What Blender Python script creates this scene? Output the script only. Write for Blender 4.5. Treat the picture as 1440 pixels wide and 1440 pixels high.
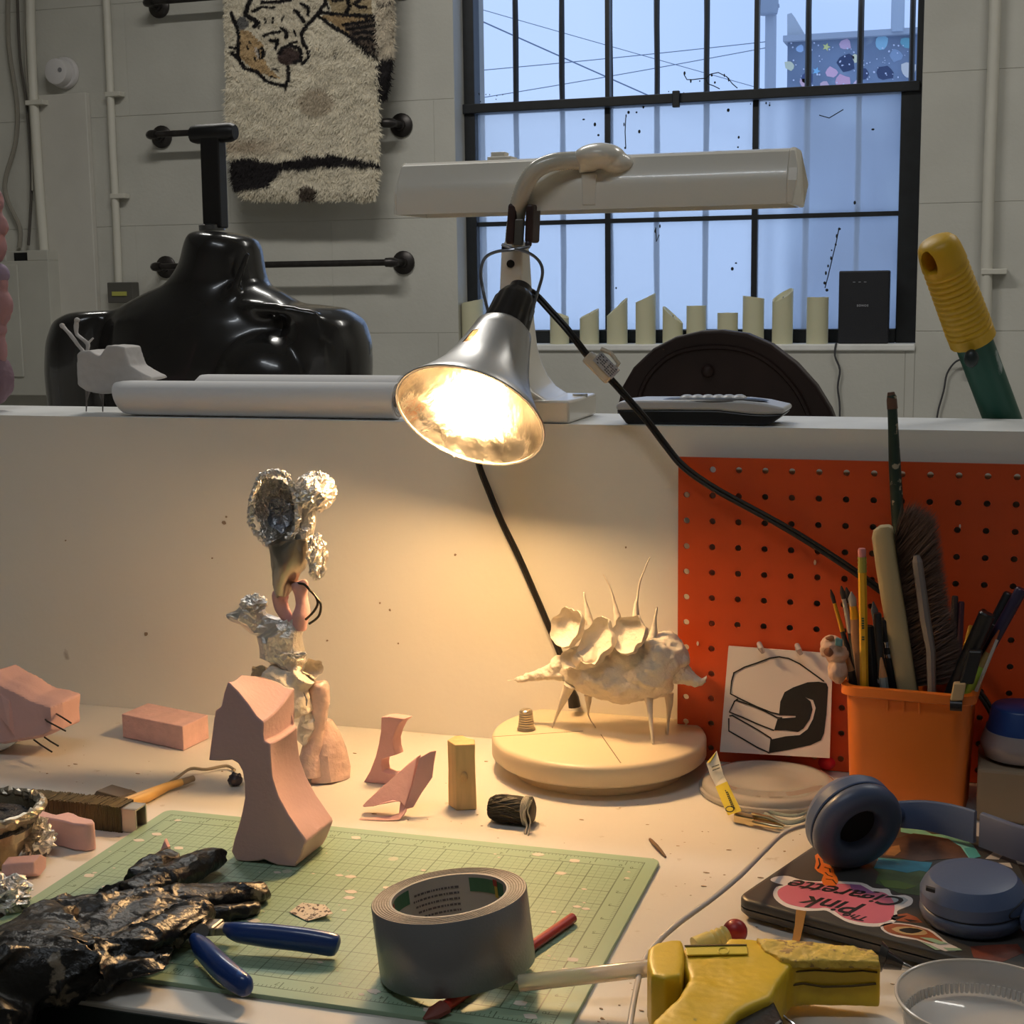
import bpy, bmesh, math, random
import numpy as np
from mathutils import Vector, Matrix, noise
random.seed(7)
S = bpy.context.scene
for o in list(bpy.data.objects): bpy.data.objects.remove(o)

# ---------------------------------------------------------------- camera, world, lights, exposure
F = 2100.0; CH = 0.470                       # focal length in pixels of a 1440 frame, eye height over the desk top
pitch, roll, yaw = 0.14949, -0.01316, 0.31210
cyw, syw, cp, sp = math.cos(yaw), math.sin(yaw), math.cos(pitch), math.sin(pitch)
fw = Vector((-syw*cp, cyw*cp, -sp)); x0 = Vector((cyw, syw, 0)); u0 = x0.cross(fw)
cx = x0*math.cos(roll)+u0*math.sin(roll); cu = -x0*math.sin(roll)+u0*math.cos(roll)
cam = bpy.data.cameras.new('camera'); cam.sensor_width = 36; cam.lens = 36*F/1440; cam.clip_start = .02; cam.clip_end = 200
co = bpy.data.objects.new('camera', cam); S.collection.objects.link(co)
m = Matrix.Identity(4)
for i in range(3): m[i][0], m[i][1], m[i][2] = cx[i], cu[i], -fw[i]
m[2][3] = CH
co.matrix_world = m; S.camera = co
S.view_settings.view_transform = 'Standard'; S.view_settings.look = 'None'
S.view_settings.gamma = 1; S.view_settings.use_curve_mapping = False
S.view_settings.exposure = 0.0

w = bpy.data.worlds.new('sky'); S.world = w; w.use_nodes = True
nt = w.node_tree; bg = nt.nodes['Background']
tc = nt.nodes.new('ShaderNodeTexCoord'); nz = nt.nodes.new('ShaderNodeTexNoise'); nz.inputs['Scale'].default_value = 3
rp = nt.nodes.new('ShaderNodeValToRGB')
rp.color_ramp.elements[0].position = .3; rp.color_ramp.elements[0].color = (.40, .575, .93, 1)
rp.color_ramp.elements[1].position = .7; rp.color_ramp.elements[1].color = (.50, .67, .98, 1)
nt.links.new(tc.outputs['Generated'], nz.inputs['Vector']); nt.links.new(nz.outputs['Fac'], rp.inputs['Fac'])
nt.links.new(rp.outputs['Color'], bg.inputs['Color']); bg.inputs['Strength'].default_value = 1.22

def area(name, loc, sx, sy, power, col, rot=(0, 0, 0)):
    l = bpy.data.lights.new(name, 'AREA'); l.shape = 'RECTANGLE'; l.size = sx; l.size_y = sy; l.energy = power; l.color = col
    o = bpy.data.objects.new(name, l); S.collection.objects.link(o); o.location = loc; o.rotation_euler = rot
    return o
CEIL = 2.3; FLOOR = -.75; WALLY = 4.6
FIX = [((-1.5, 2.9), 26.0), ((-0.45, 0.2), 8.5), ((0.9, 3.0), 15.0)]   # ceiling tube fixtures: position, watts
for (fx, fy), pw in FIX: area('ceiling_tube_light', (fx, fy, CEIL-.075), 1.2, .14, pw, (1, .97, .90) if fy > 1 else (.88, .94, 1))
BULB_W = 6.3; BULB_COL = (1, .61, .27)

# ---------------------------------------------------------------- pixel rays -> world points
def ray(px, py): return fw+cx*((px-720)/F)-cu*((py-720)/F)
EYE = Vector((0, 0, CH))
def P(px, py, Y):
    d = ray(px, py); return EYE+d*(Y/d.y)
def T(px, py, z=0):
    d = ray(px, py); return EYE+d*((z-CH)/d.z)
def PL(px, py, o, n):
    d = ray(px, py); return EYE+d*((o-EYE).dot(n)/d.dot(n))
def V(*a): return Vector(a)
def proj(p):
    q = p-EYE; z = q.dot(fw); return (720+F*q.dot(cx)/z, 720-F*q.dot(cu)/z)

# ---------------------------------------------------------------- materials
MC = {}
def M(name, col, rough=.5, metal=0., var=0., vs=8., bump=0., bs=60., spec=None, trans=0., coat=0., sub=0., col2=None, thr=.6, s2=30., emit=None, alpha=None, detail=3, ior=None, stretch=None):
    if name in MC: return MC[name]
    mt = bpy.data.materials.new(name); mt.use_nodes = True; n = mt.node_tree.nodes; L = mt.node_tree.links; b = n['Principled BSDF']
    c = (*col, 1); b.inputs['Base Color'].default_value = c
    b.inputs['Roughness'].default_value = rough; b.inputs['Metallic'].default_value = metal
    if spec is not None: b.inputs['Specular IOR Level'].default_value = spec
    if trans: b.inputs['Transmission Weight'].default_value = trans
    if coat: b.inputs['Coat Weight'].default_value = coat
    if sub: b.inputs['Subsurface Weight'].default_value = sub; b.inputs['Subsurface Radius'].default_value = (.01, .006, .004); b.inputs['Subsurface Scale'].default_value = .5
    if ior: b.inputs['IOR'].default_value = ior
    if alpha is not None: b.inputs['Alpha'].default_value = alpha
    if emit: b.inputs['Emission Color'].default_value = (*emit[0], 1); b.inputs['Emission Strength'].default_value = emit[1]
    tc = n.new('ShaderNodeTexCoord'); vec = tc.outputs['Object']
    if stretch:
        mp = n.new('ShaderNodeMapping'); mp.inputs['Scale'].default_value = stretch; L.new(vec, mp.inputs['Vector']); vec = mp.outputs['Vector']
    last = None
    if var:
        t = n.new('ShaderNodeTexNoise'); t.inputs['Scale'].default_value = vs; t.inputs['Detail'].default_value = 5; L.new(vec, t.inputs['Vector'])
        mr = n.new('ShaderNodeMapRange'); mr.inputs['From Min'].default_value = .3; mr.inputs['From Max'].default_value = .7
        mr.inputs['To Min'].default_value = 1-var; mr.inputs['To Max'].default_value = 1+var*.6; L.new(t.outputs['Fac'], mr.inputs['Value'])
        mx = n.new('ShaderNodeVectorMath'); mx.operation = 'SCALE'; mx.inputs[0].default_value = col; L.new(mr.outputs[0], mx.inputs['Scale'])
        L.new(mx.outputs[0], b.inputs['Base Color']); last = mx.outputs[0]
    if col2:
        t = n.new('ShaderNodeTexNoise'); t.inputs['Scale'].default_value = s2; t.inputs['Detail'].default_value = 4; L.new(vec, t.inputs['Vector'])
        mr = n.new('ShaderNodeMapRange'); mr.inputs['From Min'].default_value = thr; mr.inputs['From Max'].default_value = thr+.04; L.new(t.outputs['Fac'], mr.inputs['Value'])
        mx = n.new('ShaderNodeMix'); mx.data_type = 'RGBA'; mx.inputs[6].default_value = c; mx.inputs[7].default_value = (*col2, 1)
        L.new(mr.outputs[0], mx.inputs[0])
        if last: L.new(last, mx.inputs[6])
        L.new(mx.outputs[2], b.inputs['Base Color'])
    if bump:
        t = n.new('ShaderNodeTexNoise'); t.inputs['Scale'].default_value = bs; t.inputs['Detail'].default_value = detail; L.new(vec, t.inputs['Vector'])
        bp = n.new('ShaderNodeBump'); bp.inputs['Strength'].default_value = bump; bp.inputs['Distance'].default_value = .002
        L.new(t.outputs['Fac'], bp.inputs['Height']); L.new(bp.outputs[0], b.inputs['Normal'])
    MC[name] = mt; return mt

# ---------------------------------------------------------------- objects
ORG = {}
def setp(o, label=None, cat=None, group=None, kind=None):
    if label: o['label'] = label
    if cat: o['category'] = cat
    if group: o['group'] = group
    if kind: o['kind'] = kind
    return o
def thing(name, loc, label, cat, group=None):
    o = bpy.data.objects.new(name, None); S.collection.objects.link(o); o.location = loc; o.empty_display_size = .02
    ORG[o.name] = Vector(loc); return setp(o, label, cat, group)

class MB:
    def __init__(s): s.v = []; s.f = []; s.col = None
    def add(s, vs, fs):
        k = len(s.v); s.v += [Vector(p) for p in vs]; s.f += [tuple(i+k for i in f) for f in fs]; return s
    def box(s, a, b):
        (x, y, z), (X, Y, Z) = a, b
        return s.add([(x, y, z), (X, y, z), (X, Y, z), (x, Y, z), (x, y, Z), (X, y, Z), (X, Y, Z), (x, Y, Z)],
                     [(0, 3, 2, 1), (4, 5, 6, 7), (0, 1, 5, 4), (1, 2, 6, 5), (2, 3, 7, 6), (3, 0, 4, 7)])
    def ob(s, o, ex, ey, ez):        # oriented box from corner o
        o, ex, ey, ez = map(Vector, (o, ex, ey, ez))
        if ex.cross(ey).dot(ez) < 0: o = o+ex; ex = -ex
        return s.add([o, o+ex, o+ex+ey, o+ey, o+ez, o+ex+ez, o+ex+ey+ez, o+ey+ez],
                     [(0, 3, 2, 1), (4, 5, 6, 7), (0, 1, 5, 4), (1, 2, 6, 5), (2, 3, 7, 6), (3, 0, 4, 7)])
    def loft(s, rings, cap=True, closed=False):
        n = len(rings[0]); vs = [p for r in rings for p in r]; fs = []
        m_ = len(rings)
        for i in range(m_ if closed else m_-1):
            a = i*n; b = ((i+1) % m_)*n
            for j in range(n): k = (j+1) % n; fs.append((a+j, a+k, b+k, b+j))
        if cap and not closed: fs.append(tuple(range(n))[::-1]); fs.append(tuple((m_-1)*n+j for j in range(n)))
        return s.add(vs, fs)
    def prism(s, poly, off):         # poly: list of 3d points, extruded by vector(s)
        off = off if isinstance(off, list) else [off]*len(poly)
        return s.loft([poly, [Vector(p)+Vector(q) for p, q in zip(poly, off)]])
    def tube(s, pts, r, n=8, cap=True, sx=1., up=None, closed=False):
        pts = [Vector(p) for p in pts]; m_ = len(pts); r = r if isinstance(r, (list, tuple)) else [r]*m_
        rings = []; nrm = None
        for i, p in enumerate(pts):
            if closed: t = (pts[(i+1) % m_]-pts[i-1])
            else: t = pts[min(i+1, m_-1)]-pts[max(i-1, 0)]
            t = t.normalized() if t.length > 1e-9 else V(0, 0, 1)
            if nrm is None:
                nrm = Vector(up) if up else (V(0, 0, 1) if abs(t.z) < .9 else V(1, 0, 0))
            nrm = nrm-t*nrm.dot(t); nrm.normalize(); bn = t.cross(nrm)
            rings.append([p+(nrm*math.cos(a)+bn*math.sin(a)*sx)*r[i] for a in [2*math.pi*j/n for j in range(n)]])
        return s.loft(rings, cap, closed)
    def lathe(s, prof, o, ax=(0, 0, 1), n=24, cap=True):   # prof: (radius, height)
        o = Vector(o); ax = Vector(ax).normalized(); e = (V(1, 0, 0) if abs(ax.x) < .9 else V(0, 1, 0)); e = (e-ax*e.dot(ax)).normalized(); g = ax.cross(e)
        return s.loft([[o+ax*h+(e*math.cos(a)+g*math.sin(a))*max(r, 1e-5) for a in [2*math.pi*j/n for j in range(n)]] for r, h in prof], cap)
    def ell(s, c, r, ax=None, n=16, m_=10, fn=None):
        c = Vector(c); r = (r, r, r) if isinstance(r, (int, float)) else r
        ax = ax or (V(1, 0, 0), V(0, 1, 0), V(0, 0, 1)); rings = []
        for i in range(m_+1):
            th = math.pi*(i/m_) if 0 < i < m_ else (1e-3 if i == 0 else math.pi-1e-3)
            ring = []
            for j in range(n):
                a = 2*math.pi*j/n; d = V(math.sin(th)*math.cos(a), math.sin(th)*math.sin(a), -math.cos(th))
                k = fn(d) if fn else 1
                ring.append(c+ax[0]*d.x*r[0]*k+ax[1]*d.y*r[1]*k+ax[2]*d.z*r[2]*k)
            rings.append(ring)
        return s.loft(rings)
    def strip(s, pts, wd, n_, th):   # ribbon along pts, width wd, plane normal n_, thickness th
        n_ = Vector(n_).normalized(); pts = [Vector(p) for p in pts]; m_ = len(pts); wd = wd if isinstance(wd, list) else [wd]*m_
        rings = []
        for i, p in enumerate(pts):
            t = (pts[min(i+1, m_-1)]-pts[max(i-1, 0)]).normalized(); b = t.cross(n_).normalized()*wd[i]/2
            rings.append([p-b, p+b, p+b+n_*th, p-b+n_*th])
        return s.loft(rings)
    def mesh(s, name, org=V(0, 0, 0)):
        me = bpy.data.meshes.new(name); me.from_pydata([tuple(p-org) for p in s.v], [], s.f); me.update(); return me
    def build(s, name, mat, parent=None, smooth=True, ang=40, bevel=0, seg=2, **kw):
        if parent is not None: org = ORG[parent.name]
        else:
            xs = [p.x for p in s.v]; ys = [p.y for p in s.v]; zs = [p.z for p in s.v]
            org = V((min(xs)+max(xs))/2, (min(ys)+max(ys))/2, min(zs))
        return link(name, s.mesh(name, org), mat, parent, org, smooth, ang, bevel, seg, **kw)

def link(name, me, mat, parent, org, smooth=True, ang=40, bevel=0, seg=2, **kw):
    bm = bmesh.new(); bm.from_mesh(me); bmesh.ops.recalc_face_normals(bm, faces=bm.faces); bm.to_mesh(me); bm.free()
    for mm in (mat if isinstance(mat, (list, tuple)) else [mat]): me.materials.append(mm)
    if smooth:
        me.shade_smooth()
        try: me.set_sharp_from_angle(angle=math.radians(ang))
        except Exception: pass
    o = bpy.data.objects.new(name, me); S.collection.objects.link(o); ORG[o.name] = org
    if parent is not None: o.parent = parent
    else: o.location = org
    if bevel:
        bv = o.modifiers.new('bevel', 'BEVEL'); bv.width = bevel; bv.segments = seg; bv.limit_method = 'ANGLE'; bv.angle_limit = math.radians(35); bv.use_clamp_overlap = True
    return setp(o, **kw)

def nz3(p, s, o=0): return noise.noise(Vector((p.x*s+o, p.y*s-o, p.z*s+2*o)))
def fuse(mb, voxel, smooth=2, disp=(), org=V(0, 0, 0), ridge=()):
    me = mb.mesh('t'); bm = bmesh.new(); bm.from_mesh(me); bmesh.ops.recalc_face_normals(bm, faces=bm.faces); bm.to_mesh(me); bm.free()
    o = bpy.data.objects.new('t', me); S.collection.objects.link(o)
    r = o.modifiers.new('r', 'REMESH'); r.mode = 'VOXEL'; r.voxel_size = voxel
    if smooth: q = o.modifiers.new('s', 'SMOOTH'); q.iterations = smooth; q.factor = .5
    dg = bpy.context.evaluated_depsgraph_get(); dg.update()
    me2 = bpy.data.meshes.new_from_object(o.evaluated_get(dg)); bpy.data.objects.remove(o)
    if disp or ridge:
        co_ = [v.co.copy() for v in me2.vertices]; no = [v.normal.copy() for v in me2.vertices]
        for v, c, n_ in zip(me2.vertices, co_, no):
            d = sum(a*nz3(c, sc, k*3.7) for k, (a, sc) in enumerate(disp))
            d += sum(a*(1-2*abs(nz3(c, sc, 9+k)))**1 for k, (a, sc) in enumerate(ridge))
            v.co = c+n_*d
    for v in me2.vertices: v.co -= org
    me2.update(); return me2
def fbuild(mb, name, mat, parent=None, voxel=.003, sm=2, disp=(), ridge=(), smooth=True, ang=60, crease=(), **kw):
    if parent is not None: org = ORG[parent.name]
    else:
        xs = [p.x for p in mb.v]; ys = [p.y for p in mb.v]; zs = [p.z for p in mb.v]
        org = V((min(xs)+max(xs))/2, (min(ys)+max(ys))/2, min(zs))
    me = fuse(mb, voxel, sm, disp, org, ridge); me.name = name
    for (am, sc, dv, st) in crease:          # sharp folds running along dv
        dv = Vector(dv).normalized(); co_ = [v.co.copy() for v in me.vertices]; no = [v.normal.copy() for v in me.vertices]
        for v, c, n_ in zip(me.vertices, co_, no):
            q = c-dv*(c.dot(dv)*(1-1/st)); q = q+V(nz3(c, 30, 2), nz3(c, 30, 4), nz3(c, 30, 6))*.006
            a_ = abs(noise.noise(q*sc)); v.co = c+n_*am*(max(0, 1-a_*5)**1.3-.35)
    return link(name, me, mat, parent, org, smooth, ang, **kw)
def jit(mb, a, sc):
    for i, p in enumerate(mb.v): mb.v[i] = p+V(nz3(p, sc, 1), nz3(p, sc, 5), nz3(p, sc, 9))*a
    return mb
def crumple(c, r, ax=None, n=26, m_=16, a=.25, sc=60, seed=0):
    mb = MB(); off = V(seed*3.1, seed*1.7, -seed)
    mb.ell(c, r, ax, n, m_, fn=lambda d: 1+a*noise.noise(d*2.2+off)+a*.8*noise.noise(d*5+off)+a*.5*random.uniform(-1, 1))
    return mb
def text_mb(txt, size, o, ex, ey, shear=0, depth=0, align='CENTER', bold=0, sp=1):
    cu_ = bpy.data.curves.new('t', 'FONT'); cu_.body = txt; cu_.size = size; cu_.shear = shear; cu_.extrude = depth; cu_.align_x = align; cu_.offset = bold; cu_.resolution_u = 3; cu_.space_character = sp
    ob = bpy.data.objects.new('t', cu_); S.collection.objects.link(ob)
    dg = bpy.context.evaluated_depsgraph_get(); dg.update(); me = bpy.data.meshes.new_from_object(ob.evaluated_get(dg)); bpy.data.objects.remove(ob)
    mb = MB(); o, ex, ey = Vector(o), Vector(ex), Vector(ey); ez = ex.cross(ey)
    mb.add([o+ex*v.co.x+ey*v.co.y+ez*v.co.z for v in me.vertices], [tuple(p.vertices) for p in me.polygons]); return mb
def smoothpts(pts, k=4, closed=False):
    pts = [Vector(p) for p in pts]; n = len(pts); out = []
    rng = range(n) if closed else range(n-1)
    for i in rng:
        g = (lambda q: pts[q % n]) if closed else (lambda q: pts[max(0, min(n-1, q))])
        a, b, c, d = g(i-1), g(i), g(i+1), g(i+2)
        for j in range(k):
            t = j/k; out.append(.5*((2*b)+(c-a)*t+(2*a-5*b+4*c-d)*t*t+(3*b-a-3*c+d)*t**3))
    if not closed: out.append(pts[-1])
    return out
def lerp(a, b, t): return a+(b-a)*t
def rr(n, r0, r1=None): return [lerp(r0, r1 if r1 is not None else r0, i/(n-1)) for i in range(n)]

# ================================================================ THE ROOM
wall_m = M('painted block', (.56, .55, .50), .65, var=.07, vs=5, bump=.35, bs=90)
part_m = M('partition paint', (.86, .83, .75), .5, var=.04, vs=4, bump=.12, bs=120, col2=(.55, .5, .43), thr=.74, s2=22)
ledge_m = M('ledge paint', (.80, .80, .78), .55, var=.10, vs=14, bump=.15, bs=60)
floor_m = M('concrete floor', (.28, .27, .25), .6, var=.2, vs=3, bump=.2, bs=40)
ceil_m = M('ceiling paint', (.6, .6, .57), .8, var=.05)
black_steel = M('black steel', (.012, .014, .017), .45, var=.3, vs=30)
conduit_m = M('painted conduit', (.62, .60, .53), .45, var=.05)
def struct(mb, name, mat, **kw): return mb.build(name, mat, None, kind='structure', **kw)
XL, XR, YB = -4.3, 2.2, -2.2
struct(MB().box((XL-.1, YB-.1, FLOOR-.1), (XR+.1, WALLY+.3, FLOOR)), 'floor', floor_m, smooth=False)
struct(MB().box((XL-.1, YB-.1, CEIL), (XR+.1, WALLY+.3, CEIL+.1)), 'ceiling', ceil_m, smooth=False)
struct(MB().box((XL-.1, YB, FLOOR), (XL, WALLY, CEIL)), 'wall_left', wall_m, smooth=False)
struct(MB().box((XR, YB, FLOOR), (XR+.1, WALLY, CEIL)), 'wall_right', wall_m, smooth=False)
struct(MB().box((XL-.1, YB-.1, FLOOR), (XR+.1, YB, CEIL)), 'wall_front', wall_m, smooth=False)

# back wall with the window opening, every large block a piece
WX0, WX1, WZ0, WZ1 = P(642, 300, WALLY).x, P(1292, 300, WALLY).x, P(1000, 484, WALLY).z, 1.98
wb = MB()
for a, b in (((XL-.1, FLOOR), (WX0, CEIL)), ((WX1, FLOOR), (XR+.1, CEIL)), ((WX0, FLOOR), (WX1, WZ0-.004)), ((WX0, WZ1), (WX1, CEIL))):
    wb.box((a[0], WALLY+.0006, a[1]), (b[0], WALLY+.3, b[1]))
wall_back = struct(wb, 'wall_back', wall_m, smooth=False)
zj0, zj1 = P(1350, 100, WALLY).z, P(1350, 285, WALLY).z; rowh = abs(zj0-zj1); G = .0012
def clipped(x0_, x1_, z0_, z1_):
    if x1_ <= WX0 or x0_ >= WX1 or z1_ <= WZ0 or z0_ >= WZ1: return [(x0_, x1_, z0_, z1_)]
    r = []
    if x0_ < WX0-.02: r.append((x0_, WX0, z0_, z1_))
    if x1_ > WX1+.02: r.append((WX1, x1_, z0_, z1_))
    if z0_ < WZ0-.02: r.append((max(x0_, WX0), min(x1_, WX1), z0_, WZ0))
    if z1_ > WZ1+.02: r.append((max(x0_, WX0), min(x1_, WX1), WZ1, z1_))
    return r
for i in range(-5, 4):
    za = zj1+i*rowh; zb = za+rowh
    za, zb = max(za, FLOOR+.001), min(zb, CEIL-.001)
    if zb-za < .03: continue
    off = (i % 2)*rowh
    for j in range(-7, 5):
        xa = j*2*rowh+off-.25; xb = xa+2*rowh; xa, xb = max(xa, XL+.001), min(xb, XR-.001)
        if xb-xa < .03: continue
        for (a, b, c, d) in clipped(xa, xb, za, zb):
            if b-a < .02 or d-c < .02: continue
            dy = random.uniform(0, .0012)
            MB().box((a+G/2, WALLY-.0008-dy*.5, c+G/2), (b-G/2, WALLY+.0005, d-G/2)).build('block', wall_m, wall_back, smooth=False, bevel=.001, seg=1)
ORG.pop('block', None)

# partition (half wall) behind the desk
PY0, PY1, LZ = 1.441, 1.572, .333
part = struct(MB().box((XL+.01, PY0, FLOOR), (1.3, PY1, LZ)), 'wall_partition', [part_m, ledge_m], smooth=False)
part.data.polygons[1].material_index = 1
for p in part.data.polygons:
    if p.normal.z > .5: p.material_index = 1

sc_ = MB()
for (a, b, r) in ((205, 892, 3.2), (640, 780, 2), (315, 735, 3), (318, 727, 2), (548, 858, 1.8), (534, 848, 1.5), (298, 785, 1.3), (460, 901, 1.4), (92, 760, 1.2), (560, 905, 1.3), (880, 770, 1.5)):
    sc_.prism([P(a+r*math.cos(t)*random.uniform(.6, 1.2), b+r*math.sin(t)*random.uniform(.6, 1.2), PY0-.0006) for t in [k*.785 for k in range(8)]], V(0, .0005, 0))
sc_.build('scuffs', M('scuff brown', (.34, .25, .17), .8), part, smooth=False, kind='stuff')
# ---------------------------------------------------------------- window
WY = 4.72
def xw(px, Y=WY, py=300): return P(px, py, Y).x
def zw(py, px=970, Y=WY): return P(px, py, Y).z
win = bpy.data.objects.new('window_1', None); S.collection.objects.link(win); win.location = (xw(970), WY, WZ0); ORG['window_1'] = Vector(win.location); win['kind'] = 'structure'
fx0, fx1, gx0, gx1 = WX0-.002, WX1+.005, xw(674), xw(1264)
zmid = zw(139); z3 = zw(308); zbot = zw(463)
fr = MB().box((xw(656), WY-.03, WZ0), (gx0, WY+.03, WZ1)).box((gx1, WY-.03, WZ0), (WX1+.001, WY+.03, zmid)).box((xw(1284), WY-.03, zmid), (WX1+.001, WY+.03, WZ1))
fr.box((gx0, WY-.03, WZ0), (gx1, WY+.03, zbot)).box((gx0, WY-.03, WZ1-.03), (xw(1284), WY+.03, WZ1))
fr.build('window_frame', black_steel, win, smooth=False, bevel=.003)
MB().box((xw(654), WY-.045, zmid-.016), (xw(1290), WY+.03, zmid+.014)).build('transom', black_steel, win, smooth=False, bevel=.003)
MB().box((gx0, WY-.015, z3-.007), (gx1, WY+.015, z3+.007)).build('muntin', black_steel, win, smooth=False)
mx = [xw(856), xw(1062)]
for x in mx: MB().box((x-.009, WY-.014, zbot), (x+.009, WY+.014, zmid-.016)).build('muntin', black_steel, win, smooth=False)
for x in mx: MB().box((x-.007, WY-.014, zmid+.014), (x+.007, WY+.014, WZ1-.03)).build('muntin', black_steel, win, smooth=False)
# white painted reveal and sill
MB().box((WX0, WALLY-.01, WZ0-.02), (WX1, WY-.031, WZ0)).build('window_sill', ledge_m, win, smooth=False, bevel=.004)
MB().box((WX0-.001, WALLY+.004, WZ0), (xw(656), WY+.05, WZ1)).build('window_reveal', M('reveal paint', (.66, .67, .66), .6), win, smooth=False)
def glassmat(name, rough, tint, k):
    mt = bpy.data.materials.new(name); mt.use_nodes = True; n = mt.node_tree.nodes; L = mt.node_tree.links
    for q in list(n): n.remove(q)
    out = n.new('ShaderNodeOutputMaterial'); mix = n.new('ShaderNodeMixShader'); mix.inputs[0].default_value = k
    if rough:
        a0 = n.new('ShaderNodeBsdfRefraction'); a0.inputs['Roughness'].default_value = rough; a0.inputs['IOR'].default_value = 1.3; a0.inputs['Color'].default_value = (*tint, 1)
        t0 = n.new('ShaderNodeBsdfTranslucent'); t0.inputs['Color'].default_value = (*tint, 1); a = n.new('ShaderNodeMixShader'); a.inputs[0].default_value = .3; L.new(a0.outputs[0], a.inputs[1]); L.new(t0.outputs[0], a.inputs[2])
    else: a = n.new('ShaderNodeBsdfTransparent'); a.inputs['Color'].default_value = (*tint, 1)
    g = n.new('ShaderNodeBsdfGlossy'); g.inputs['Roughness'].default_value = .08
    L.new(a.outputs[0], mix.inputs[1]); L.new(g.outputs[0], mix.inputs[2]); L.new(mix.outputs[0], out.inputs[0]); return mt
clear_g = glassmat('clear glass', 0, (.97, .98, 1), .05)
frost_g = glassmat('frosted glass', .13, (.985, .99, 1), .03)
cols_ = [gx0, mx[0], mx[1], gx1]
for i in range(3):
    MB().box((cols_[i], WY-.002, zmid), (cols_[i+1] if i < 2 else xw(1284), WY+.002, WZ1-.02)).build('pane', clear_g, win, smooth=False, label='clear glass pane')
    for a, b in ((z3, zmid), (zbot-.003, z3)):
        MB().box((cols_[i], WY-.003, a), (cols_[i+1], WY+.003, b)).build('pane', frost_g, win, smooth=False, label='frosted glass pane')
MB().box((xw(950), WY-.06, zmid-.03), (xw(960), WY-.044, zmid+.02)).build('window_latch', black_steel, win, smooth=False, bevel=.003)
# security bars just outside
bars = thing('window_bars', (xw(970), 4.93, WZ0), 'black vertical security bars fixed outside the window', 'security bars')
for px in (725, 790, 858, 924, 994, 1065, 1137, 1210, 1283, 660):
    X = P(px, 70, 4.93).x; mb = MB(); n_ = 14
    mb.tube([(X+random.uniform(-.0015, .0015), 4.93, lerp(.12, 2.05, k/(n_-1))) for k in range(n_)], [.0095+random.uniform(-.001, .0012) for _ in range(n_)], 6)
    mb.build('bar', black_steel, bars)
for z in (.15, 2.02): MB().box((-1.95, 4.925, z-.012), (-.1, 4.95, z+.012)).build('crossbar', black_steel, bars, smooth=False)
# dry vine stuck on the panes
vine_m = M('dry vine', (.012, .014, .012), .8)
vn = MB(); vy = WY-.006
for pts in ([(962, 105), (966, 112), (974, 112), (982, 111), (992, 110), (1000, 104), (1010, 102), (1022, 108), (1030, 118), (1037, 124)], [(993, 112), (996, 118), (1004, 121), (1012, 125)],
            [(1180, 320), (1176, 340), (1170, 365), (1164, 390), (1160, 405)], [(1152, 162), (1166, 166), (1186, 154)], [(880, 165), (879, 185), (880, 208)], [(922, 320), (923, 340), (927, 330)]):
    vn.tube([P(a, b, vy) for a, b in pts], .0016, 5)
for a, b in [(962, 103), (971, 114), (984, 114), (1001, 106), (1006, 116), (1018, 106), (1024, 112), (1180, 322), (1177, 332), (1175, 344), (1170, 352), (1168, 363), (1165, 374), (1162, 384), (1159, 398), (1162, 408), (880, 163), (884, 158), (878, 175), (880, 208),
             (837, 175), (842, 190), (895, 158), (922, 325), (928, 318), (1040, 130), (1078, 145), (1083, 148), (1024, 155), (1039, 193), (1038, 207), (1228, 182), (1202, 285), (867, 405), (905, 150), (820, 168), (900, 185), (1035, 370), (1030, 378)]:
    vn.ell(P(a+random.uniform(-1, 1), b, vy), (.0042*random.uniform(.5, 1.2), .001, .005*random.uniform(.5, 1.3)), n=6, m_=4)
for k in range(26):
    a = random.choice([(660, 720), (930, 975), (1050, 1100)]); vn.ell(P(random.uniform(*a), random.uniform(128, 150), vy-.0), (.002, .001, .002), n=5, m_=3)
vn.build('dried_vine', vine_m, None, label='dark dried vine tendrils and leaf bits clinging to the window panes', cat='vine')

# ---------------------------------------------------------------- outside
GZ = -1.0
struct(MB().box((-40, 5.2, GZ-.2), (40, 60, GZ)), 'ground', M('snowy ground', (.84, .86, .9), .9, var=.05, vs=1), smooth=False)
BY = 22.
bl = thing('mural_building', (P(1200, 100, BY).x, BY, GZ), 'building outside with a colourful space mural and a pale roof ledge', 'building')
X0, X1 = P(1107, 100, BY).x, P(1330, 100, BY).x; zt = P(1200, 52, BY).z
MB().box((X0, BY, GZ), (X1, BY+3, zt)).build('wall', M('mural ground', (.22, .27, .36), .9, var=.35, vs=.8, col2=(.38, .44, .50), thr=.55, s2=.9), bl, smooth=False)
MB().box((X0-.05, BY-.12, zt-.02), (X1, BY+3, zt+.06)).build('roof_ledge', M('roof ledge', (.42, .45, .5), .9), bl, smooth=False)
MB().prism([P(1107, 52, BY-.02), P(1133, 52, BY-.02), P(1113, 18, BY-.02), P(1107, 20, BY-.02)], V(0, .4, 0)).build('parapet', M('parapet', (.5, .53, .56), .9), bl, smooth=False)
def blobpoly(cx_, cy_, r, Y, k=9, irr=.25, star=0):
    pts = []
    for i in range(k*2 if star else k):
        a = 2*math.pi*i/(k*2 if star else k); q = r*(1 if not star or i % 2 == 0 else .45)*(1+random.uniform(-irr, irr))
        pts.append(P(cx_+q*math.cos(a), cy_+q*math.sin(a), Y))
    return pts
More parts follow.
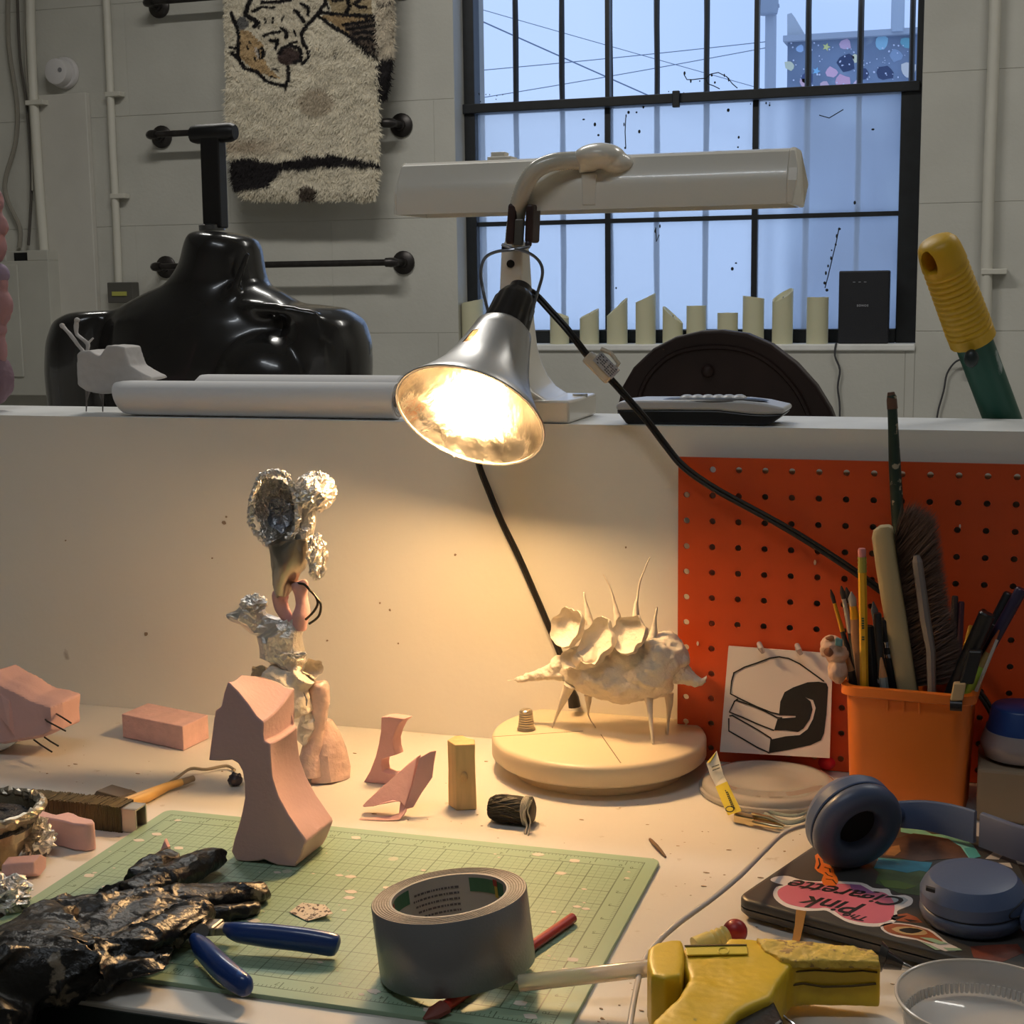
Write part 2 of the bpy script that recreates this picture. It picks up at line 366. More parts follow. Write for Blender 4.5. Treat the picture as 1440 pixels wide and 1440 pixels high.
for (a, b, r, c, st) in [(1110, 92, 7, (.75, .72, .5), 0), (1125, 68, 5, (.45, .6, .8), 0), (1162, 66, 6, (.85, .8, .3), 1), (1189, 62, 8, (.75, .5, .62), 0), (1204, 82, 6, (.85, .78, .5), 0), (1148, 100, 6, (.3, .6, .8), 1),
                      (1170, 102, 8, (.85, .5, .6), 0), (1185, 116, 11, (.8, .45, .55), 0), (1207, 122, 9, (.85, .6, .65), 0), (1160, 122, 7, (.75, .5, .55), 0), (1240, 60, 10, (.35, .6, .7), 0), (1260, 78, 9, (.3, .38, .5), 0), (1278, 98, 11, (.75, .68, .6), 0),
                      (1245, 102, 11, (.06, .08, .15), 0), (1190, 88, 12, (.05, .07, .14), 0), (1135, 110, 9, (.08, .1, .2), 0), (1215, 104, 8, (.06, .08, .16), 0), (1130, 116, 6, (.8, .5, .55), 0), (1275, 60, 8, (.2, .45, .5), 0)]:
    MB().prism(blobpoly(a, b, r, BY-.005, 5 if st else 10, .2 if not st else 0, st), V(0, .004, 0)).build('mural_shape', M('mural %d' % (a*7+b), c, .9), bl, smooth=False)
dots = MB()
for k in range(70):
    dots.prism(blobpoly(random.uniform(1110, 1282), random.uniform(60, 122), random.uniform(.6, 1.6), BY-.012, 5, .2), V(0, .004, 0))
dots.build('paint_flecks', M('paint flecks', (.75, .75, .85), .9), bl, smooth=False, kind='stuff')
pl = thing('utility_pole', (P(1085, 100, 17).x, 17, GZ), 'grey utility pole with a transformer can beyond the upper panes', 'pole')
MB().tube([(P(1085, 100, 17).x, 17, GZ), (P(1083, 0, 17).x, 17, 6.5)], .062, 10).build('shaft', M('pole wood', (.42, .45, .5), .9), pl)
MB().lathe([(.11, 0), (.12, .05), (.12, .25), (.1, .3)], P(1079, 20, 16.9), n=12).build('transformer', M('transformer', (.33, .37, .43), .7), pl)
MB().tube([P(1074, 12, 16.9), P(1096, 8, 16.9)], .02, 6).build('crossarm', M('pole wood', (.42, .45, .5), .9), pl)
pl2 = MB().tube([P(1262, 45, 21.9), P(1264, -40, 21.9)], .09, 8).build('roof_mast', M('mast', (.45, .5, .56), .8), None, label='pale mast rising behind the mural roof ledge', cat='mast')
for k, (a, b, Ya, Yb_) in enumerate([((300, -141), (1118, 225), 14, 21.9), ((560, 109), (1084, 58), 15.5, 17), ((600, 150), (1084, 66), 15.8, 17), ((300, -97), (1118, 138), 16.2, 21.9)]):
    lab = ['long cable running down to the right across the upper panes', 'upper of two thin wires running to the utility pole', 'lower of two thin wires running to the utility pole', 'fainter cable above and beyond the long slanting one'][k]
    MB().tube([P(lerp(a[0], b[0], t/8), lerp(a[1], b[1], t/8)+2*math.sin(math.pi*t/8), lerp(Ya, Yb_, t/8)) for t in range(9)], .009 if k == 0 else .005, 5).build('overhead_wire', M('wire', (.2, .24, .32), .8), None, label=lab, cat='wire')

# ---------------------------------------------------------------- candles on the sill
wax = M('candle wax', (.62, .60, .42), .55, sub=.15, var=.04)
CAN = [(665, 424, 31, 3, 0), (787, 443, 27, -4, 1), (829, 441, 27, 6, 2), (868, 432, 29, 12, 3), (908, 419, 28, 6, 1), (946, 443, 28, -12, 0), (979, 430, 27, 0, 0), (1023, 440, 28, 0, 0), (1059, 418, 29, -2, 0), (1100, 415, 28, 7, 4), (1149, 418, 29, 0, 0)]
names = ['pale pillar candle at the left end of the sill, behind the clamp lamp socket', 'short pillar candle beside the desk lamp column, second from the left on the sill', 'short pillar candle with a scooped top, third from the left on the sill',
         'pillar candle with a steep slanted top rising to the right, fourth from the left', 'tall pillar candle with a scooped top, fifth from the left on the sill', 'short pillar candle with its top slanting down to the right', 'flat-topped pillar candle just left of the peak of the brown chair back',
         'short flat-topped pillar candle, behind the right half of the brown chair back', 'tall flat-topped pillar candle, third from the black speaker', 'tall pillar candle with a scooped top, second from the black speaker', 'tall flat-topped pillar candle next to the black speaker']
for (px, top, wd, sl, sc_), lab in zip(CAN, names):
    Y = WALLY+.035; c = P(px, 483, Y); r = wd/2/F*4.75; zt = P(px, top, Y).z; s_ = sl/F*4.7; c.z = WZ0
    mb = MB(); rings = []
    for (k, q) in ((1.0, 0), (1.0, 1), (.84, 1), (.78, .93)):
        ring = []
        for j in range(24):
            a = 2*math.pi*j/24; dx, dy = math.cos(a), math.sin(a)
            hh = zt-WZ0+(s_*dx-(.006*sc_)*dy*-1*.5 if q else 0)+(.002*noise.noise(V(px, a*2, 0)) if q else 0)
            ring.append(V(c.x+r*k*dx, Y+r*k*dy, WZ0+hh*q))
        rings.append(ring)
    t = thing('pillar_candle', (c.x, Y, WZ0), lab, 'candle', 'pillar candles on the window sill')
    MB().loft(rings).build('wax', wax, t, ang=50)
    MB().tube([(c.x, Y, WZ0+(zt-WZ0)*.9), (c.x+.001, Y, WZ0+(zt-WZ0)*.93+.006)], .0012, 5).build('wick', M('wick', (.1, .09, .07), .9), t)

# black speaker on the sill with its cable
sp_ = thing('speaker', (P(1214, 481, WALLY+.03).x, WALLY+.03, WZ0), 'black rectangular speaker on the window sill right of the candles', 'speaker')
a, b = P(1178, 482, WALLY+.015), P(1251, 380, WALLY+.015)
MB().box((a.x, WALLY+.015, WZ0), (b.x, WALLY+.07, b.z)).build('body', M('speaker black', (.012, .013, .018), .5, bump=.3, bs=400), sp_, smooth=False, bevel=.004)
lg = text_mb('SONOS', .0085, P(1213, 431, WALLY+.0138), (1, 0, 0), (0, 0, 1), bold=.0003, sp=1.3); lg.build('logo', M('speaker print', (.35, .36, .4), .6), sp_, smooth=False)
ind = MB()
for k in (-1, 0, 1): ind.box((P(1208, 397, 4.6).x+k*.016-.003, WALLY+.0135, P(1208, 397, 4.6).z), (P(1208, 397, 4.6).x+k*.016+.004, WALLY+.0155, P(1208, 397, 4.6).z+.0015))
ind.build('touch_keys', M('speaker print', (.35, .36, .4), .6), sp_, smooth=False)
cab_m = M('dark cable', (.05, .05, .055), .6)
MB().tube(smoothpts([P(1176, 482, WALLY-.012), P(1174, 500, WALLY-.012), P(1181, 520, WALLY-.012), P(1178, 545, WALLY-.012), P(1181, 575, WALLY-.012), P(1179, 640, WALLY-.012)]), .003, 6).build('cable', cab_m, sp_)
oc = thing('wall_outlet', P(1372, 512, WALLY-.01), 'small dark wall outlet with a drooping cable, beside the green pole', 'outlet')
MB().box((P(1360, 512, 4.6).x, WALLY-.03, P(1372, 520, 4.6).z), (P(1382, 512, 4.6).x, WALLY-.0035, P(1372, 494, 4.6).z)).build('plate', black_steel, oc, smooth=False, bevel=.004)
MB().tube(smoothpts([P(1364, 503, WALLY-.03), P(1345, 508, WALLY-.02), P(1332, 525, WALLY-.012), P(1327, 550, WALLY-.012), P(1318, 585, WALLY-.012), P(1314, 640, WALLY-.012)]), .0028, 6).build('cable', cab_m, oc)

# ---------------------------------------------------------------- conduits, fixtures on the wall
def conduit(name, pts, r, lab, clips=()):
    t = thing(name, pts[-1], lab, 'conduit')
    MB().tube(pts, r, 10).build('pipe', conduit_m, t)
    for c in clips: MB().box((c.x-r*1.1, c.y-r*1.15, c.z-.008), (c.x+r*3.2, WALLY-.0035, c.z+.008)).build('strap', conduit_m, t, smooth=False, bevel=.002)
Yc = WALLY-.022
conduit('wall_conduit', [P(147, -40, Yc), P(151, 30, Yc), P(158, 200, Yc), P(163, 300, Yc), P(167, 397, Yc)], .0135, 'cream conduit running down the left wall into the small dark box', [P(156, 133, Yc), P(163, 276, Yc)])
conduit('wall_conduit', [P(42, -40, Yc-.02), P(43, 40, Yc-.02), P(47, 130, Yc-.02), P(55, 260, Yc-.02), P(62, 352, Yc-.02)], .0165, 'thick cream conduit near the left edge entering the grey meter box', [P(46, 145, Yc-.02)])
conduit('wall_conduit', [P(1401, -40, Yc), P(1398, 60, Yc), P(1391, 240, Yc), P(1387, 400, Yc), P(1385, 520, Yc)], .0165, 'cream conduit on the wall right of the window, behind the green pole', [P(1389, 382, Yc)])
for k, (pts, lab) in enumerate([([(12, -20), (12, 60), (24, 145), (22, 200), (8, 250), (10, 280), (28, 320), (27, 348)], 'armoured cable bulging out at the far left of the wall'), ([(24, -20), (28, 80), (38, 150), (44, 260), (40, 345)], 'thin dark cable between armoured cable and thick conduit'), ([(35, -20), (36, 80), (42, 150), (45, 200), (46, 268)], 'light wire clipped close beside the thick conduit')]):
    MB().tube(smoothpts([P(a, b, WALLY-.02-.008*k) for a, b in pts]), [.008, .005, .004][k], 7).build('wall_cable', M('wall cable %d' % k, [(.28, .26, .22), (.10, .09, .08), (.4, .38, .33)][k], .5), None, label=lab, cat='cable')
a, b = P(52, 560, WALLY-.02), P(127, 130, WALLY-.02)
MB().box((P(50, 300, WALLY-.025).x, WALLY-.028, -.2), (P(130, 300, WALLY-.025).x, WALLY-.003, b.z)).build('wall_board', M('board paint', (.58, .56, .51), .6, var=.06, vs=6, bump=.2, bs=60), None, smooth=False, bevel=.003, label='tall cream painted board fixed to the wall below the round fixture', cat='board')
rf = thing('round_fixture', P(95, 103, WALLY-.005), 'round white plastic fixture on the wall above the painted board', 'wall fixture')
wp = M('white plastic', (.62, .60, .60), .4)
MB().lathe([(.054, 0), (.054, .012), (.05, .018), (.02, .018)], P(92, 103, WALLY-.004), (0, -1, 0), 28).build('base', wp, rf)
MB().lathe([(.047, .018), (.047, .03), (.043, .05), (.036, .053), (.0, .053)], P(90, 103, WALLY-.004), (0, -1, 0), 28).build('cap', wp, rf)
MB().lathe([(.008, .05), (.008, .0545), (0, .0545)], P(97, 101, WALLY-.004), (0, -1, 0), 10).build('button', M('grey button', (.2, .2, .22), .5), rf)
mbx = thing('meter_box', P(30, 460, WALLY-.06), 'grey metal meter box at the far left behind the pink sculpture', 'electrical box')
bxm = M('box paint', (.50, .49, .44), .5, var=.06)
x0b, x1b = P(-60, 450, WALLY-.09).x, P(72, 450, WALLY-.09).x; zt_, zb_ = P(40, 352, WALLY-.09).z, P(40, 556, WALLY-.09).z
s0, s1 = P(8, 360, WALLY-.09), P(38, 360, WALLY-.09); sz0, sz1 = P(20, 367, WALLY-.09).z, P(20, 350, WALLY-.09).z
mb = MB(); yy = WALLY-.09; yb_ = WALLY-.004
mb.box((x0b, yy, zb_), (x1b, yb_, sz0)).box((s1.x, yy, sz0), (x1b, yb_, zt_)).box((x0b, yy, sz0), (s0.x, yb_, zt_)).box((s0.x, yy+.05, sz0), (s1.x, yb_, zt_))
mb.build('case', bxm, mbx, smooth=False, bevel=.002)
MB().box((s0.x+.001, yy+.046, sz0), (s1.x-.001, yy+.05, zt_-.006)).build('slot', M('slot black', (.004, .004, .004), .9), mbx, smooth=False)
MB().box((x0b, yy-.006, P(10, 530, yy).z), (P(30, 450, yy).x, yy, P(10, 372, yy).z)).build('door_panel', bxm, mbx, smooth=False, bevel=.003)
ob = thing('switch_box', P(170, 410, WALLY-.02), 'small dark switch box at the foot of the cream conduit', 'switch box')
MB().box((P(152, 410, 4.56).x, WALLY-.045, P(170, 426, 4.56).z), (P(188, 410, 4.56).x, WALLY-.0035, P(170, 397, 4.56).z)).build('body', M('dark box', (.09, .085, .075), .5), ob, smooth=False, bevel=.003)
MB().box((P(157, 413, 4.55).x, WALLY-.049, P(170, 416, 4.55).z), (P(177, 410, 4.55).x, WALLY-.045, P(170, 410, 4.55).z)).build('tag', M('yellow tag', (.45, .45, .1), .5), ob, smooth=False)

# pipe rails
pipe_m = M('black iron pipe', (.045, .04, .038), .38, metal=.6, var=.3, vs=40)
def rail(xa, ya, xb, yb2, lab):
    A, B = P(xa, ya, WALLY-.003), P(xb, yb2, WALLY-.003); z = (A.z+B.z)/2; A.z = B.z = z; YP = WALLY-.088
    t = thing('pipe_rail', (A+B)/2, lab, 'pipe rail', 'iron pipe rails on the wall')
    for c in (A, B):
        e = MB().lathe([(.038, 0), (.038, .006), (.034, .009), (.018, .013), (.018, .024), (.014, .024)], c, (0, -1, 0), 20); fl = e.build('flange', pipe_m, t)
        for k in range(4):
            a_ = math.pi/4+k*math.pi/2; MB().lathe([(.0045, 0), (.0045, .003), (.002, .0045)], c+V(.027*math.cos(a_), -.007, .027*math.sin(a_)), (0, -1, 0), 8).build('screw', pipe_m, fl) if False else None
        s_ = 1 if c is A else -1
        MB().tube([c+V(0, -.02, 0), c+V(0, -.06, 0), c+V(0, -.078, 0), c+V(s_*.01, -.086, 0), c+V(s_*.028, -.088, 0)], [.0115, .0115, .0145, .0155, .0145], 12).build('elbow', pipe_m, t)
    MB().tube([V(A.x+.02, YP+.003, z), V(B.x-.02, YP+.003, z)], .0105, 12).build('pipe', pipe_m, t)
rail(224, 4, 566, -12, 'topmost black pipe rail, mostly behind the tiger hide')
rail(228, 191, 565, 178, 'middle black pipe rail crossing behind the tiger hide')
rail(234, 374, 568, 371, 'lowest black pipe rail, level with the mannequin neck')

# ceiling fixtures that light the room
for k, ((fx, fy), pw) in enumerate(FIX):
    t = thing('ceiling_fixture', (fx, fy, CEIL-.07), ['tube light fixture on the ceiling near the window', 'tube light fixture on the ceiling over the desk', 'tube light fixture on the ceiling at the right'][k], 'ceiling light', 'ceiling tube fixtures')
    MB().box((fx-.65, fy-.1, CEIL-.07), (fx+.65, fy+.1, CEIL-.001)).build('housing', M('fixture white', (.8, .8, .8), .5), t, smooth=False, bevel=.004)

# ================================================================ TIGER HIDE on the wall
def vcol_mat(name, rough=.8, sheen=0):
    mt = bpy.data.materials.new(name); mt.use_nodes = True; n = mt.node_tree.nodes; a = n.new('ShaderNodeVertexColor'); a.layer_name = 'Col'
    mt.node_tree.links.new(a.outputs['Color'], n['Principled BSDF'].inputs['Base Color']); n['Principled BSDF'].inputs['Roughness'].default_value = rough; n['Principled BSDF'].inputs['Specular IOR Level'].default_value = .2; return mt
fur_m = vcol_mat('fur')
def c2(pts): return [(x/4+300, y/4) for x, y in pts]          # strokes were read off a fourfold enlargement
STROKES = [(c2(p), w_) for p, w_ in [
    ([(640, -20), (638, 20), (610, 65), (540, 140), (505, 190), (512, 235), (548, 285), (550, 325), (512, 358)], 4.6),
    ([(225, -20), (212, 20), (190, 80)], 5), ([(112, 75), (145, 160), (155, 210), (150, 280), (152, 330), (185, 385), (255, 402), (300, 450), (350, 470), (415, 485), (435, 450), (430, 400), (432, 375)], 4.2),
    ([(100, 268), (145, 275)], 3), ([(118, 300), (150, 325)], 5), ([(190, 85), (235, 110), (265, 130), (240, 150)], 5), ([(230, 65), (285, 42), (350, 45)], 3.4), ([(285, 15), (370, 12), (450, 0)], 3.6),
    ([(470, 60), (500, 95), (520, 125)], 4.2), ([(500, 20), (545, 45), (540, 85)], 3.6), ([(330, 230), (372, 225), (360, 270)], 4), ([(295, 205), (345, 185), (385, 180)], 3.2), ([(395, 160), (425, 180), (420, 210)], 4.5),
    ([(465, 175), (470, 200)], 2.4), ([(300, 105), (306, 130)], 2.2), ([(350, 100), (346, 130)], 2.0), ([(405, 95), (395, 120)], 2.0), ([(265, 160), (275, 145)], 2), ([(440, 245), (480, 235)], 2.4),
    ([(600, 70), (700, 80), (800, 88), (905, 90)], 4.2), ([(610, 95), (680, 150), (760, 195), (840, 245), (880, 290), (925, 315)], 4.4), ([(640, 5), (660, 50)], 3), ([(765, -10), (775, 40), (755, 70)], 4.5), ([(860, -10), (800, 20), (830, 40), (870, 40)], 4),
    ([(680, 5), (740, 0)], 3), ([(740, 140), (850, 125), (915, 110)], 4), ([(760, 165), (850, 155), (925, 140)], 4), ([(800, 190), (860, 180), (930, 190)], 4.4), ([(830, 215), (880, 215), (930, 240)], 3.4), ([(860, 250), (900, 262), (930, 285)], 3), ([(880, 90), (860, 130)], 3),
    ([(385, 300), (395, 275), (440, 255), (490, 270), (505, 300), (500, 340), (470, 350)], 4.5), ([(690, 312), (705, 292)], 2.2), ([(265, 285), (285, 268), (300, 300), (290, 330), (270, 325), (265, 285)], 2.6), ([(330, 430), (360, 440)], 2), ([(345, 385), (375, 400)], 2), ([(215, 235), (225, 250)], 2), ([(200, 260), (208, 280)], 2), ([(240, 320), (250, 340)], 2)]]
BLOBS = [(c2([p])[0], rx/4, ry/4, col) for p, rx, ry, col in [((430, 315), 62, 52, (.075, .05, .045)), ((285, 300), 9, 22, (.01, .01, .01)), ((175, 130), 36, 40, (.16, .155, .15)),
    ((590, 570), 100, 75, (.30, .21, .13)), ((540, 1085), 55, 45, (.09, .07, .055))]]
CREAM = np.array((.74, .67, .53)); TAN = np.array((.52, .36, .19)); BLK = np.array((.014, .012, .013))
def segd(x, y, a, b):
    ax_, ay = a; bx, by = b; dx, dy = bx-ax_, by-ay; t = np.clip(((x-ax_)*dx+(y-ay)*dy)/(dx*dx+dy*dy+1e-9), 0, 1)
    return np.hypot(x-ax_-t*dx, y-ay-t*dy)
def hide_color(x, y):
    n1 = np.array([noise.noise(Vector((a*.05, b*.07, 0))) for a, b in zip(x, y)]); n2 = np.array([noise.noise(Vector((a*.3, b*.35, 4))) for a, b in zip(x, y)])
    c = CREAM[None, :]*(1+.16*n1+.14*n2)[:, None]
    sm = lambda d, w_: np.clip(.5-(d)/w_, 0, 1)[:, None]
    face = [(340, 20), (372, 5), (420, -5), (455, 0), (458, 18), (432, 42), (430, 60), (437, 78), (405, 115), (388, 116), (362, 100), (345, 95), (338, 80), (338, 40)]
    def inside(poly):
        r = np.zeros(len(x), bool); j = len(poly)-1
        for i in range(len(poly)):
            xi, yi = poly[i]; xj, yj = poly[j]
            cc = ((yi > y) != (yj > y)) & (x < (xj-xi)*(y-yi)/(yj-yi+1e-9)+xi); r ^= cc; j = i
        return r
    f = inside(face); c[f] = c[f]*.92+TAN*.04
    f = inside([(340, 40), (355, 45), (372, 62), (378, 92), (398, 112), (362, 100), (340, 82)]); c[f] = TAN*(1+.2*n2[f])[:, None]
    f = inside([(455, 22), (527, 22), (530, 60), (512, 62), (480, 40)]); c[f] = TAN*.8
    f = inside([(462, -5), (525, -5), (525, 20), (470, 18)]); c[f] = np.array((.42, .33, .2))
    f = inside([(485, 38), (530, 28), (532, 78), (520, 75), (505, 58)]); c[f] = np.array((.12, .09, .07))
    # brown tinge, bands
    c = c+(np.array((.36, .24, .15))-c)*(.55*np.clip(1-((y-204)/14)**2, 0, 1)*np.clip((420-x)/60, 0, 1))[:, None]
    for (bx, by), rx, ry, col in BLOBS:
        d = ((x-bx)/rx)**2+((y-by)/ry)**2+.35*n1+.2*n2; k = np.clip((1.15-d)*3, 0, 1)[:, None]*(.55 if rx > 20 else 1); c = c+(np.array(col)-c)*k
    mid = 227+2.5*np.sin(x*.05)+3*n1; th = 9+2*np.sin(x*.03+1)
    up = np.abs(y-mid-np.where(x < 400, 4, 0)); k = np.clip((th-up)/3+n2, 0, 1)[:, None]; c = c+(BLK*1.3-c)*k
    d = ((x-352)/44)**2+((y-244)/24)**2+.4*n1; k = np.clip((1.0-d)*5, 0, 1)[:, None]; c = c+(BLK*1.4-c)*k
    for pts, w_ in STROKES:
        d = np.full(len(x), 1e9)
        for a, b in zip(pts[:-1], pts[1:]): d = np.minimum(d, segd(x, y, a, b))
        k = np.clip((w_*.66+.4*n2-d)/.9+.5, 0, 1)[:, None]; c = c+(BLK-c)*k
    d = segd(x, y, *c2([(250, 270), (262, 320)])); k = np.clip((2-d), 0, 1)[:, None]; c = c+(np.array((.6, .55, .5))-c)*k*.8
    return np.clip(c, 0, 1)
def hide_x(y, side):
    e = 2.2*noise.noise(V(y*.12, side*9, 1))+1.2*noise.noise(V(y*.5, side*5, 2))
    if side < 0: return lerp(315, 322, y/200)+(max(0, y-195)*.09 if y > 195 else 0)+e+(max(0, y-262)*.9)
    return 532-(max(0, y-240)*.12)+e
def hide(name_, xf, y1, Y, colf, parent, blades, seedv, flen=7.):
    NX, NY = 150, 200; px, py = [], []
    for j in range(NY+1):
        y = lerp(-45, y1, j/NY); a, b = xf(y, -1), xf(y, 1)
        for i in range(NX+1):
            px.append(lerp(a, b, i/NX)); py.append(y+(3.5*noise.noise(V(px[-1]*.05, 7, seedv))+1.5*noise.noise(V(px[-1]*.3, 3, seedv)))*(j/NY)**6)
    px, py = np.array(px), np.array(py); col = colf(px, py); mb = MB(); vs = []
    for k, (a, b) in enumerate(zip(px, py)):
        i, j = k % (NX+1), k//(NX+1); e = min(i, NX-i, NY-j)/8
        h = .013*min(1, e)**.5+.006*noise.noise(V(a*.06, b*.07, seedv))+.004*noise.noise(V(a*.25, b*.2, seedv+3))
        vs.append(P(a, b, Y)+V(0, -h, 0))
    fs = [(j*(NX+1)+i, j*(NX+1)+i+1, (j+1)*(NX+1)+i+1, (j+1)*(NX+1)+i) for j in range(NY) for i in range(NX)]
    mb.add(vs, fs); o = mb.build('hide', fur_m, parent)
    ca = o.data.color_attributes.new('Col', 'FLOAT_COLOR', 'POINT'); ca.data.foreach_set('color', np.c_[col, np.ones(len(col))].astype('f').ravel())
    # fur tufts: short blades rooted on the hide
    rng = np.random.default_rng(seedv); idx = rng.integers(0, len(px), blades); rim = [k for k in range(len(px)) if (k % (NX+1)) in (0, 1, NX-1, NX) or k//(NX+1) > NY-3]
    idx = np.r_[idx, np.array(rim)]; B = MB(); cols = []
    for k in idx:
        sleek = .42 if (colf is hide_color and py[k] < 122 and not (px[k] > 440 and py[k] > 55)) else 1.0
        r0 = vs[k]; L_ = sleek*flen/F*4.7*rng.uniform(.6, 1.3); a = rng.normal(0, .5)+.8*noise.noise(V(px[k]*.03, py[k]*.03, 5)); dirv = V(math.sin(a), -.45, -math.cos(a))*L_
        if (k % (NX+1)) < 2: dirv.x -= L_*.35
        if (k % (NX+1)) > NX-2: dirv.x += L_*.35
        wv = V(math.cos(a), 0, math.sin(a))*.0017
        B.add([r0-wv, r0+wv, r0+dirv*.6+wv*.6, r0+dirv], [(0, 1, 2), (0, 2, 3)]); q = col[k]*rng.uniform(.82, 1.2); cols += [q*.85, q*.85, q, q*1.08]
    f = bpy.data.meshes.new('fur'); og = ORG[parent.name]; f.from_pydata([tuple(p-og) for p in B.v], [], B.f); f.materials.append(fur_m)
    fo = bpy.data.objects.new('fur', f); S.collection.objects.link(fo); fo.parent = parent; fo['kind'] = 'stuff'
    ca = f.color_attributes.new('Col', 'FLOAT_COLOR', 'POINT'); cc = np.clip(np.array(cols), 0, 1); ca.data.foreach_set('color', np.c_[cc, np.ones(len(cc))].astype('f').ravel())
rug = thing('fur_hide', P(425, 280, 4.5), 'cream fur hide painted with a tiger head, hung over the wall rails', 'rug')
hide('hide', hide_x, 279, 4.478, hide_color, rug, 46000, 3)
def back_x(y, s_): return (505 if s_ < 0 else 552-(max(0, y-80)*.16)+1.5*noise.noise(V(y*.2, 3, 3)))
def back_col(x, y):
    c = np.tile(np.array((.62, .54, .42)), (len(x), 1))*(1+.15*np.sin(x*.3+y*.2))[:, None]
    k = np.clip((y-76)/6, 0, 1)[:, None]; c = c+(BLK*1.5-c)*k
    k = np.clip(1-np.abs(y-4)/4, 0, 1)[:, None]; return c+(BLK*2-c)*k
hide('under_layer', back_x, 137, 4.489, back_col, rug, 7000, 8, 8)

# ================================================================ MANNEQUIN
mq_m = M('glossy black plastic', (.022, .020, .019), .22, coat=.3, bump=.03, bs=18)
MY = 1.86
mq = thing('mannequin_torso', P(300, 700, MY), 'glossy black mannequin torso with a neck post, behind the partition at the left', 'mannequin')
def mp(px, py, dy=0): return P(px, py, MY+dy)
mb = MB()
def oval(cxp, cyp, rx_px, ry, dz=0, tilt=0, dy=0, n=28, sq=1.):
    c = mp(cxp, cyp, dy); rx = rx_px/F*1.9; return [c+V(rx*math.copysign(abs(math.cos(a))**sq, math.cos(a)), ry*math.copysign(abs(math.sin(a))**sq, math.sin(a)), tilt*math.cos(a)*rx+dz) for a in [2*math.pi*k/n for k in range(n)]]
mb.loft([oval(313, 326, 26, .028, tilt=-.12), oval(314, 330, 52, .048, tilt=-.12), oval(314, 345, 59, .056, tilt=-.1), oval(312, 370, 64, .06), oval(306, 395, 78, .064, dy=.005), oval(300, 420, 110, .070), oval(297, 445, 130, .078)])
mb.loft([oval(303, 392, 60, .05), oval(300, 410, 112, .062), oval(297, 428, 150, .075), oval(296, 450, 178, .088), oval(295, 480, 185, .100), oval(295, 520, 182, .112), oval(296, 570, 170, .112), oval(297, 640, 150, .105), oval(297, 690, 138, .1)])
for sx_, tx in ((-1, 128), (1, 462)):
    c = mp(tx, 497); q = [oval(tx+sx_*(-40), 428 if sx_ > 0 else 436, 20, .035), oval(tx-sx_*18, 434 if sx_ > 0 else 438, 46, .058), oval(tx-sx_*5, 450, 56, .072), oval(tx, 480, 61, .078), oval(tx+sx_*1, 520, 62, .078), oval(tx+sx_*0, 560, 60, .074), oval(tx-sx_*4, 640, 54, .066), oval(tx-sx_*6, 660, 30, .04)]
    mb.loft(q)
for a, b, rx, rz, dy, ry in ((232, 545, 86, .072, -.058, .062), (372, 545, 90, .072, -.058, .062)): mb.ell(mp(a, b, dy), (rx/F*1.85, ry, rz))
for pts in ([(330, 425), (360, 424), (400, 428), (450, 434)], [(282, 425), (250, 428), (205, 440), (160, 450)]):
    mb.tube([mp(a, b+8, -.058-.006*i+.012*(i == 3)) for i, (a, b) in enumerate(pts)], [.006, .010, .010, .006], 10)
mb.tube([mp(350, 352, -.046), mp(336, 390, -.052), mp(322, 425, -.060)], [.006, .008, .006], 8)
fbuild(mb, 'torso', mq_m, mq, voxel=.0045, sm=26, ang=180)
a, b = mp(285, 322, .0), mp(311, 190, .0)
MB().ob(mp(285, 321), V(mp(311, 321).x-mp(285, 321).x, 0, 0), V(0, .022, 0), V(0.001, 0, mp(298, 190).z-mp(298, 321).z)).build('neck_post', M('post black', (.012, .011, .011), .45), mq, smooth=False, bevel=.002)
MB().lathe([(.018, -.003), (.018, .004), (.014, .006)], mp(298, 321, .011), n=18).build('collar', M('collar grey', (.2, .2, .2), .3, metal=.8), mq)
MB().tube([mp(270, 189, .011), mp(277, 189, .011), mp(325, 186, .011), mp(331, 186, .011)], [.011, .013, .013, .010], 12).build('post_crossbar', M('post black', (.012, .011, .011), .45), mq)
st_m = M('dark table wood', (.06, .05, .045), .6, var=.2)
tb = thing('back_table', V(-.8, 1.95, FLOOR), 'low dark table behind the partition carrying the mannequin torso', 'table')
tz = mp(297, 690).z-.002
MB().box((-1.6, 1.62, tz-.03), (-.68, 2.25, tz)).build('tabletop', st_m, tb, smooth=False, bevel=.003)
for x in (-1.57, -.75):
    for y in (1.66, 2.17): MB().box((x, y, FLOOR), (x+.045, y+.045, tz-.03)).build('leg', st_m, tb, smooth=False, bevel=.002)

# ================================================================ CHAIR with rounded back
ch_m = M('dark brown wood', (.028, .014, .012), .5, var=.35, vs=14, bump=.1, bs=40, spec=.3)
KY = 1.95
kc = thing('brown_chair', P(1015, 700, KY), 'dark brown chair with an arched back panel and centre button, behind the partition', 'chair')
arc = [(866, 600), (868, 572), (874, 545), (890, 517), (918, 490), (950, 473), (985, 465), (1015, 464), (1050, 469), (1085, 484), (1120, 511), (1148, 542), (1168, 575), (1176, 596), (1180, 640), (1150, 680), (890, 680), (866, 640)]
front = [P(a, b, KY) for a, b in arc]
MB().prism(front, V(0, .03, 0)).build('backrest', ch_m, kc, smooth=True, ang=30, bevel=.004)
inner = smoothpts([P(a, b, KY-.001) for a, b in [(895, 600), (899, 560), (915, 525), (950, 497), (1000, 488), (1050, 494), (1088, 515), (1120, 550), (1140, 590)]])
MB().tube(inner, .0035, 6).build('rim_bead', ch_m, kc)
MB().ell(P(995, 522, KY-.004), (.0085, .006, .0085)).build('button', ch_m, kc)
sx0, sx1 = P(880, 600, KY).x, P(1165, 600, KY).x
